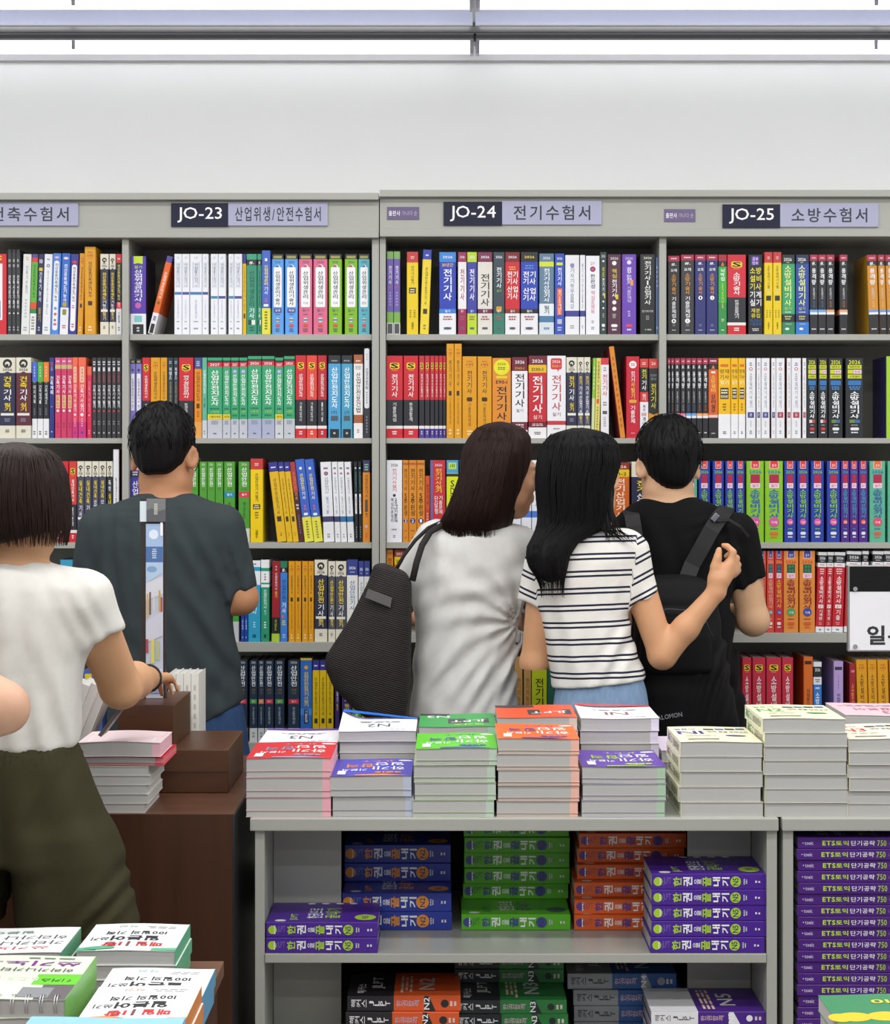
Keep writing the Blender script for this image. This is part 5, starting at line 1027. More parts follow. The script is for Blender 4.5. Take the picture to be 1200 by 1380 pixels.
for (a, b, topy, n, cov, art, lab, g, kw) in (
    (349, 455, 1001, 4, '#e6e4ea', art_white('#5a3a96', 'N3'), 'white workbook with violet edge, back row behind the red stack', 'white violet-edged stack', dict(tab='#d8d4e0')),
    (457, 562, 985, 6, '#e8eaf0', art_white('#2a6ed0', 'N2'), 'white workbook with blue edge, back row behind the violet stack', 'white blue-edged stack', dict(top_lift=.075)),
    (565, 669, 979, 6, '#2f9a48', [('h', 'N3', .75, .22, .3, .16, '#e8ece8'), ('r', .08, .62, .4, .75, '#3a3c40'), ('h', 'JLPT', .35, .57, .46, .2, '#e8e8e8'), ('h', '해커스', .35, .85, .4, .1, '#d8e84a'), ('r', .6, 1, .02, .14, '#33363a')], 'dark green JLPT book, back row behind the bright green stack', 'dark green stack', dict(tab='#a8d0b0')),
    (672, 780, 967, 6, '#d8502a', [('r', .5, 1, .02, .2, '#33363a'), ('h', 'N4', .72, .12, .3, .14, '#f0e8e4'), ('r', .05, .6, .4, .78, '#33363a'), ('h', 'JLPT', .33, .6, .46, .2, '#e8e8e8')], 'dark orange JLPT book, back row behind the orange stack', 'dark orange stack', dict(tab='#d8c8b8')),
    (783, 889, 968, 6, '#e8e6ec', art_white('#c8303c', 'N1'), 'white workbook with red edge, back row behind the purple stack', 'white red-edged stack', dict(tab='#dcd4e4', top_lift=.02)),
    (893, 1000, 1012, 4, '#ddd2e4', art_white('#a890c0', 'N4'), 'pale lilac workbook, back row behind the cream N1 stack', 'pale lilac stack', dict()),
    (1140, 1246, 964, 6, '#e2c4cc', [('h', '일본어', .5, .5, .5, .2, '#b8485a'), ('h', 'N3', .3, .75, .3, .2, '#a86a7a'), ('d', .1, .9, .15, .3, '#b890a0', 2)], 'pink workbook, back row behind the cream N3 stack', 'pink stack', dict(tab='#dab8c4'))):
    stack(a, b, BK, ZTAB, n, hgb(topy), cov, art, lab, g, depth=.235, jit=.002, **kw)


# ---- books lying with the spine to the viewer
def spine_jlpt(c1, lev, small):
    return [('c', .5, .055, .3, c1, .3), ('d', .2, .8, .065, .085, '#e8e8ec', 1), ('t', 'JLPT', .5, .1, .17, .55, small), ('v', '한', .5, .185, .265, .62, c1, .03), ('v', '권', .5, .27, .36, .64, '#ecedf0', .03), ('v', '으로', .5, .37, .435, .36, '#ecedf0', .02), ('v', '끝', .5, .44, .525, .64, c1, .03), ('v', '내', .5, .53, .605, .62, '#ecedf0', .03), ('v', '기', .5, .61, .685, .6, '#ecedf0', .03),
            ('c', .5, .735, .36, c1), ('h', lev, .5, .735, .5, .05, '#3a2a6a' if lev != 'N2' else '#26306a'), ('d', .3, .7, .8, .84, '#c8c8d4', 2), ('d', .4, .6, .9, .955, '#eceaf0', 2)]
def cover_jlpt(c1, lev):
    return [('h', 'JLPT', .26, .24, .3, .08, c1, .03), ('h', '한권으로', .45, .42, .5, .14, '#e8e8ee', .02), ('h', '끝내기', .45, .58, .5, .14, c1, .02), ('c', .24, .88, .14, c1, .13), ('h', lev, .24, .88, .14, .06, '#4a2c6a'), ('c', .08, .12, .05, '#dcdce4', .07)] + [('c', .93, .36 + .13 * i, .04, '#e6e6ee', .05) for i in range(4)]
def sideways(key, wd, hh, dd, base, items, cover):
    mb = book_mesh(wd, hh, dd, base, items, None, c=.0012)
    if cover: draw_items(mb, cover, Vector((wd / 2, dd / 2, hh)), UY, UZ, UX, dd, hh)
    o = mb.build('textbook'); pages_box(wd, hh, dd).build('page_block', o)
    o.rotation_euler = (0, R(-90), 0)
    return o
_sw = {}
def lay(key, base, items, cover, px_right, Yf, zlow, th, hh, dd, label, grp):
    k = (key, round(th, 4))
    if k in _sw:
        o = _sw[k].copy(); COL.objects.link(o); p = _sw[k].children[0].copy(); COL.objects.link(p); p.parent = o
    else:
        o = sideways(key, th, hh, dd, base, items, cover); _sw[k] = o
    o.location = (X(px_right, Yf), Yf, zlow + th / 2 + .0003)
    tag(o, label, 'book', grp)
    return o
NTH = lambda k, n: 'topmost' if k == n - 1 else ('lowest' if k == 0 else ORD[k] + ' from the bottom')
def spines(key, base, items, cover, lst, thpx, Y0, z0, hh, what, grp):
    z = z0
    for k, (pr, Yf) in enumerate(lst):
        th = thpx * Y0 / F
        lay(key, base, items, cover, pr, Yf, z, th - .0006, hh, .188, '%s, %s' % (NTH(k, len(lst)), what), grp)
        z += th
L_ = .2575
zs = ZSH + .0004
spines('n2', '#27389a', spine_jlpt('#e0922e', 'N2', '#6a74b8'), cover_jlpt('#e0922e', 'N2'), [(609, 4.30), (608.5, 4.30), (607.5, 4.42), (607.5, 4.425)], 25.2, 4.30, zs, L_, 'blue N2 textbook on the table shelf, spine to the front', 'blue N2 stack')
spines('n5', '#4a2390', spine_jlpt('#a6cc34', 'N5', '#7a62b0'), cover_jlpt('#a6cc34', 'N5'), [(509, 4.095), (509.3, 4.098)], 20.6, 4.09, zs, .2512, 'purple N5 textbook in the pair near the shelf corner', 'purple N5 pair')
spines('n3', '#57ae1c', spine_jlpt('#3f4a8a', 'N3', '#3a6a3a'), cover_jlpt('#3a5a5a', 'N3'), [(769, 4.30), (766, 4.456), (768, 4.45), (767.5, 4.456), (768, 4.45), (767, 4.456)], 21.6, 4.30, zs, L_, 'green N3 textbook on the table shelf', 'green N3 stack')
spines('n4', '#dc5f1e', spine_jlpt('#5a3a8a', 'N4', '#9a4a5a'), cover_jlpt('#5a3a8a', 'N4'), [(921, 4.30), (921, 4.31), (920, 4.33), (923, 4.36), (922.5, 4.38), (925, 4.38)], 20.2, 4.32, zs, L_, 'orange N4 textbook on the table shelf', 'orange N4 stack')
spines('n5', '#4a2390', spine_jlpt('#a6cc34', 'N5', '#7a62b0'), cover_jlpt('#a6cc34', 'N5'), [(1031, 4.095), (1032.3, 4.099), (1032.6, 4.101), (1032.3, 4.099), (1032.6, 4.101)], 21.2, 4.10, zs, L_, 'purple N5 textbook in the taller pile near the side panel', 'purple N5 pile')
# lower compartment
zl = .1904
def spine_hk(c1, dark, lev, wt='#e8e8ea'):
    return [('b', 0, .41, dark), ('v', '해커스', .5, .03, .17, .5, wt), ('v', 'JLPT', .5, .19, .38, .46, wt), ('v', '한권합격', .5, .43, .64, .42, '#c8a8b8'), ('q', ((0, .68), (1, .68), (1, .72), (0, .78)), dark), ('h', lev, .5, .7, .8, .05, '#f0f0f2'), ('c', .5, .86, .26, dark), ('d', .3, .7, .9, .97, '#e8d8d4', 2)]
def cover_hk(c1, dark, lev): return [('r', 0, 1, 0, .4, dark), ('h', '해커스', .3, .12, .4, .08, '#e6e6e8'), ('h', 'JLPT', .55, .27, .5, .12, '#e6e6e8'), ('h', lev, .5, .7, .5, .14, '#d8d8da'), ('d', .1, .9, .46, .58, '#e8c8b8', 3)]
spines('h2', '#da5a26', spine_hk('#da5a26', '#26242a', 'N2'), cover_hk('#da5a26', '#26242a', 'N2'), [(620, 4.13), (620, 4.13), (619, 4.13), (621, 4.135)], 21.6, 4.13, zl, L_, 'black and orange N2 textbook on the bottom shelf', 'black and orange N2 stack')
spines('h3', '#2a7a3c', spine_hk('#2a7a3c', '#22262a', 'N3'), cover_hk('#1f4a2c', '#22262a', 'N3'), [(766, 4.11), (767, 4.11), (766, 4.16), (764, 4.16), (760, 4.3), (760, 4.3)], 19, 4.14, zl, L_, 'dark green N3 textbook on the bottom shelf', 'dark green N3 stack')
spines('h4', '#2c5a9a', spine_hk('#2c5a9a', '#9a9da4', 'N4', '#3a3c44'), cover_hk('#26456e', '#8a8d94', 'N4'), [(921, 4.295), (921, 4.295), (920, 4.295), (912, 4.30)], 21.5, 4.295, zl, L_, 'grey and blue N4 textbook on the bottom shelf', 'grey and blue N4 stack')
spines('h5', '#4a2484', spine_hk('#4a2484', '#e4e4e8', 'N5', '#5a5a62'), cover_hk('#3a1c6a', '#e6e6ea', 'N5'), [(1032, 4.10), (1031, 4.10), (1032, 4.10), (1032, 4.10)], 17.8, 4.10, zl, L_, 'white and purple N5 textbook on the bottom shelf', 'white and purple N5 stack')
# the tall pile of the second table
ets = [('r', .46, .56, .04, .05, '#e0d8ec', .05), ('t', 'toeic', .5, .06, .135, .34, '#e0d8ec', 0), ('t', 'ETS', .5, .215, .325, .46, '#b8dc3a', .03), ('t', '토익', .5, .33, .445, .48, '#b8dc3a', .02), ('t', '단기공략', .5, .465, .675, .48, '#ece8f2', .01), ('t', '750', .5, .695, .775, .56, '#a8c83a', .012), ('t', 'LC RC', .5, .8, .9, .26, '#a06aa8', 0)]
n = 17
spines('ets', '#4a2078', ets, [('h', '토익', .3, .25, .3, .1, '#b8dc3a'), ('h', '단기공략', .4, .4, .5, .1, '#ece8f2'), ('h', '750', .4, .65, .5, .16, '#a8c83a')], [(1228.5 + (k * 7 % 5) * .6, 4.095 + .002 * (k % 3)) for k in range(n)], 15.25, 4.095, ZSH2 + .0004, L_, 'purple TOEIC textbook in the tall pile on the second table', 'tall pile of purple TOEIC books')


# ================================================================ dark wooden cabinet with its boxes
WOOD = M('#432818', .5, .35, 3.0, spec=.3, stretch=(9, 9, .7), tag='dark_wood')
WOODT = M('#5a3a2a', .35, .3, 3.0, stretch=(.8, 9, 9), tag='dark_wood_top')
BOXW = M('#4c2d18', .4, .35, 4.0, stretch=(.8, 9, 9), tag='box_wood')
YC = 4.05; ZC = Z(1097, YC)
t = empty('wooden_cabinet', (-.95, YC, 0)); tag(t, 'dark brown wooden cabinet behind the woman in olive shorts', 'cabinet')
m = MB(); m.box(-.5, X(315, YC) + .95, 0, .85, ZC - .002, ZC, WOODT); m.build('cabinet_top', t)
m = MB(); m.box(-.49, X(314, YC) + .95, .0005, .84, 0.0, ZC - .0021, WOOD); m.build('body', t)
m = MB(); m.box(X(314, YC) + .95, X(316.5, YC) + .95, .0, .84, 0.0, ZC - .0021, M('#26262a', .3, .05, tag='edge_strip')); m.build('edge_strip', t)
YB1 = 4.315; t = empty('wooden_riser', (-.66, YB1, ZC)); tag(t, 'low dark wooden box standing on the cabinet top', 'wooden box', 'wooden display boxes')
h1 = Z(1010, YB1) - ZC
m = MB(); m.box(-.125, X(308, YB1) + .66, 0, .32, .0003, h1, BOXW, bev=.003); m.build('box_body', t)
m = MB(); m.box(-.124, X(308, YB1) + .659, -.0012, .0, .05, .0512, M('#2a170e', .6)); m.build('seam', t)
YB2 = 4.34; t = empty('wooden_riser', (-.72, YB2, ZC + h1)); tag(t, 'upper dark wooden box, stacked on the low wooden box', 'wooden box', 'wooden display boxes')
h2 = Z(950, YB2) - ZC - h1
m = MB(); m.box(-.062, X(235, YB2) + .72, 0, .28, .0004, h2, BOXW, bev=.003); m.build('box_body', t)
ZBOX = ZC + h1 + h2
# slim upright display strip on the upper box
ys = 4.47; t = empty('display_strip', P(206, 890, ys)); t.location.z = ZBOX; tag(t, 'slim upright picture strip standing on the upper wooden box', 'display')
c = t.location; hz = lambda py: Z(py, ys) - ZBOX
m = MB(); m.box(X(189.5, ys) - c.x, X(223, ys) - c.x, 0, .02, 0.0004, hz(672), M('#2e2a2c', .4, .05, tag='strip_body')); 
m.build('backing', t)
m = MB(); xa, xb = X(197, ys) - c.x, X(220, ys) - c.x; fw = xb - xa; H = hz(706)
m.box(xa, xb, -.003, -.0002, .001, H, PR('#b4bccb'))
draw_items(m, [('r', 0, 1, 0, .13, '#9db6d8'), ('c', .45, .06, .28, '#d4dfec'), ('r', 0, 1, .13, .22, '#4a6ea2'), ('d', .35, .65, .14, .2, '#c8d4e6', 5), ('q', ((0, .22), (1, .22), (1, .28), (0, .34)), '#a9c0d8'), ('c', .35, .26, .3, '#7a9cc4', .18), ('q', ((0, .34), (1, .3), (1, .4), (0, .44)), '#c8cad2'),
    ('r', .05, .15, .4, .54, '#c9a05a'), ('r', .2, .3, .39, .52, '#6a5044'), ('r', .45, .5, .42, .5, '#d8d2c0'), ('r', .75, .85, .38, .5, '#b8a04a'), ('r', .88, .97, .42, .54, '#b04a44'), ('q', ((0, .56), (1, .5), (1, .64), (0, .68)), '#bfc1ce'), ('r', 0, .15, .66, .74, '#a04a54'), ('r', .3, .5, .66, .8, '#c8c26a'), ('r', .6, .8, .67, .78, '#a8b088'), ('r', 0, 1, .83, .88, '#c9ccd8'), ('r', 0, 1, .9, .97, '#8a8cb0')], Vector(((xa + xb) / 2, -.003, H)), UX, UZ, -UY, fw, H)
m.build('picture_panel', t)
m = MB(); m.box(X(198, ys) - c.x, X(223.5, ys) - c.x, -.006, -.003, hz(703), hz(672), PR('#77787a'))
draw_items(m, [('q', ((0, .5), (.3, .4), (.6, .55), (1, .45), (1, 1), (0, 1)), '#5a5c62'), ('d', .4, .6, .2, .7, '#d8d8c8', 6)], Vector((X(210.7, ys) - c.x, -.006, hz(672))), UX, UZ, -UY, X(223.5, ys) - X(198, ys), hz(672) - hz(703)); m.build('photo_card', t)
m = MB(); m.box(X(189, ys) - c.x, X(199.5, ys) - c.x, -.004, -.0005, hz(703), hz(675.5), PR('#cfdbe2')); m.build('white_flap', t)
m = MB(); m.box(X(216.5, ys) - c.x, X(219.8, ys) - c.x, -.0045, -.003, hz(722), hz(704), PR('#e8e8ea')); m.build('price_tag', t)
# white books standing behind the boxes
for k in range(4):
    th = .0195; o = book_mesh(th * .97, .243, .14, '#e4e2da', [('d', .3, .7, .1, .9, '#b8b8b0', 8)]).build('paperback'); pages_box(th * .97, .243, .14).build('page_block', o)
    o.location = (X(232, 4.68) + th * k, 4.68, ZC + .0004)
    tag(o, '%s of four white paperbacks standing behind the wooden boxes' % ORD[k], 'book', 'white paperbacks behind the boxes')
# cream page edges leaning against the upper box
for k in range(4):
    th = .021; o = lying_book(.275, .12, th, '#e8dcd4', None, seed=40 + k, name='paperback', wav=.0)
    a = R(-68)
    o.rotation_euler = (0, a, 0)
    o.location = (-.846 - .0235 * (3 - k), 4.30, ZC + .001 + .1375 * math.sin(R(68)))
    tag(o, '%s of four leaning paperbacks with cream page edges, beside the white T-shirt' % ORD[k], 'book', 'leaning paperbacks on the cabinet')
# stack in front
zz = ZC; 
for k in range(5):
    th = 12.6 * 4.06 / F
    o = lying_book(.188, .21, th - .0005, '#d8d4cc', None, seed=60 + k, name='paperback', wav=.0002)
    o.location = (X(195, 4.06) - .094 + (.006 if k % 2 else 0) + .002 * k, 4.062, zz + .0003); zz += th
    tag(o, '%s pale paperback, stack on the cabinet corner under the open book' % NTH(k, 6), 'book', 'pale paperbacks on the cabinet corner')
o = lying_book(.186, .2, .019, '#c22a34', None, seed=71, name='paperback', tab='#d8707c', wav=.0012, work=.004); o.location = (X(221, 4.07) - .093, 4.066, zz + .0006); zz += .0205
tag(o, 'red covered paperback just under the open book on the cabinet corner', 'book')
o = lying_book(.186, .175, .0325, '#f0dade', [('r', .04, .96, .06, .5, '#e8c4cc'), ('r', .1, .9, .6, .94, '#f4eef0')], seed=73, name='open_book', tab='#e0b0ba', wav=.002); o.location = (X(216, 4.05) - .093, 4.056, zz + .002)
tag(o, 'thick open book with pink tinted pages, topmost on the cabinet corner stack', 'book')


# ================================================================ foreground tables
def plain_table(x0, x1, y0, y1, z, label, nm='wooden_table'):
    t = empty(nm, ((x0 + x1) / 2, (y0 + y1) / 2, 0)); tag(t, label, 'table', 'low brown tables in the foreground')
    a, b = (x1 - x0) / 2, (y1 - y0) / 2
    m = MB(); m.box(-a, a, -b, b, z - .03, z, M('#6a4a38', .45, .25, 3.0, stretch=(.8, 8, 8), tag='table_wood'), bev=.002); m.build('table_top', t)
    m = MB(); m.box(-a + .012, a - .012, -b + .012, b - .012, .0, z - .0301, WOOD); m.build('body', t)
    return t
ZF = Z(1295, 3.6)
plain_table(-.95, X(302, 3.6), 2.45, 3.6, ZF, 'low brown table in front of the woman in olive shorts')
plain_table(.6, 1.3, 2.4, 3.15, ZF, 'low brown table at the lower picture corner under the green book')
def art_100(c): return [('h', '작심', .62, .12, .2, .07, c), ('d', .1, .45, .1, .2, '#9a9ca0', 2), ('h', '100일의 기적', .5, .36, .62, .13, '#33343a', .025), ('h', '일본어', .48, .56, .5, .18, '#33343a', .035), ('h', '쓰기', .84, .58, .18, .12, '#4a4b52', .02), ('h', '매일', .3, .78, .26, .15, '#c43a40', .035), ('r', .5, .53, .7, .86, '#7a4a50'), ('h', '1장', .68, .79, .2, .15, '#c43a40', .035), ('r', 0, 1, .9, 1, c), ('c', .78, .92, .16, c, .06)]
def fore(nm, x0, x1, yf, yb, z0, n, ztop, cover, art, label, grp, spine='r', sc=None, rot=0, **kw):
    th = (ztop - z0) / n
    for k in range(n):
        last = k == n - 1
        o = lying_book(x1 - x0, yb - yf, th - .0005, cover, art if last else None, flip=True, spine=spine, spine_col=sc, seed=int(abs(x0) * 1000) + k, name=nm, wav=.0014 if last else .0003, **kw)
        o.location = ((x0 + x1) / 2 + .003 * (k % 2), yf, z0 + k * th + .0003); o.rotation_euler.z = R(rot)
        tag(o, (NTH(k, n) + ', ' if n > 1 else '') + label, 'book', grp)
G1, B1_, O1 = '#5fae86', '#5f9ec2', '#d88a4a'
fore('language_book', X(102, 3.363), X(236, 3.363), 3.363, 3.563, ZF, 3, .640, '#eceeee', art_100(G1), 'white book with green trim, back pile on the low table', 'green trimmed piles', sc=G1)
fore('language_book', -.609, -.422, 3.12, 3.316, ZF, 2, .62, '#eceef2', art_100(B1_), 'white book with blue trim at the table edge', 'blue trimmed pile', sc=B1_)
fore('language_book', -.592, -.417, 2.912, 3.112, ZF, 3, .645, '#efeef0', art_100(O1), 'white book with orange trim in front of the blue trimmed ones', 'orange trimmed pile', sc=O1)
fore('language_book', -.66, -.4146, 2.70, 2.90, ZF, 3, .655, '#8fc0e0', [('r', .08, .3, .9, .94, '#dfe8ee'), ('c', .86, .92, .05, '#e8eef2')], 'sky blue book nearest the viewer on the low table', 'sky blue pile', sc='#8fc0e0')
fore('language_book', -.9, -.70, 3.31, 3.494, ZF, 3, .65, '#eeeff0', [('h', '히라가나', .35, .4, .6, .16, '#5a5c60'), ('h', '가타카나', .35, .62, .6, .16, '#5a5c60'), ('h', '쓰기노트', .5, .82, .7, .12, '#c8504a'), ('h', '일본어', .6, .2, .4, .1, '#6a8a74')], 'white handwriting practice book at the corner of the low table', 'white practice pile', sc='#5a9a74')
o = None
for k in range(3):
    last = k == 2; th = (.655 - ZF) / 3
    o = lying_book(.215, .27, th - .0005, '#dcecd0', [('r', 0, 1, .0, .32, '#6a6468'), ('c', .7, .14, .14, '#a84a44', .1), ('r', .15, .4, .04, .26, '#8a8c90'), ('r', 0, 1, .32, .56, '#6cc83c'), ('h', '해커스', .18, .42, .24, .08, '#2c3c1c'), ('h', '왕초보', .45, .44, .26, .1, '#e8f4dc'), ('h', '첫걸음', .78, .44, .3, .1, '#24381c'), ('h', '히라가나가타카나', .5, .65, .8, .09, '#6a5a6c'), ('h', '쓰기노트', .5, .8, .84, .12, '#8a3a94', .02), ('d', .1, .6, .9, .95, '#8a9a84', 1), ('c', .9, .92, .08, '#6a7884', .04)] if last else None, flip=True, spine='r', spine_col='#7ab85a', seed=90 + k, name='practice_notebook', keep=True)
    o.location = (-.735, 3.0, ZF + k * th + .0003)
    tag(o, '%s spiral practice notebook with lime band and purple title' % NTH(k, 3), 'book', 'spiral practice notebooks')
    if last:
        m = MB(); wire = M('#c8c8cc', .3, .02, metal=.8, tag='wire')
        for i in range(9):
            for dx in (-.0022, .0022):
                x = -.1 + .024 * i + dx
                m.tube([(x, .012 + .015 * math.cos(R(a)), th - .012 + .016 * math.sin(R(a))) for a in range(0, 360, 30)] + [(x, .027, th - .012)], .0009, wire, 5)
        m.build('spiral_wire', o, smooth=True)
fore('green_book', .632, .82, 2.87, 3.08, ZF, 3, .64, '#2f7d52', [('c', .32, .62, .2, '#e2b41e', .16), ('c', .55, .6, .16, '#e2b41e', .13), ('c', .82, .6, .15, '#e2b41e', .13), ('c', .95, .62, .1, '#e2b41e', .12), ('d', .2, .6, .86, .93, '#cfe0d4', 2), ('h', '10', .5, .22, .16, .1, '#e2c43a')], 'green book with yellow cloud shapes in the lower corner', 'green books in the lower corner', spine=None)


# ================================================================ sign frame on a post, at the edge of the picture
ysn = 4.685; t = empty('category_sign', (X(1225, ysn), ysn, ZTAB)); c = t.location
tag(t, 'framed black and white category sign on a post reading 일본어', 'sign')
xa, xb = X(1143.5, ysn) - c.x, X(1306, ysn) - c.x; zz = lambda py: Z(py, ysn) - ZTAB
m = MB(); m.box(xa, xb, 0, .018, zz(878), zz(762), M('#a8a8a6', .35, .05, metal=.6, tag='sign_frame'), bev=.0015); m.build('frame', t)
m = MB(); m.box(xa + .004, xb - .004, -.003, 0, zz(797), zz(763.5), M('#0e0e10', .6, .03, spec=.2, tag='black_panel')); m.build('black_panel', t)
m = MB(); m.box(xa + .004, xb - .004, -.003, 0, zz(876), zz(797.5), M('#d9dade', .45, .02, tag='white_panel'))
fit_text(m, '일본어', Vector(((X(1168.5, ysn) + X(1250, ysn)) / 2 - c.x, -.0033, zz(856))), UX, UZ, X(1250, ysn) - X(1168.5, ysn), 26.5 * ysn / F, M('#26272c', .5, tag='ink'), .03); m.build('white_panel', t)
for px, py in ((1152.5, 793.5), (1152.5, 871), (1297, 793.5), (1297, 871)):
    m = MB(); m.tube([(X(px, ysn) - c.x, -.0075, zz(py)), (X(px, ysn) - c.x, -.003, zz(py))], .0058, M('#c4c4c6', .25, .02, metal=.9, tag='screw'), 14); m.build('screw', t, smooth=False)
m = MB(); m.tube([(0, .012, .0), (0, .012, zz(877))], .009, M('#a8a8a6', .35, .05, metal=.6, tag='sign_frame'), 12); m.build('post', t, smooth=True)
m = MB(); m.tube([(0, .012, .0004), (0, .012, .008)], .05, M('#a8a8a6', .35, .05, metal=.6, tag='sign_frame'), 24); m.build('foot_plate', t)
# ================================================================ people: bodies and clothes as smooth implicit surfaces
def ss(x): return x * x * (3 - 2 * x)


class Field:
    """A distance field on a regular grid; surface() extracts one continuous mesh (surface nets)."""
    def __init__(s, lo, hi, h):
        s.lo = np.array(lo, float); s.h = h
        n = np.ceil((np.array(hi) - s.lo) / h).astype(int) + 1
        ax = [s.lo[i] + h * np.arange(n[i]) for i in range(3)]
        s.x, s.y, s.z = [a.astype(np.float32) for a in np.meshgrid(*ax, indexing='ij', sparse=True)]
        s.shape = tuple(n)
        s.d = np.full(s.shape, 9.0, np.float32)

    def add(s, d, k=0.02):
        if k <= 0:
            s.d = np.minimum(s.d, d); return s
        h = np.clip(0.5 + 0.5 * (s.d - d) / k, 0, 1)
        s.d = (s.d * (1 - h) + d * h - k * h * (1 - h)).astype(np.float32)
        return s

    def cut(s, d, k=0.008):                    # keep only where d < 0
        h = np.clip(0.5 - 0.5 * (s.d - d) / k, 0, 1)
        s.d = (s.d * (1 - h) + d * h + k * h * (1 - h)).astype(np.float32)
        return s

    def sub(s, d, k=0.006): return s.cut(-d, k)

    # primitives
    def cap(s, a, b, ra, rb, sc=None):
        a, b = np.array(a, float), np.array(b, float)
        ab = b - a
        L = float(ab @ ab) or 1e-9
        t = np.clip(((s.x - a[0]) * ab[0] + (s.y - a[1]) * ab[1] + (s.z - a[2]) * ab[2]) / L, 0, 1)
        return np.sqrt((s.x - a[0] - t * ab[0]) ** 2 + (s.y - a[1] - t * ab[1]) ** 2 + (s.z - a[2] - t * ab[2]) ** 2) - (ra + (rb - ra) * t)

    def ell(s, c, r, axes=None):
        p = [s.x - c[0], s.y - c[1], s.z - c[2]]
        if axes is not None:
            p = [p[0] * a[0] + p[1] * a[1] + p[2] * a[2] for a in axes]
        k0 = np.sqrt((p[0] / r[0]) ** 2 + (p[1] / r[1]) ** 2 + (p[2] / r[2]) ** 2)
        k1 = np.sqrt((p[0] / r[0] ** 2) ** 2 + (p[1] / r[1] ** 2) ** 2 + (p[2] / r[2] ** 2) ** 2) + 1e-6
        return k0 * (k0 - 1) / k1

    def loft(s, rings, e=2.3, capr=0.02):
        """rings: (z, x left, x right, y front, y back), any order in z; smooth interpolation."""
        r = np.array(sorted(rings), float)
        zz = np.linspace(r[0, 0], r[-1, 0], 160)
        cols = []
        for c in range(1, 5):
            t = np.interp(zz, r[:, 0], r[:, c])
            k = 9
            w_ = np.hanning(k + 2)[1:-1]; w_ /= w_.sum()
            t = np.convolve(np.pad(t, k // 2, mode='edge'), w_, 'valid')
            cols.append(t)
        zg = s.z.ravel()
        L, Rr, Fy, By = [np.interp(zg, zz, c).astype(np.float32)[None, None, :] for c in cols]
        cx, ax = (L + Rr) / 2, np.maximum((Rr - L) / 2, 1e-3)
        cy, ay = (Fy + By) / 2, np.maximum((By - Fy) / 2, 1e-3)
        q = (np.abs((s.x - cx) / ax) ** e + np.abs((s.y - cy) / ay) ** e) ** (1 / e)
        d = (q - 1) * np.minimum(ax, ay)
        dz = np.maximum(s.z - r[-1, 0], r[0, 0] - s.z)
        m = capr
        out = np.sqrt(np.maximum(d + m, 0) ** 2 + np.maximum(dz + m, 0) ** 2) + np.minimum(np.maximum(d + m, dz + m), 0) - m
        return out.astype(np.float32)

    def plane(s, p, n):                        # negative on the side the normal points away from
        n = np.array(n, float); n = n / np.linalg.norm(n)
        return (s.x - p[0]) * n[0] + (s.y - p[1]) * n[1] + (s.z - p[2]) * n[2]

    def surface(s, name, mat, parent=None, attr=None, relax=1):
        f = s.d; h = s.h
        ins = f < 0
        nx, ny, nz = f.shape
        cnt = np.zeros((nx - 1, ny - 1, nz - 1), np.int8)
        for i in (0, 1):
            for j in (0, 1):
                for k in (0, 1):
                    cnt += ins[i:nx - 1 + i, j:ny - 1 + j, k:nz - 1 + k]
        act = np.argwhere((cnt > 0) & (cnt < 8))
        idx = np.full(cnt.shape, -1, np.int64)
        idx[act[:, 0], act[:, 1], act[:, 2]] = np.arange(len(act))
        acc = np.zeros((len(act), 3)); num = np.zeros(len(act))
        cor = [(i, j, k) for i in (0, 1) for j in (0, 1) for k in (0, 1)]
        val = {c: f[act[:, 0] + c[0], act[:, 1] + c[1], act[:, 2] + c[2]] for c in cor}
        for a in cor:
            for ax in range(3):
                if a[ax] == 0:
                    b = list(a); b[ax] = 1; b = tuple(b)
                    va, vb = val[a], val[b]
                    m = (va < 0) != (vb < 0)
                    t = va[m] / (va[m] - vb[m])
                    p = np.tile(np.array(a, float), (m.sum(), 1)); p[:, ax] = t
                    acc[m] += p; num[m] += 1
        V = s.lo + h * (act + acc / num[:, None])
        faces = []
        for ax in range(3):
            o = [0, 1, 2]; o.remove(ax)
            sl0 = [slice(None)] * 3; sl1 = [slice(None)] * 3
            sl0[ax] = slice(0, f.shape[ax] - 1); sl1[ax] = slice(1, f.shape[ax])
            A, B = ins[tuple(sl0)], ins[tuple(sl1)]
            e = np.argwhere(A != B)
            e = e[(e[:, o[0]] > 0) & (e[:, o[1]] > 0) & (e[:, o[0]] < f.shape[o[0]] - 1) & (e[:, o[1]] < f.shape[o[1]] - 1)]
            if not len(e): continue
            q = []
            for du, dv in ((-1, -1), (0, -1), (0, 0), (-1, 0)):
                c = e.copy(); c[:, o[0]] += du; c[:, o[1]] += dv
                q.append(idx[c[:, 0], c[:, 1], c[:, 2]])
            q = np.stack(q, 1)
            a_in = A[e[:, 0], e[:, 1], e[:, 2]]
            flipm = a_in if ax != 1 else ~a_in
            q[~flipm] = q[~flipm][:, ::-1]
            faces.append(q)
        Fq = np.concatenate(faces)
        Fq = Fq[(Fq >= 0).all(1)]
        for _ in range(relax):                 # light smoothing along the mesh edges
            sm = np.zeros_like(V); n_ = np.zeros(len(V))
            for a, b in ((0, 1), (1, 2), (2, 3), (3, 0)):
                np.add.at(sm, Fq[:, a], V[Fq[:, b]]); np.add.at(n_, Fq[:, a], 1)
                np.add.at(sm, Fq[:, b], V[Fq[:, a]]); np.add.at(n_, Fq[:, b], 1)
            V = V * .5 + .5 * sm / np.maximum(n_, 1)[:, None]
        me = bpy.data.meshes.new(name)
        me.from_pydata(V.tolist(), [], Fq.tolist())
        me.materials.append(mat)
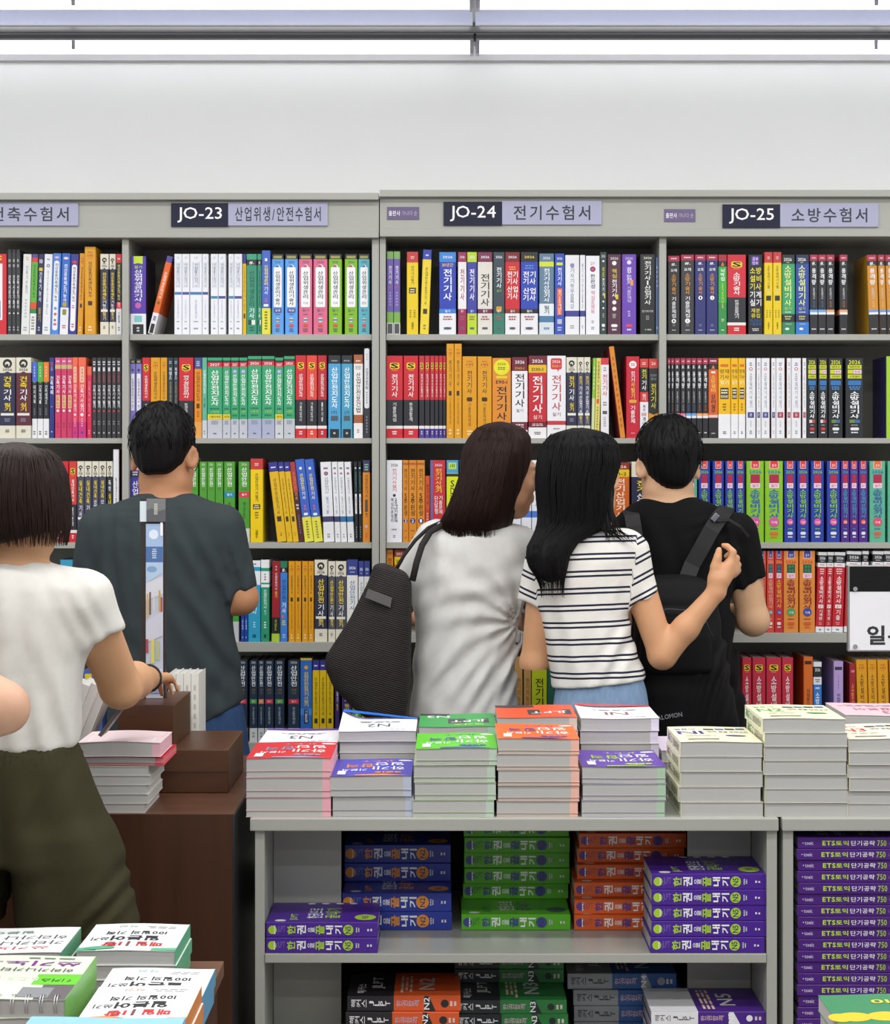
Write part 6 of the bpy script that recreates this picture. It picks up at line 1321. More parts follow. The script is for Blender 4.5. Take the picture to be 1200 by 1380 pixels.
        me.polygons.foreach_set('use_smooth', [True] * len(Fq))
        if attr:
            for nm, fn in attr.items():
                at = me.attributes.new(nm, 'FLOAT', 'POINT')
                at.data.foreach_set('value', fn(V).astype(np.float32))
        me.update()
        ob = bpy.data.objects.new(name, me)
        COL.objects.link(ob)
        if parent is not None:
            ob.parent = parent
            ob.matrix_parent_inverse = parent.matrix_world.inverted() if False else Matrix.Translation(-parent.location)
        return ob


def SKIN(c): return M(c, .48, .1, 14, bump=.12, bscale=220, sss=.12, spec=.4, tag='skin')
def HAIR(c):
    k = ('hair', c)
    if k in _mats: return _mats[k]
    m = M(c, .5, .35, 5, bump=.35, bscale=9, stretch=(18, 18, .9), spec=.15, tag='hair')
    _mats[k] = m
    return m
def CLOTH(c, b=.25, rough=.85, noise=.06): return M(c, rough, noise, 60, bump=b, bscale=700, spec=.2, tag='cloth')


class Fig:
    """A figure placed at depth Y; picture columns and rows are turned into points at that depth (plus dy)."""
    def __init__(s, Y, label, name='person', x=600):
        s.Y = Y
        s.root = empty(name, (X(x, Y), Y, 0))
        tag(s.root, label, 'person')
    def p(s, px, py, dy=0.0):
        v = P(px, py, s.Y + dy)
        return (v.x, v.y, v.z)
    def pz(s, px, py, dy=0.0):       # same columns and rows read at the depth Y, then moved back by dy
        v = P(px, py, s.Y)
        return (v.x, v.y + dy, v.z)
    def m(s, px): return px * s.Y / F
    def rings(s, lst, grow=0.0):
        out = []
        for r in lst:
            py, a, b, f, k = r
            out.append((Z(py, s.Y), X(a, s.Y) - grow, X(b, s.Y) + grow, s.Y + f - grow, s.Y + k + grow))
        return out


def axes_of(fwd, up):
    f = Vector(fwd).normalized(); u = Vector(up)
    r = f.cross(u).normalized(); u = r.cross(f).normalized()
    return r, f, u


def head(fd, c, fwd, up, s=1.0, ears=True, k=.018):
    """Adds skull, jaw, nose, lips, brow and ears; c is the centre between the ears. Returns a local-to-world function."""
    r, f, u = axes_of(fwd, up)
    def L(side, fw, uu): return tuple(Vector(c) + (r * side + f * fw + u * uu) * s)
    ax = (tuple(r), tuple(f), tuple(u))
    E = lambda a, b, c_, rr: fd.ell(L(a, b, c_), tuple(q * s for q in rr), ax)
    fd.add(E(0, -.014, .035, (.073, .094, .092)), k)
    fd.add(E(0, .03, -.03, (.062, .066, .088)), .03)
    fd.add(E(0, .06, -.094, (.026, .026, .022)), .03)
    for sd in (-1, 1):
        fd.add(E(sd * .036, .066, -.028, (.026, .022, .026)), .02)
        fd.add(E(sd * .05, .02, -.07, (.018, .04, .022)), .03)
        fd.sub(E(sd * .031, .101, .006, (.019, .012, .012)), .014)
        fd.add(E(sd * .031, .082, .004, (.016, .014, .012)), .004)
    fd.add(E(0, .086, .028, (.046, .012, .012)), .016)
    fd.add(fd.cap(L(0, .09, .014), L(0, .11, -.026), .008 * s, .0125 * s), .012)
    for sd in (-1, 1): fd.add(E(sd * .012, .1, -.03, (.009, .011, .008)), .008)
    fd.add(E(0, .093, -.055, (.022, .011, .0065)), .006)
    fd.add(E(0, .091, -.067, (.019, .011, .0075)), .005)
    if ears:
        for sd in (-1, 1):
            e0 = L(sd * .083, -.006, -.004)
            rr = (r * (sd * .8) + f * -.6).normalized(); ff = rr.cross(u).normalized()
            fd.add(fd.ell(e0, (.0095 * s, .0205 * s, .034 * s), (tuple(rr), tuple(ff), tuple(u))), .006)
            e1 = tuple(Vector(e0) + (rr * .011 + f * .003) * s)
            fd.sub(fd.ell(e1, (.008 * s, .011 * s, .019 * s), (tuple(rr), tuple(ff), tuple(u))), .004)
    return L, (r, f, u)


def hand(fd, wrist, d, n, s=1.0, curl=.5, thumb=1, spread=.12, rel=None):
    """Palm and five fingers. d: from the wrist to the knuckles, n: back of the hand, thumb: +1 or -1 side."""
    d = Vector(d).normalized(); n = Vector(n); n = (n - d * n.dot(d)).normalized(); sd = d.cross(n).normalized() * thumb
    w_ = Vector(wrist)
    q = lambda a, b, c=0: tuple(w_ + (d * a + sd * b + n * c) * s)
    for b0, b1 in ((.022, .03), (.006, .01), (-.01, -.012), (-.022, -.03)):
        fd.add(fd.cap(q(.0, b0 * .8), q(.08, b1), .0125 * s, .0115 * s), .012)
    curls = rel or [curl] * 4
    for i, (b, ln, rd) in enumerate(((.03, .072, .0088), (.01, .08, .0092), (-.012, .074, .0088), (-.031, .058, .0078))):
        base = Vector(q(.082 - (.006 if i in (0, 3) else 0), b)); ang = 0.0; p0 = base; dirb = (d + sd * (b / .03) * spread).normalized()
        for j, fr in enumerate((.45, .31, .26)):
            ang += curls[i] * (1.0, 1.15, .8)[j]
            v = (dirb * math.cos(ang) - n * math.sin(ang)).normalized()
            p1 = p0 + v * (ln * fr * 1.08) * s
            fd.add(fd.cap(tuple(p0), tuple(p1), rd * s * (1 - .08 * j), rd * s * (.94 - .1 * j)), .004)
            p0 = p1
    t0 = Vector(q(.02, .026, -.006)); v = (d * .75 + sd * .75 - n * .25).normalized(); t1 = t0 + v * .042 * s
    v2 = (d * .95 + sd * .3 - n * .35).normalized(); t2 = t1 + v2 * .032 * s; t3 = t2 + (d - n * .4).normalized() * .026 * s
    for a, b, ra, rb in ((t0, t1, .0145, .0115), (t1, t2, .0115, .0102), (t2, t3, .0102, .0085)):
        fd.add(fd.cap(tuple(a), tuple(b), ra * s, rb * s), .008)


def wrinkle(fd, f, items):
    """Cloth folds: (px, py, direction deg, wavelength px, amplitude m, reach px) in the figure's picture columns and rows."""
    for px, py, ang, wl, amp, reach in items:
        x0, z0 = X(px, f.Y), Z(py, f.Y)
        ca, sa = math.cos(R(ang)), math.sin(R(ang))
        u = (fd.x - x0) * ca + (fd.z - z0) * sa; v = -(fd.x - x0) * sa + (fd.z - z0) * ca
        w_ = np.exp(-(u / f.m(reach)) ** 2 - (v / f.m(reach * .45)) ** 2)
        fd.d = (fd.d - amp * w_ * np.sin(v * (2 * math.pi / f.m(wl)) + 1.3 * np.sin(u * 14))).astype(np.float32)


def radiate(fd, f, px, py, n, amp, reach, a0=0.0):
    x0, z0 = X(px, f.Y), Z(py, f.Y)
    dx, dz = fd.x - x0, fd.z - z0
    r = np.sqrt(dx ** 2 + dz ** 2); th = np.arctan2(dz, dx)
    w_ = np.exp(-(r / f.m(reach)) ** 2) * np.clip(r / f.m(18), 0, 1)
    fd.d = (fd.d - amp * w_ * np.sin(th * n + a0 + 1.2 * np.sin(r * 20))).astype(np.float32)


def ridge(fd, c, n, amp, zf=6.0):
    """Locks of hair: shallow ridges running down around the vertical axis through c."""
    th = np.arctan2(fd.y - c[1], fd.x - c[0]) + 0 * fd.z
    fd.d = (fd.d - amp * (np.sin(th * n + 1.6 * np.sin(fd.z * zf * 3 + th * 3)) * .6 + .4 * np.sin(th * n * 2.3 + 2 * np.sin(fd.z * zf * 4)))).astype(np.float32)


def strands(mb, rings, f, mat, n, z_top, z_bot, rnd, phis=(0, 360), out=1.012, rad=.0016, spill=.03, flare=0.0, e=2.2, wob=.05):
    """Locks of hair lying on a lofted hair shape, ending in loose tips."""
    r = np.array(sorted(rings), float)
    for k in range(n):
        phi = R(rnd.uniform(*phis)); zb = z_bot + rnd.uniform(-spill, spill * .6); zt_ = z_top - rnd.uniform(0, .05) ** 1.0
        pts, rs = [], []; N = 12; a1 = rnd.uniform(-wob, wob) * 2; ph = rnd.uniform(0, 6)
        for i in range(N):
            t = i / (N - 1); z = zt_ + (zb - zt_) * t
            zc = max(r[0, 0], min(r[-1, 0], z))
            L, Rr, Fy, By = [np.interp(zc, r[:, 0], r[:, c]) for c in range(1, 5)]
            ph2 = phi + a1 * t + wob * .4 * math.sin(ph + t * 5)
            ca, sa = math.cos(ph2), math.sin(ph2)
            g = out + .006 * math.sin(ph + 7 * t) + flare * t ** 3
            q = (abs(ca) ** e + abs(sa) ** e) ** (-1 / e)
            pts.append(((L + Rr) / 2 + (Rr - L) / 2 * ca * q * g, (Fy + By) / 2 + (By - Fy) / 2 * sa * q * g, z))
            rs.append(rad * (1 - .85 * t ** 2.2) * min(1, .35 + 3 * t))
        mb.tube(pts, rs, mat, 5)


def shoe(fd, x, y, s=1): fd.add(fd.ell((x, y + .05, .045), (.047, .13, .05)), .01); fd.cut(-(fd.z - .004), .004)


def legs(fd, f, xl, xr, zt, r0=.085, r1=.06, dy=0.05):
    for xx in (xl, xr):
        fd.add(fd.cap((xx, f.Y + dy, zt), (xx, f.Y + dy, .5), r0, r1), .03)
        fd.add(fd.cap((xx, f.Y + dy, .5), (xx, f.Y + dy - .01, .09), r1, r1 * .85), .02)


def tee(f, name, mat, tor, sleeves, hem, neck, folds=(), h=.0065, grow=.0, attr=None, lo=None, hi=None, extra=None, drape=.0009):
    """T-shirt: lofted torso plus sleeves [(a, b, ra, rb, cut point, cut normal)]."""
    rg = f.rings(tor, grow)
    xs = [q for r in rg for q in (r[1], r[2])] + [v for s_ in sleeves for v in (s_[0][0] - s_[2], s_[1][0] - s_[3], s_[0][0] + s_[2], s_[1][0] + s_[3])]
    ys_ = [q for r in rg for q in (r[3], r[4])] + [v for s_ in sleeves for v in (s_[1][1] - s_[3], s_[1][1] + s_[3])]
    zs_ = [r[0] for r in rg]
    fd = Field((min(xs) - .03, min(ys_) - .03, min(zs_) - .02), (max(xs) + .03, max(ys_) + .03, max(zs_) + .03), h)
    fd.add(fd.loft(rg), 0)
    for a, b, ra, rb, cp, cn in sleeves:
        g = Field.__new__(Field); g.__dict__.update(fd.__dict__); g.d = np.full(fd.shape, 9.0, np.float32)
        g.add(g.cap(a, b, ra, rb), 0); g.cut(g.plane(cp, cn), .004)
        fd.add(g.d, .035)
    if extra: extra(fd)
    rn = random.Random(int(f.Y * 1000))             # loose drape of the cloth
    for _ in range(16):
        a = rn.uniform(-.5, 1.1) if rn.random() < .7 else rn.uniform(0, 3.1)
        kx, kz, ky = math.cos(a), math.sin(a) * .55, rn.uniform(-.5, .5)
        wl = rn.uniform(.035, .11)
        s0 = (fd.x * kx + fd.z * kz + fd.y * ky) * (2 * math.pi / wl) + rn.uniform(0, 6)
        s0 = s0 + 1.5 * np.sin(fd.z * rn.uniform(9, 22) + rn.uniform(0, 6))
        mk = np.clip(np.sin(fd.x * rn.uniform(8, 20) + rn.uniform(0, 6)) * np.sin(fd.z * rn.uniform(7, 16) + rn.uniform(0, 6)), 0, 1)
        fd.d = (fd.d - drape * (wl / .05) * mk * np.sin(s0)).astype(np.float32)
    for q in folds:
        if q[0] == 'rad': radiate(fd, f, *q[1:])
        else: wrinkle(fd, f, [q])
    for cp, cn in hem: fd.cut(fd.plane(cp, cn), .005)
    for nk in neck: fd.sub(nk(fd), .006)
    return fd.surface(name, mat, f.root, attr)
BODYH = 0.0065


def stripes_mat():
    m = M('#dedcd6', .85, .05, 60, bump=.2, bscale=700, spec=.2, tag='striped_knit').copy(); m.name = 'striped_knit'
    nt = m.node_tree; b = nt.nodes['Principled BSDF']
    at = nt.nodes.new('ShaderNodeAttribute'); at.attribute_name = 'row'
    fr = nt.nodes.new('ShaderNodeMath'); fr.operation = 'FRACT'; nt.links.new(at.outputs['Fac'], fr.inputs[0])
    tot = None
    for c0 in (.32, .6):
        s1 = nt.nodes.new('ShaderNodeMath'); s1.operation = 'COMPARE'; s1.inputs[1].default_value = c0; s1.inputs[2].default_value = .062
        nt.links.new(fr.outputs[0], s1.inputs[0])
        if tot is None: tot = s1
        else:
            a = nt.nodes.new('ShaderNodeMath'); a.operation = 'MAXIMUM'; nt.links.new(tot.outputs[0], a.inputs[0]); nt.links.new(s1.outputs[0], a.inputs[1]); tot = a
    src = b.inputs['Base Color'].links[0].from_socket
    mx = nt.nodes.new('ShaderNodeMix'); mx.data_type = 'RGBA'
    nt.links.new(tot.outputs[0], mx.inputs[0]); nt.links.new(src, mx.inputs[6]); mx.inputs[7].default_value = lin('#25273c')
    nt.links.new(mx.outputs[2], b.inputs['Base Color'])
    return m


def denim(c): return M(c, .85, .25, 90, bump=.25, bscale=500, spec=.15, stretch=(1, 1, .4), tag='denim')


def body_field(f, xs, zlo, zhi, y0=-.22, y1=.5, h=BODYH):
    return Field((min(xs), f.Y + y0, zlo), (max(xs), f.Y + y1, zhi), h)


def eyes(f, L, ax, s=1.0):
    r, fw, u = ax
    for sd in (-1, 1):
        m = MB(); c = Vector(L(sd * .031, .0855, .003))
        for k in range(1):
            bm = bmesh.new(); bmesh.ops.create_uvsphere(bm, u_segments=14, v_segments=10, radius=.0118 * s)
            for v in bm.verts: v.co = c + v.co
            m.bm(bm, M('#d8d2cc', .25, .02, tag='eye_white'))
            bm = bmesh.new(); bmesh.ops.create_uvsphere(bm, u_segments=12, v_segments=8, radius=.0062 * s)
            for v in bm.verts: v.co = c + fw * .0068 * s + v.co
            m.bm(bm, M('#1c120e', .2, .02, tag='iris'))
        o = m.build('eye', f.root, smooth=True); o.matrix_parent_inverse = Matrix.Translation(-f.root.location)
        m = MB()
        pts = [Vector(L(sd * (.014 + .036 * t), .1 - .016 * t * t, .024 + .006 * math.sin(t * 2.6))) for t in (0, .25, .5, .75, 1)]
        m.tube(pts, [.0015, .0028, .0028, .0022, .001], M('#1e1612', .8, .1, tag='brow'), 6)
        o = m.build('eyebrow', f.root, smooth=True); o.matrix_parent_inverse = Matrix.Translation(-f.root.location)


def fix(o, f):
    o.parent = f.root; o.matrix_parent_inverse = Matrix.Translation(-f.root.location); return o


def short_hair(f, L, ax, c, rad, nape, mat, ctr=(0, -.016, .045), line=(.052, .05), seed=1, n=420, tilt=.62, ln=.05):
    r, fw, u = ax
    lo = Vector(L(0, 0, 0)); fd = Field(tuple(lo - Vector((.16, .16, .14))), tuple(lo + Vector((.16, .16, .2))), .0042)
    A = (tuple(r), tuple(fw), tuple(u))
    fd.add(fd.ell(L(*ctr), rad, A), 0)
    fd.add(fd.ell(L(0, -.046, -.022), (.057, .049, .06), A), .03)
    ridge(fd, L(0, -.02, 0), 26, .0016, 9)
    fd.cut(fd.plane(L(0, -.09, nape), tuple(-u)), .01)
    nn = fw * math.cos(tilt) - u * math.sin(tilt)
    fd.cut(fd.plane(L(0, line[0], line[1]), tuple(nn)), .012)
    for sd in (-1, 1):                                          # clear of the ears, tapering to the nape
        fd.sub(fd.ell(L(sd * .1, .006, -.022), (.034, .044, .05), A), .012)
        nn2 = (r * sd * .72 - u * .69)
        fd.cut(fd.plane(L(sd * .03, -.08, nape - .004), tuple(nn2)), .012)
    fd.surface('hair', mat, f.root)
    rnd = random.Random(seed); m = MB()
    for k in range(n):
        a = rnd.uniform(0, 2 * math.pi); el = rnd.uniform(-.25, 1.45)
        dloc = r * (math.cos(a) * math.cos(el)) + fw * (math.sin(a) * math.cos(el)) + u * math.sin(el)
        side = dloc.dot(fw)
        if side > .55 and dloc.dot(u) < .5: continue
        pl = (math.cos(a) * math.cos(el) * rad[0], math.sin(a) * math.cos(el) * rad[1], math.sin(el) * rad[2])
        p0 = Vector(L(ctr[0] + pl[0] * .99, ctr[1] + pl[1] * .99, ctr[2] + pl[2] * .99))
        if (p0 - Vector(L(0, 0, nape))).dot(u) < .02: continue
        dn = (-u + dloc * u.dot(dloc)); dn = dn.normalized() if dn.length > .05 else fw
        dn = (dn + r * rnd.uniform(-.5, .5) + fw * rnd.uniform(-.2, .35)).normalized()
        l = ln * rnd.uniform(.5, 1)
        pts = [p0 + dn * (l * t) + dloc * (.0025 * math.sin(t * 2.6) - .02 * t * t) for t in (0, .3, .6, 1)]
        m.tube(pts, [.0011, .0013, .001, .0003], mat, 4)
    fix(m.build('hair_strands', None, smooth=True), f)


def long_hair(f, rings, mat, c, n_ridge, cuts=(), h=.0045, n=260, zt=None, zb=None, seed=1, phis=(0, 360), spill=.03, flare=0.0, face=None, rad=.0016, wob=.05, amp=.002, skull=None):
    rg = f.rings(rings)
    xs = [v for q in rg for v in q[1:3]]; ys_ = [v for q in rg for v in q[3:5]]; zs_ = [q[0] for q in rg]
    fd = Field((min(xs) - .02, min(ys_) - .02, min(zs_) - .02), (max(xs) + .02, max(ys_) + .02, max(zs_) + .02), h)
    fd.add(fd.loft(rg, e=2.1, capr=.03), 0)
    if skull: fd.add(fd.ell(skull[0](0, -.014, .038), tuple(q * skull[2] for q in (.082, .102, .1)), tuple(tuple(v) for v in skull[1])), .02)
    ridge(fd, c, n_ridge, amp)
    for p, nrm in cuts: fd.cut(fd.plane(p, nrm), .01)
    if face is not None: fd.sub(face(fd), .012)
    fd.surface('hair', mat, f.root)
    m = MB(); strands(m, rg, f, mat, n, zt, zb, random.Random(seed), phis, spill=spill, flare=flare, rad=rad, wob=wob)
    fix(m.build('hair_strands', None, smooth=True), f)


def trousers(f, name, rings, mat, legs_=None, hem=None, gather=None, shoes=True):
    rg = f.rings(rings)
    zlo = .02 if hem is None else hem
    xs = [v for q in rg for v in q[1:3]]
    fd = Field((min(xs) - .05, f.Y - .2, zlo - .02), (max(xs) + .05, f.Y + .24, max(q[0] for q in rg) + .02), .008)
    fd.add(fd.loft(rg, 2.4), 0)
    for (x0, x1, r0, r1) in legs_ or ():
        zt_ = min(q[0] for q in rg) + .1
        fd.add(fd.cap((x0, f.Y + .01, zt_), (x1, f.Y + .01, zlo + .02 if hem is None else hem - .1), r0, r1), .03)
    if gather:
        th = np.arctan2(fd.y - f.Y, fd.x - (min(xs) + max(xs)) / 2)
        zg = np.exp(-((fd.z - gather) / .035) ** 2)
        fd.d = (fd.d - .003 * zg * np.sin(th * 46)).astype(np.float32)
    fd.cut(fd.plane((0, 0, zlo), (0, 0, -1)), .004)
    return fd, fd


def shoes_(f, xs):
    for x in xs:
        fd = Field((x - .07, f.Y - .12, -.01), (x + .07, f.Y + .24, .13), .006)
        fd.add(fd.ell((x, f.Y + .06, .04), (.045, .13, .05)), 0); fd.add(fd.ell((x, f.Y - .0, .07), (.042, .06, .06)), .02); fd.cut(fd.plane((0, 0, .002), (0, 0, -1)), .003)
        fd.surface('shoe', M('#2c2c30', .6, .1, tag='shoe'), f.root)


# ---------------------------------------------------------------- man in the grey-green T-shirt
f = Fig(5.05, 'man in a grey-green T-shirt, glasses and jeans, seen from behind', x=222)
TOR1 = [(662, 192, 254, -.058, .05), (669, 178, 270, -.072, .06), (680, 152, 294, -.09, .08), (697, 133, 310, -.105, .095), (730, 124, 316, -.118, .115), (790, 126, 312, -.12, .13), (860, 132, 318, -.118, .13), (930, 142, 326, -.118, .13), (1000, 150, 336, -.122, .13)]
fd = body_field(f, (X(60, f.Y), X(385, f.Y)), .95, 1.76)
L, ax = head(fd, f.p(221, 617), (.2, .95, -.2), (0, .2, 1), 1.03)
fd.add(fd.cap(f.p(221, 628, -.005), f.p(223, 690, -.012), .057, .064), .03)
rg = f.rings(TOR1, -.012); fd.add(fd.loft(rg[:-1]), .02)
for (a, b, w_) in (((302, 715, 0), (326, 806, .01), (296, 800, .24)), ((135, 715, 0), (112, 808, .01), (148, 800, .24))):
    fd.add(fd.cap(f.p(*a), f.p(*b), .052, .043), .03); fd.add(fd.cap(f.p(*b), f.p(*w_), .044, .029), .02)
    hand(fd, f.p(*w_), (-.5 if a[0] > 222 else .5, .6, .1), (0, -.3, 1), 1, .5, 1 if a[0] < 222 else -1)
fd.surface('body', SKIN('#b27f5b'), f.root); eyes(f, L, ax)
short_hair(f, L, ax, None, (.085, .108, .107), -.058, HAIR('#100e10'), seed=3, n=520, ln=.05)
sl = [(f.p(300, 712), f.p(324, 800, .01), .064, .05, f.p(325, 796, .01), (.25, 0, -1)), (f.p(138, 712), f.p(114, 802, .01), .064, .05, f.p(113, 798, .01), (-.25, 0, -1))]
tee(f, 'grey_green_tshirt', CLOTH('#343c3e'), TOR1, sl, [(f.p(262, 980), (.48, 0, -.88))], [lambda q: q.cap(f.p(222, 668, .012), f.p(222, 640, .03), .052, .07)],
    [(300, 790, -60, 26, .006, 60), (285, 850, -50, 34, .007, 70), (165, 740, -80, 22, .004, 60), (150, 820, -75, 30, .006, 70), (240, 720, -55, 30, .003, 60), (320, 760, -70, 14, .004, 30), (230, 900, -40, 40, .005, 80), (200, 668, 5, 9, .0018, 60)])
fd, _ = trousers(f, 'jeans', [(945, 152, 326, -.105, .11), (985, 154, 333, -.115, .12), (1030, 156, 336, -.118, .12), (1080, 162, 332, -.11, .12)], None, [(X(198, f.Y), X(190, f.Y), .085, .062), (X(290, f.Y), X(296, f.Y), .085, .062)])
fd.surface('jeans', denim('#2e4468'), f.root); shoes_(f, (X(190, f.Y), X(296, f.Y)))
m = MB(); fr = M('#18181a', .35, .02, tag='frame')
r_, fw_, u_ = ax
for sd in (-1, 1):
    m.tube([L(sd * .079, -.012, .012), L(sd * .078, .03, .014), L(sd * .068, .1, .012)], .0022, fr, 6)
    m.tube([Vector(L(sd * .035, .106, -.002)) + (r_ * math.cos(R(a)) * .028 + u_ * math.sin(R(a)) * .02) + fw_ * (-.01 * abs(math.cos(R(a)))) * (1 if math.cos(R(a)) * sd > 0 else 0) for a in range(0, 361, 24)], .0015, fr, 6, caps=False)
m.tube([L(-.008, .112, .004), L(0, .116, .007), L(.008, .112, .004)], .0015, fr, 6)
fix(m.build('glasses', None, smooth=True), f)

# ---------------------------------------------------------------- woman in the white shirt with the tote bag
f = Fig(5.2, 'woman in a white shirt with shoulder-length dark hair, head turned to the side', x=640)
TOR2 = [(706, 632, 690, -.06, .05), (712, 606, 703, -.075, .065), (722, 580, 715, -.09, .085), (740, 567, 722, -.1, .1), (775, 561, 721, -.108, .112), (810, 560, 711, -.105, .115), (838, 559, 701, -.1, .112), (870, 558, 699, -.1, .112), (910, 556, 699, -.106, .12), (985, 551, 696, -.11, .122)]
fd = body_field(f, (X(490, f.Y), X(780, f.Y)), 1.0, 1.72)
L, ax = head(fd, f.p(675, 640), (.96, .26, -.06), (.1, 0, 1), 1.02)
fd.add(fd.cap(f.p(662, 655, .0), f.p(648, 716, .0), .05, .058), .03)
fd.add(fd.loft(f.rings(TOR2, -.012)[:-1]), .02)
for (a, b, w_) in (((584, 730, .01), (528, 842, .08), (545, 835, .3)), ((704, 735, .03), (722, 840, .13), (688, 832, .33))):
    fd.add(fd.cap(f.p(*a), f.p(*b), .045, .036), .03); fd.add(fd.cap(f.p(*b), f.p(*w_), .037, .025), .02)
    hand(fd, f.p(*w_), (.4 if a[0] < 640 else -.4, .5, .1), (0, -.4, 1), .92, .55, 1 if a[0] < 640 else -1)
fd.surface('body', SKIN('#bb8a6a'), f.root); eyes(f, L, ax, 1.05)
H2 = [(569, 656, 692, -.04, .06), (575, 644, 706, -.065, .085), (590, 635, 716, -.1, .1), (610, 629, 714, -.118, .11), (640, 621, 709, -.124, .11), (670, 611, 701, -.12, .1), (695, 602, 693, -.112, .09), (708, 595, 690, -.1, .07), (718, 604, 684, -.08, .04)]
fc = Vector(L(0, 0, 0))
long_hair(f, H2, HAIR('#251613'), f.p(660, 640), 20, h=.0045, n=640, zt=Z(575, f.Y), zb=Z(724, f.Y), seed=5, spill=.05, flare=.12,
          face=lambda q: q.ell(tuple(Vector(L(.03, .105, -.035))), (.1, .05, .1), tuple(tuple(v) for v in ax)), wob=.12, phis=(95, 290), skull=(L, ax, 1.02))
sl = [(f.p(588, 728), f.p(545, 792, .05), .06, .05, f.p(541, 798, .05), (-.5, 0, -1)), (f.p(702, 736, .02), f.p(716, 800, .08), .058, .05, f.p(717, 804, .08), (.3, .4, -1))]
tee(f, 'white_shirt', CLOTH('#cecdca', .2), TOR2, sl, [(f.p(640, 962), (.05, 0, -1))], [lambda q: q.cap(f.p(652, 712, .01), f.p(655, 690, .03), .05, .065)],
    [('rad', 700, 836, 13, .0075, 95), (640, 800, 20, 34, .004, 70), (600, 900, 60, 30, .006, 80), (660, 905, 62, 22, .008, 60), (590, 830, 80, 30, .003, 60), (690, 900, 70, 16, .006, 50)])
fd, _ = trousers(f, 'trousers', [(930, 562, 692, -.095, .105), (1000, 556, 700, -.11, .115), (1060, 560, 696, -.1, .11)], None, [(X(600, f.Y), X(598, f.Y), .075, .06), (X(664, f.Y), X(668, f.Y), .075, .06)])
fd.surface('grey_trousers', CLOTH('#b4b6b4'), f.root); shoes_(f, (X(598, f.Y), X(668, f.Y)))
fw2 = f
# tote bag on her shoulder
bag = empty('tote_bag', f.p(505, 962, -.1)); tag(bag, 'large black woven tote bag hanging from the shoulder of the white shirt', 'bag')
def on(o, root): o.parent = root; o.matrix_parent_inverse = Matrix.Translation(-root.location); return o
BG = [(757, 506, 522, -.15, -.04), (768, 503, 548, -.158, -.035), (782, 498, 556, -.165, -.03), (830, 474, 556, -.18, -.025), (878, 443, 555, -.19, -.02), (892, 441, 555, -.19, -.02), (920, 453, 554, -.185, -.025), (950, 482, 550, -.175, -.03), (968, 506, 545, -.16, -.04)]
rg = f.rings(BG)
fd = Field((X(430, f.Y), f.Y - .22, Z(980, f.Y)), (X(570, f.Y), f.Y + .01, Z(745, f.Y)), .005)
fd.add(fd.loft(rg, 3.0, .012), 0)
fd.cut(fd.plane(f.p(510, 757), (-.34, 0, .94)), .006)
fd.d = (fd.d - .004 * np.sin((fd.x * .5 - fd.z) * 60) * 0).astype(np.float32)
WOV = M('#1f1917', .8, .3, 50, tag='woven_straw').copy(); WOV.name = 'woven_straw'
nt = WOV.node_tree; b = nt.nodes['Principled BSDF']; tc = nt.nodes.new('ShaderNodeTexCoord'); mp = nt.nodes.new('ShaderNodeMapping'); mp.inputs['Rotation'].default_value = (0, R(-18), 0)
wv = nt.nodes.new('ShaderNodeTexWave'); wv.bands_direction = 'Z'; wv.inputs['Scale'].default_value = 55; wv.inputs['Distortion'].default_value = 1.6; wv.inputs['Detail'].default_value = 2
nt.links.new(tc.outputs['Object'], mp.inputs[0]); nt.links.new(mp.outputs[0], wv.inputs['Vector'])
bp = nt.nodes.new('ShaderNodeBump'); bp.inputs['Strength'].default_value = .55; bp.inputs['Distance'].default_value = .006; nt.links.new(wv.outputs['Fac'], bp.inputs['Height']); nt.links.new(bp.outputs[0], b.inputs['Normal'])
on(fd.surface('bag_body', WOV), bag)
STR = M('#191312', .8, .3, 120, bump=.5, bscale=300, tag='strap')
for pts in ([(534, 768, -.1), (545, 748, -.1), (560, 728, -.085), (577, 712, -.06), (592, 705, -.02), (594, 704, .03), (590, 720, .1)], [(556, 783, -.13), (562, 757, -.128), (569, 735, -.115), (580, 717, -.09), (597, 707, -.05), (604, 705, .0), (602, 716, .085)]):
    m = MB(); m.tube([f.p(*q) for q in pts], .0092, STR, 10, flat=.6); on(m.build('strap', None, smooth=True), bag)
m = MB(); a, b_, c, d = f.pz(500, 788, -.188), f.pz(531, 800, -.188), f.pz(529, 812, -.191), f.pz(496, 799, -.191)
mt = M('#4e4a4c', .6, .1, tag='leather_label')
va = [Vector(q) for q in (a, b_, c, d)]
m.add(va + [v + Vector((0, .012, 0)) for v in va], ((3, 2, 1, 0), (0, 1, 5, 4), (1, 2, 6, 5), (2, 3, 7, 6), (3, 0, 4, 7)), mt); on(m.build('leather_label', None), bag)

# ---------------------------------------------------------------- woman in the striped T-shirt
f = Fig(5.02, 'woman in a striped T-shirt with long straight black hair, hand raised', x=790)
TOR3 = [(712, 756, 852, -.07, .05), (720, 740, 862, -.08, .068), (732, 729, 868, -.09, .085), (755, 722, 866, -.1, .1), (790, 722, 856, -.1, .112), (830, 728, 848, -.1, .112), (870, 736, 856, -.102, .112), (905, 742, 869, -.106, .12), (945, 744, 876, -.11, .12)]
fd = body_field(f, (X(680, f.Y), X(1025, f.Y)), .98, 1.68, h=.0055)
L, ax = head(fd, f.p(790, 645), (.46, .88, -.12), (0, .1, 1), 1.0)
fd.add(fd.cap(f.p(790, 660), f.p(800, 724, -.0), .05, .056), .03)
fd.add(fd.loft(f.rings(TOR3, -.012)[:-1]), .02)
fd.add(fd.cap(f.p(735, 747), f.p(720, 893, .02), .042, .036), .03); fd.add(fd.cap(f.p(720, 893, .02), f.p(775, 880, .26), .037, .025), .02)
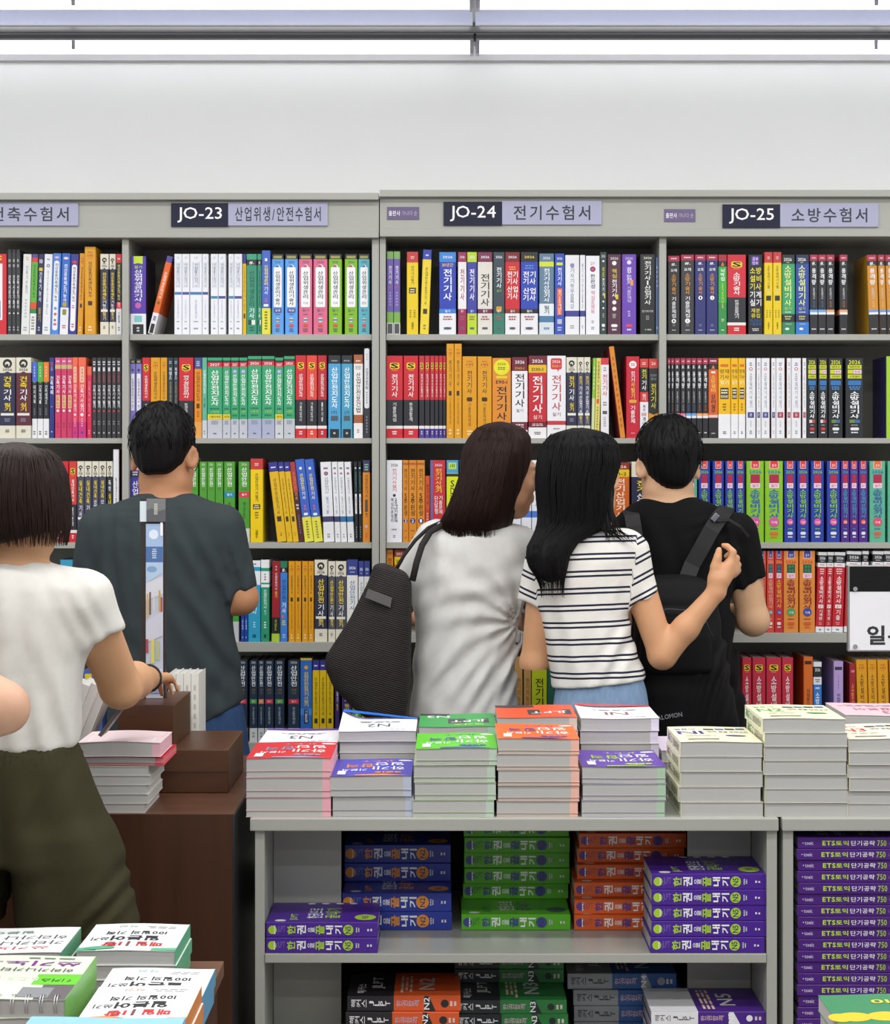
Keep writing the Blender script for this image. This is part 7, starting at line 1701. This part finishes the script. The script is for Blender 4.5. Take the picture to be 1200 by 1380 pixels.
hand(fd, f.p(775, 880, .26), (.3, .6, .1), (0, -.4, 1), .92, .5, 1)
fd.add(fd.cap(f.p(850, 752), f.p(893, 882, -.03), .046, .038), .03)
EL, WR = f.p(893, 883, -.03), f.p(966, 797, -.05)
fd.add(fd.cap(EL, f.p(925, 846, -.038), .04, .034), .012); fd.add(fd.cap(f.p(925, 846, -.038), WR, .034, .0245), .02)
# the raised hand: thumb and index nearly meeting, the other fingers curled behind
q = lambda px, py, dy: f.p(px, py, dy - .05)
fd.add(fd.cap(WR, q(968, 782, 0), .0255, .027), .012)
fd.add(fd.cap(q(966, 781, 0), q(966, 764, -.004), .021, .017), .014); fd.add(fd.cap(q(974, 780, 0), q(984, 760, .0), .024, .017), .012); fd.add(fd.cap(q(970, 779, .006), q(988, 770, .008), .022, .016), .012)
for pts, rr in (((q(964, 764, -.006), q(967.5, 752, -.008), q(969.5, 741, -.006)), (.0135, .0118, .0092)),
                ((q(985, 761, .0), q(988.6, 744, -.004), q(981, 736.5, .002), q(975.5, 735, .008)), (.0125, .0098, .0088, .0078)),
                ((q(989, 764, .008), q(993, 752, .01), q(985, 746, .022), q(979, 750, .026)), (.0115, .0095, .0088, .008)),
                ((q(991, 768, .014), q(995, 761, .018), q(987, 755, .032), q(981, 759, .034)), (.011, .0095, .0085, .0075)),
                ((q(990, 774, .018), q(995, 769, .024), q(988, 765, .036), q(983, 768, .036)), (.0105, .009, .008, .007))):
    for i in range(len(pts) - 1): fd.add(fd.cap(pts[i], pts[i + 1], rr[i], rr[i + 1]), .004)
fd.surface('body', SKIN('#c9966f'), f.root); eyes(f, L, ax)
H3 = [(577, 762, 800, -.05, .05), (583, 745, 820, -.08, .08), (598, 731, 833, -.105, .1), (625, 724, 836, -.116, .1), (650, 722, 827, -.117, .085), (680, 724, 824, -.114, .06), (702, 726, 824, -.112, .03), (713, 722, 812, -.116, .0), (723, 716, 784, -.124, -.03), (735, 709, 769, -.132, -.05), (748, 707, 765, -.137, -.06), (765, 713, 761, -.136, -.075), (783, 727, 757, -.13, -.085)]
long_hair(f, H3, HAIR('#070607'), f.p(775, 660, -.02), 24, h=.0045, n=420, zt=Z(584, f.Y), zb=Z(778, f.Y), seed=8, spill=.05, phis=(150, 345), rad=.0017, wob=.06, amp=.0025)
m = MB(); rnd = random.Random(4)
for k in range(34):
    x0 = 812 + rnd.uniform(-8, 12); pts = [f.p(x0, 640, -.06), f.p(x0 + 4, 690, -.085), f.p(x0 + 10 + rnd.uniform(-5, 5), 714, -.095), f.p(x0 + 22 + rnd.uniform(-14, 18), 727 + rnd.uniform(-4, 6), -.088)]
    m.tube(pts, [.002, .0022, .0018, .0004], HAIR('#070607'), 5)
fix(m.build('hair_lock', None, smooth=True), f)
sA, sB = np.array(f.p(846, 748)), np.array(f.p(864, 808, -.012)); tA, tB = np.array(f.p(735, 745)), np.array(f.p(717, 814, .005))
PITCH = f.m(22.5)
def row(V):
    x, y, z = V[:, 0], V[:, 1], V[:, 2]
    xc = (X(795, f.Y)); u = (Z(715, f.Y) - z) / PITCH + 1.2 * ((x - xc) / .2) * .12 - .35 * ((x - xc) / .18) ** 2 * .3
    def sleeve(A, B, sgn):
        d = (B - A); Ld = np.linalg.norm(d); d = d / Ld
        nrm = d + np.array([sgn * .35, 0, -.1]); nrm = nrm / np.linalg.norm(nrm)
        s_ = (V - A) @ nrm
        return s_ / PITCH + .9
    xr = X(848, f.Y) + (z - Z(790, f.Y)) * .12; xl = X(722, f.Y) - (z - Z(790, f.Y)) * .08
    u = np.where((x > xr) & (z > Z(822, f.Y)), sleeve(sA, sB, .8), u)
    return np.where((x < xl) & (z > Z(822, f.Y)), sleeve(tA, tB, -.5), u)
tee(f, 'striped_tshirt', stripes_mat(), TOR3, [(tuple(sA), tuple(sB), .056, .049, f.p(859, 809, -.01), (.42, 0, -1)), (tuple(tA), tuple(tB), .05, .043, f.p(717, 811), (-.12, 0, -1))], [(f.p(745, 926), (.1, 0, -1))],
    [lambda q: q.cap(f.p(800, 714, .0), f.p(795, 690, .02), .05, .065)], [(850, 850, 60, 26, .004, 60), (760, 860, -70, 30, .003, 60), (820, 890, 70, 24, .004, 50)], h=.005, attr={'row': row})
fd, _ = trousers(f, 'jeans', [(900, 752, 862, -.092, .1), (928, 749, 871, -.1, .108), (1000, 740, 882, -.118, .12), (1050, 744, 878, -.105, .115)], None, [(X(780, f.Y), X(776, f.Y), .08, .06), (X(842, f.Y), X(848, f.Y), .08, .06)])
fd.surface('jeans', denim('#7d95b3'), f.root); shoes_(f, (X(776, f.Y), X(848, f.Y)))

# ---------------------------------------------------------------- man in black with the backpack
f = Fig(5.42, 'man in a black T-shirt with short black hair wearing a backpack', x=905)
TOR4 = [(668, 872, 936, -.062, .05), (675, 858, 953, -.08, .065), (690, 845, 978, -.096, .085), (708, 838, 998, -.106, .1), (740, 837, 1002, -.116, .115), (800, 842, 984, -.12, .125), (880, 848, 992, -.12, .13), (960, 852, 1006, -.12, .13), (1030, 850, 1013, -.122, .13)]
fd = body_field(f, (X(795, f.Y), X(1075, f.Y)), .92, 1.73)
L, ax = head(fd, f.p(901, 630), (-.16, .93, -.26), (-.02, .22, 1), 1.04)
fd.add(fd.cap(f.p(901, 640, -.005), f.p(903, 690, -.012), .06, .07), .03)
fd.add(fd.loft(f.rings(TOR4, -.012)[:-1]), .02)
for (a, b, w_) in (((992, 722, 0), (1016, 836, .01), (984, 826, .26)), ((852, 722, 0), (836, 836, .01), (868, 826, .26))):
    fd.add(fd.cap(f.p(*a), f.p(*b), .054, .044), .03); fd.add(fd.cap(f.p(*b), f.p(*w_), .046, .03), .02)
    hand(fd, f.p(*w_), (-.4 if a[0] > 905 else .4, .6, .1), (0, -.4, 1), 1, .5, 1 if a[0] < 905 else -1)
fd.surface('body', SKIN('#cfa582'), f.root); eyes(f, L, ax)
short_hair(f, L, ax, None, (.095, .112, .108), -.082, HAIR('#0c0c0e'), line=(.056, .03), seed=9, n=420, ln=.055, tilt=.5)
sl = [(f.p(992, 720), f.p(1011, 800, .01), .066, .055, f.p(1008, 786, .01), (.42, 0, -1)), (f.p(850, 720), f.p(838, 800, .01), .066, .055, f.p(838, 790, .01), (-.3, 0, -1))]
tee(f, 'black_tshirt', CLOTH('#0c0c0e', .25, .9), TOR4, sl, [(f.p(900, 1022), (0, 0, -1))], [lambda q: q.cap(f.p(902, 674, .012), f.p(902, 650, .03), .055, .07)],
    [(985, 760, -70, 18, .005, 50), (960, 700, 20, 16, .003, 40), (990, 850, 75, 26, .006, 70), (985, 940, 80, 24, .006, 80)])
fd, _ = trousers(f, 'trousers', [(985, 856, 1004, -.1, .11), (1040, 852, 1010, -.112, .12), (1100, 858, 1004, -.105, .115)], None, [(X(890, f.Y), X(888, f.Y), .085, .065), (X(966, f.Y), X(970, f.Y), .085, .065)])
fd.surface('black_trousers', CLOTH('#17171a'), f.root); shoes_(f, (X(888, f.Y), X(970, f.Y)))
bk = empty('backpack', f.p(905, 1015, -.18)); tag(bk, 'black backpack hanging low on the back of the black T-shirt', 'bag')
NY = M('#0b0b0d', .7, .15, 80, bump=.25, bscale=400, spec=.2, tag='nylon')
fd = Field((X(825, f.Y), f.Y - .28, Z(1035, f.Y)), (X(1005, f.Y), f.Y - .08, Z(755, f.Y)), .0055)
fd.add(fd.loft(f.rings([(770, 866, 932, -.17, -.126), (780, 856, 944, -.2, -.124), (800, 849, 954, -.222, -.124), (850, 846, 962, -.24, -.124), (910, 845, 972, -.25, -.124), (960, 846, 982, -.252, -.124), (1005, 850, 982, -.24, -.124), (1020, 858, 974, -.215, -.126)]), 3.0, .02), 0)
wrinkle(fd, f, [(940, 930, 80, 18, .004, 60), (900, 900, 10, 40, .003, 60), (960, 880, 70, 20, .004, 50)])
on(fd.surface('pack_body', NY), bk)
fd = Field((X(845, f.Y), f.Y - .29, Z(905, f.Y)), (X(950, f.Y), f.Y - .16, Z(790, f.Y)), .0055)
fd.add(fd.loft(f.rings([(808, 862, 925, -.235, -.19), (818, 856, 936, -.252, -.19), (850, 852, 944, -.262, -.19), (890, 850, 948, -.262, -.19), (900, 856, 944, -.25, -.19)]), 3.0, .015), 0)
on(fd.surface('front_pocket', NY), bk)
m = MB(); pts = [f.pz(*q) for q in ((860, 822, -.258), (885, 812, -.262), (915, 814, -.262), (935, 828, -.262), (944, 850, -.266))]; m.tube(pts, .0022, M('#2a2a2e', .4, .1, tag='zip'), 6); on(m.build('zipper', None, smooth=True), bk)
def strap(pts, wd, root, mat, name='shoulder_strap', th=.007):
    """A flat band through pts; the band's width direction is across its run in the plane seen from behind."""
    m = MB(); P_ = [Vector(q) for q in pts]; v = []
    for i, p in enumerate(P_):
        t = (P_[min(i + 1, len(P_) - 1)] - P_[max(i - 1, 0)]).normalized()
        s_ = t.cross(Vector((0, -1, .15))); s_ = s_.normalized() if s_.length > .2 else UX
        nn = t.cross(s_).normalized()
        for a, b in ((-1, -1), (1, -1), (1, 1), (-1, 1)): v.append(p + s_ * (a * wd / 2) + nn * (b * th / 2))
    fs = [(4 * i + k, 4 * i + (k + 1) % 4, 4 * i + 4 + (k + 1) % 4, 4 * i + 4 + k) for i in range(len(P_) - 1) for k in range(4)] + [(0, 1, 2, 3), tuple(4 * (len(P_) - 1) + k for k in (3, 2, 1, 0))]
    m.add(v, fs, mat); return on(m.build(name, None), root)
STP = M('#0f0f11', .7, .1, 100, bump=.2, bscale=500, tag='webbing')
strap([f.pz(*q) for q in ((914, 782, -.155), (925, 758, -.132), (938, 735, -.13), (951, 712, -.124), (962, 697, -.108), (972, 688, -.07), (980, 687, -.0), (984, 700, .08), (980, 740, .13))], f.m(21), bk, STP)
strap([f.pz(*q) for q in ((866, 782, -.155), (858, 755, -.13), (852, 730, -.126), (849, 708, -.115), (848, 694, -.085), (848, 689, -.03), (850, 695, .06), (850, 740, .12))], f.m(20), bk, STP)
strap([f.pz(*q) for q in ((958, 700, -.122), (975, 699, -.112), (990, 708, -.108), (1003, 722, -.09))], f.m(4), bk, STP, 'loose_webbing', .003)
m = MB(); m.box(-.012, .012, -.004, .004, -.008, .008, M('#7c8088', .25, .05, metal=.6, tag='buckle'), Matrix.Translation(f.pz(956, 696, -.122)) @ Matrix.Rotation(R(-50), 4, 'Y'), bev=.002); on(m.build('buckle', None), bk)
m = MB(); a = R(9); fit_text(m, 'SALOMON', Vector(f.p(901, 965.5, -.2595)), Vector((math.cos(a), 0, math.sin(a))), Vector((-math.sin(a), 0, math.cos(a))), f.m(36), f.m(6), M('#9c9ca0', .5, .05, tag='logo_print'), .01); on(m.build('lettering', None), bk)

# ---------------------------------------------------------------- woman in the white T-shirt and olive shorts
f = Fig(3.75, 'woman in a white T-shirt and olive shorts reaching over the cabinet, seen from behind', x=15)
TOR5 = [(754, -28, 68, -.058, .05), (762, -50, 82, -.07, .06), (772, -74, 104, -.085, .078), (790, -90, 126, -.1, .095), (815, -92, 128, -.108, .105), (850, -86, 118, -.112, .112), (890, -76, 111, -.11, .118), (940, -70, 109, -.106, .118), (1012, -68, 103, -.1, .112)]
fd = body_field(f, (X(-165, f.Y), X(228, 4.35) + .08), .0, 1.6, y0=-.2, y1=.82, h=.0072)
L, ax = head(fd, f.p(24, 686), (.38, .88, -.3), (0, .28, 1), .97)
fd.add(fd.cap(f.p(22, 690), f.p(18, 790, -.01), .05, .057), .03)
fd.add(fd.loft(f.rings(TOR5, -.012)[:-1]), .02)
EL, WR = f.p(163, 926, .16), f.p(200, 914, .5)
fd.add(fd.cap(f.p(112, 808), EL, .052, .044), .03); fd.add(fd.cap(EL, f.p(182, 917, .3), .046, .039), .015); fd.add(fd.cap(f.p(182, 917, .3), WR, .039, .028), .02)
hand(fd, WR, (.12, .9, -.1), (-.1, .12, 1), .95, .45, -1, rel=[.2, .28, .32, .36])
fd.add(fd.cap(f.p(-80, 808), f.p(-118, 930, .05), .052, .043), .03); fd.add(fd.cap(f.p(-118, 930, .05), f.p(-50, 935, .26), .044, .028), .02)
hand(fd, f.p(-50, 935, .26), (.5, .6, .1), (0, -.4, 1), .95, .5, 1)
for xx in (X(-48, f.Y), X(92, f.Y)):
    fd.add(fd.cap((xx, f.Y + .01, .75), (xx, f.Y + .01, .46), .08, .058), .03); fd.add(fd.cap((xx, f.Y + .01, .46), (xx, f.Y, .08), .06, .042), .02)
fd.surface('body', SKIN('#c4956f'), f.root); eyes(f, L, ax)
H5 = [(601, 2, 50, -.05, .05), (605, -12, 64, -.075, .075), (617, -30, 78, -.1, .1), (640, -43, 88, -.113, .112), (675, -49, 93, -.118, .112), (710, -47, 93.5, -.112, .1), (735, -40, 89, -.1, .085), (760, -30, 84, -.075, .08)]
long_hair(f, H5, HAIR('#241815'), f.p(22, 680), 28, cuts=[(f.p(0, 734), (.24, 0, -1))], h=.0045, n=520, zt=Z(603, f.Y), zb=Z(732, f.Y), seed=12, spill=.006, phis=(150, 390), rad=.0018, wob=.03, amp=.0018, skull=(L, ax, .97),
          face=lambda q: q.ell(tuple(Vector(L(0, .1, -.05))), (.07, .045, .09), tuple(tuple(v) for v in ax)))
sl = [(f.p(112, 806), f.p(140, 872, .03), .062, .055, f.p(136, 862, .02), (.5, 0, -1)), (f.p(-76, 806), f.p(-100, 876, .02), .062, .055, f.p(-98, 866, .01), (-.4, 0, -1))]
tee(f, 'white_tshirt', CLOTH('#cdcbc5', .2), TOR5, sl, [(f.p(20, 1008), (0, 0, -1))], [lambda q: q.cap(f.p(22, 764, .008), f.p(24, 735, .025), .052, .066)],
    [(55, 880, -82, 40, .004, 110), (10, 820, -84, 46, .0035, 90), (122, 835, -62, 22, .0028, 60), (20, 960, -75, 44, .005, 90), (85, 950, -70, 34, .0045, 80)])
rgs = [(997, -70, 102, -.098, .11), (1006, -72, 104, -.102, .115), (1025, -77, 112, -.112, .122), (1060, -84, 124, -.12, .13), (1110, -92, 141, -.125, .135), (1160, -98, 158, -.125, .135)]
zt = Z(1160, f.Y)
fd = Field((X(-120, f.Y), f.Y - .17, Z(1262, f.Y)), (X(205, f.Y), f.Y + .18, Z(985, f.Y)), .006)
fd.add(fd.loft(f.rings(rgs), 2.4), 0)
fd.add(fd.loft(f.rings([(1110, 6, 141, -.12, .13), (1160, 14, 160, -.125, .135), (1210, 20, 176, -.125, .135), (1258, 24, 190, -.125, .135)]), 2.3), .03)
fd.add(fd.loft(f.rings([(1110, -92, 18, -.12, .13), (1160, -98, 12, -.125, .135), (1210, -102, 6, -.125, .135), (1258, -106, 2, -.125, .135)]), 2.3), .03)
th = np.arctan2(fd.y - f.Y, fd.x - X(16, f.Y))
fd.d = (fd.d - .0042 * np.exp(-((fd.z - Z(1004, f.Y)) / .028) ** 2) * np.sin(th * 60) - .006 * np.exp(-((fd.z - Z(1140, f.Y)) / .16) ** 2) * np.sin(th * 9 + fd.z * 8)).astype(np.float32)
wrinkle(fd, f, [(150, 1210, 50, 26, .007, 50), (60, 1080, 70, 40, .004, 80)])
fd.cut(fd.plane(f.p(100, 1247), (-.06, 0, -1)), .005)
fd.surface('olive_shorts', CLOTH('#35321f', .3), f.root); shoes_(f, (X(-48, f.Y), X(92, f.Y)))
m = MB(); d = (Vector(WR) - Vector(f.p(182, 917, .3))).normalized(); s1 = d.cross(UZ).normalized(); s2 = s1.cross(d); c = Vector(WR) - d * .012
m.tube([c + s1 * (.031 * math.cos(R(a))) + s2 * (.031 * math.sin(R(a))) for a in range(0, 361, 20)], .0032, M('#15130f', .7, .1, tag='elastic'), 8, caps=False); fix(m.build('hair_tie', None, smooth=True), f)
# thin dark slab under the hand
t = MB(); A, B = Vector(f.p(134, 992, .24)), Vector(f.p(175, 938, .36)); d = (B - A).normalized(); wd = UY * .07; nn = d.cross(UY).normalized() * .004
v = [A - nn, A + nn, A + nn + wd, A - nn + wd, B - nn, B + nn, B + nn + wd, B - nn + wd]
v = [q - (A + B) / 2 for q in v]
t.add(v, ((0, 1, 2, 3), (7, 6, 5, 4), (0, 4, 5, 1), (1, 5, 6, 2), (2, 6, 7, 3), (3, 7, 4, 0)), M('#4a4644', .4, .1, tag='slab'))
o = t.build('book_marker', loc=(A + B) / 2); tag(o, 'thin dark slab leaning under the woman\'s wrist above the open book', 'bookend')

# ---------------------------------------------------------------- the passer-by of whom only an elbow shows
f = Fig(3.35, 'person cut off by the picture edge, only a bent elbow showing', x=-320)
TOR6 = [(735, -355, -285, -.06, .05), (760, -410, -230, -.09, .08), (800, -440, -200, -.11, .11), (900, -420, -220, -.115, .12), (1000, -425, -215, -.115, .12), (1080, -430, -210, -.12, .12)]
fd = body_field(f, (X(-520, f.Y), X(60, f.Y)), .8, 1.72, y0=-.25, y1=.4)
L, ax = head(fd, f.p(-320, 640), (.3, .95, -.1), (0, .1, 1), 1.0)
fd.add(fd.cap(f.p(-320, 660), f.p(-320, 760), .052, .06), .03); fd.add(fd.loft(f.rings(TOR6, -.012)[:-1]), .02)
fd.add(fd.cap(f.p(-215, 800), f.p(2, 950, -.02), .05, .042), .03); fd.add(fd.cap(f.p(2, 952, -.02), f.p(-150, 990, .2), .043, .03), .02); fd.add(fd.cap(f.p(8, 958, -.02), f.p(-20, 965, 0), .04, .044), .02)
hand(fd, f.p(-150, 985, .2), (-.6, .4, .2), (0, -.4, 1), 1, .5, -1)
fd.add(fd.cap(f.p(-425, 800), f.p(-470, 950, 0), .05, .045), .03); fd.add(fd.cap(f.p(-470, 950, 0), f.p(-440, 1090, .12), .045, .03), .02); hand(fd, f.p(-440, 1090, .12), (.1, .3, -1), (-1, 0, 0), 1, .3, 1)
fd.surface('body', SKIN('#c59a80'), f.root); eyes(f, L, ax)
short_hair(f, L, ax, None, (.085, .106, .102), -.06, HAIR('#151012'), seed=21, n=200)
tee(f, 'dark_tshirt', CLOTH('#3a3c46'), TOR6, [(f.p(-215, 800), f.p(-120, 866), .062, .058, f.p(-130, 860), (1, 0, -.7)), (f.p(-425, 800), f.p(-450, 880), .062, .056, f.p(-450, 875), (-.2, 0, -1))], [(f.p(0, 1075), (0, 0, -1))], [lambda q: q.cap(f.p(-320, 744, -.02), f.p(-320, 715), .052, .066)], h=.008)
fd, _ = trousers(f, 'trousers', [(1040, -425, -215, -.11, .115), (1110, -430, -210, -.12, .125), (1200, -425, -215, -.11, .12)], None, [(X(-375, f.Y), X(-378, f.Y), .085, .065), (X(-265, f.Y), X(-262, f.Y), .085, .065)])
fd.surface('dark_trousers', CLOTH('#2a2c34'), f.root); shoes_(f, (X(-378, f.Y), X(-262, f.Y)))

# ---------------------------------------------------------------- tidy up the lettering scratch scene
bpy.data.scenes.remove(_tscene)
bpy.data.objects.remove(_to)
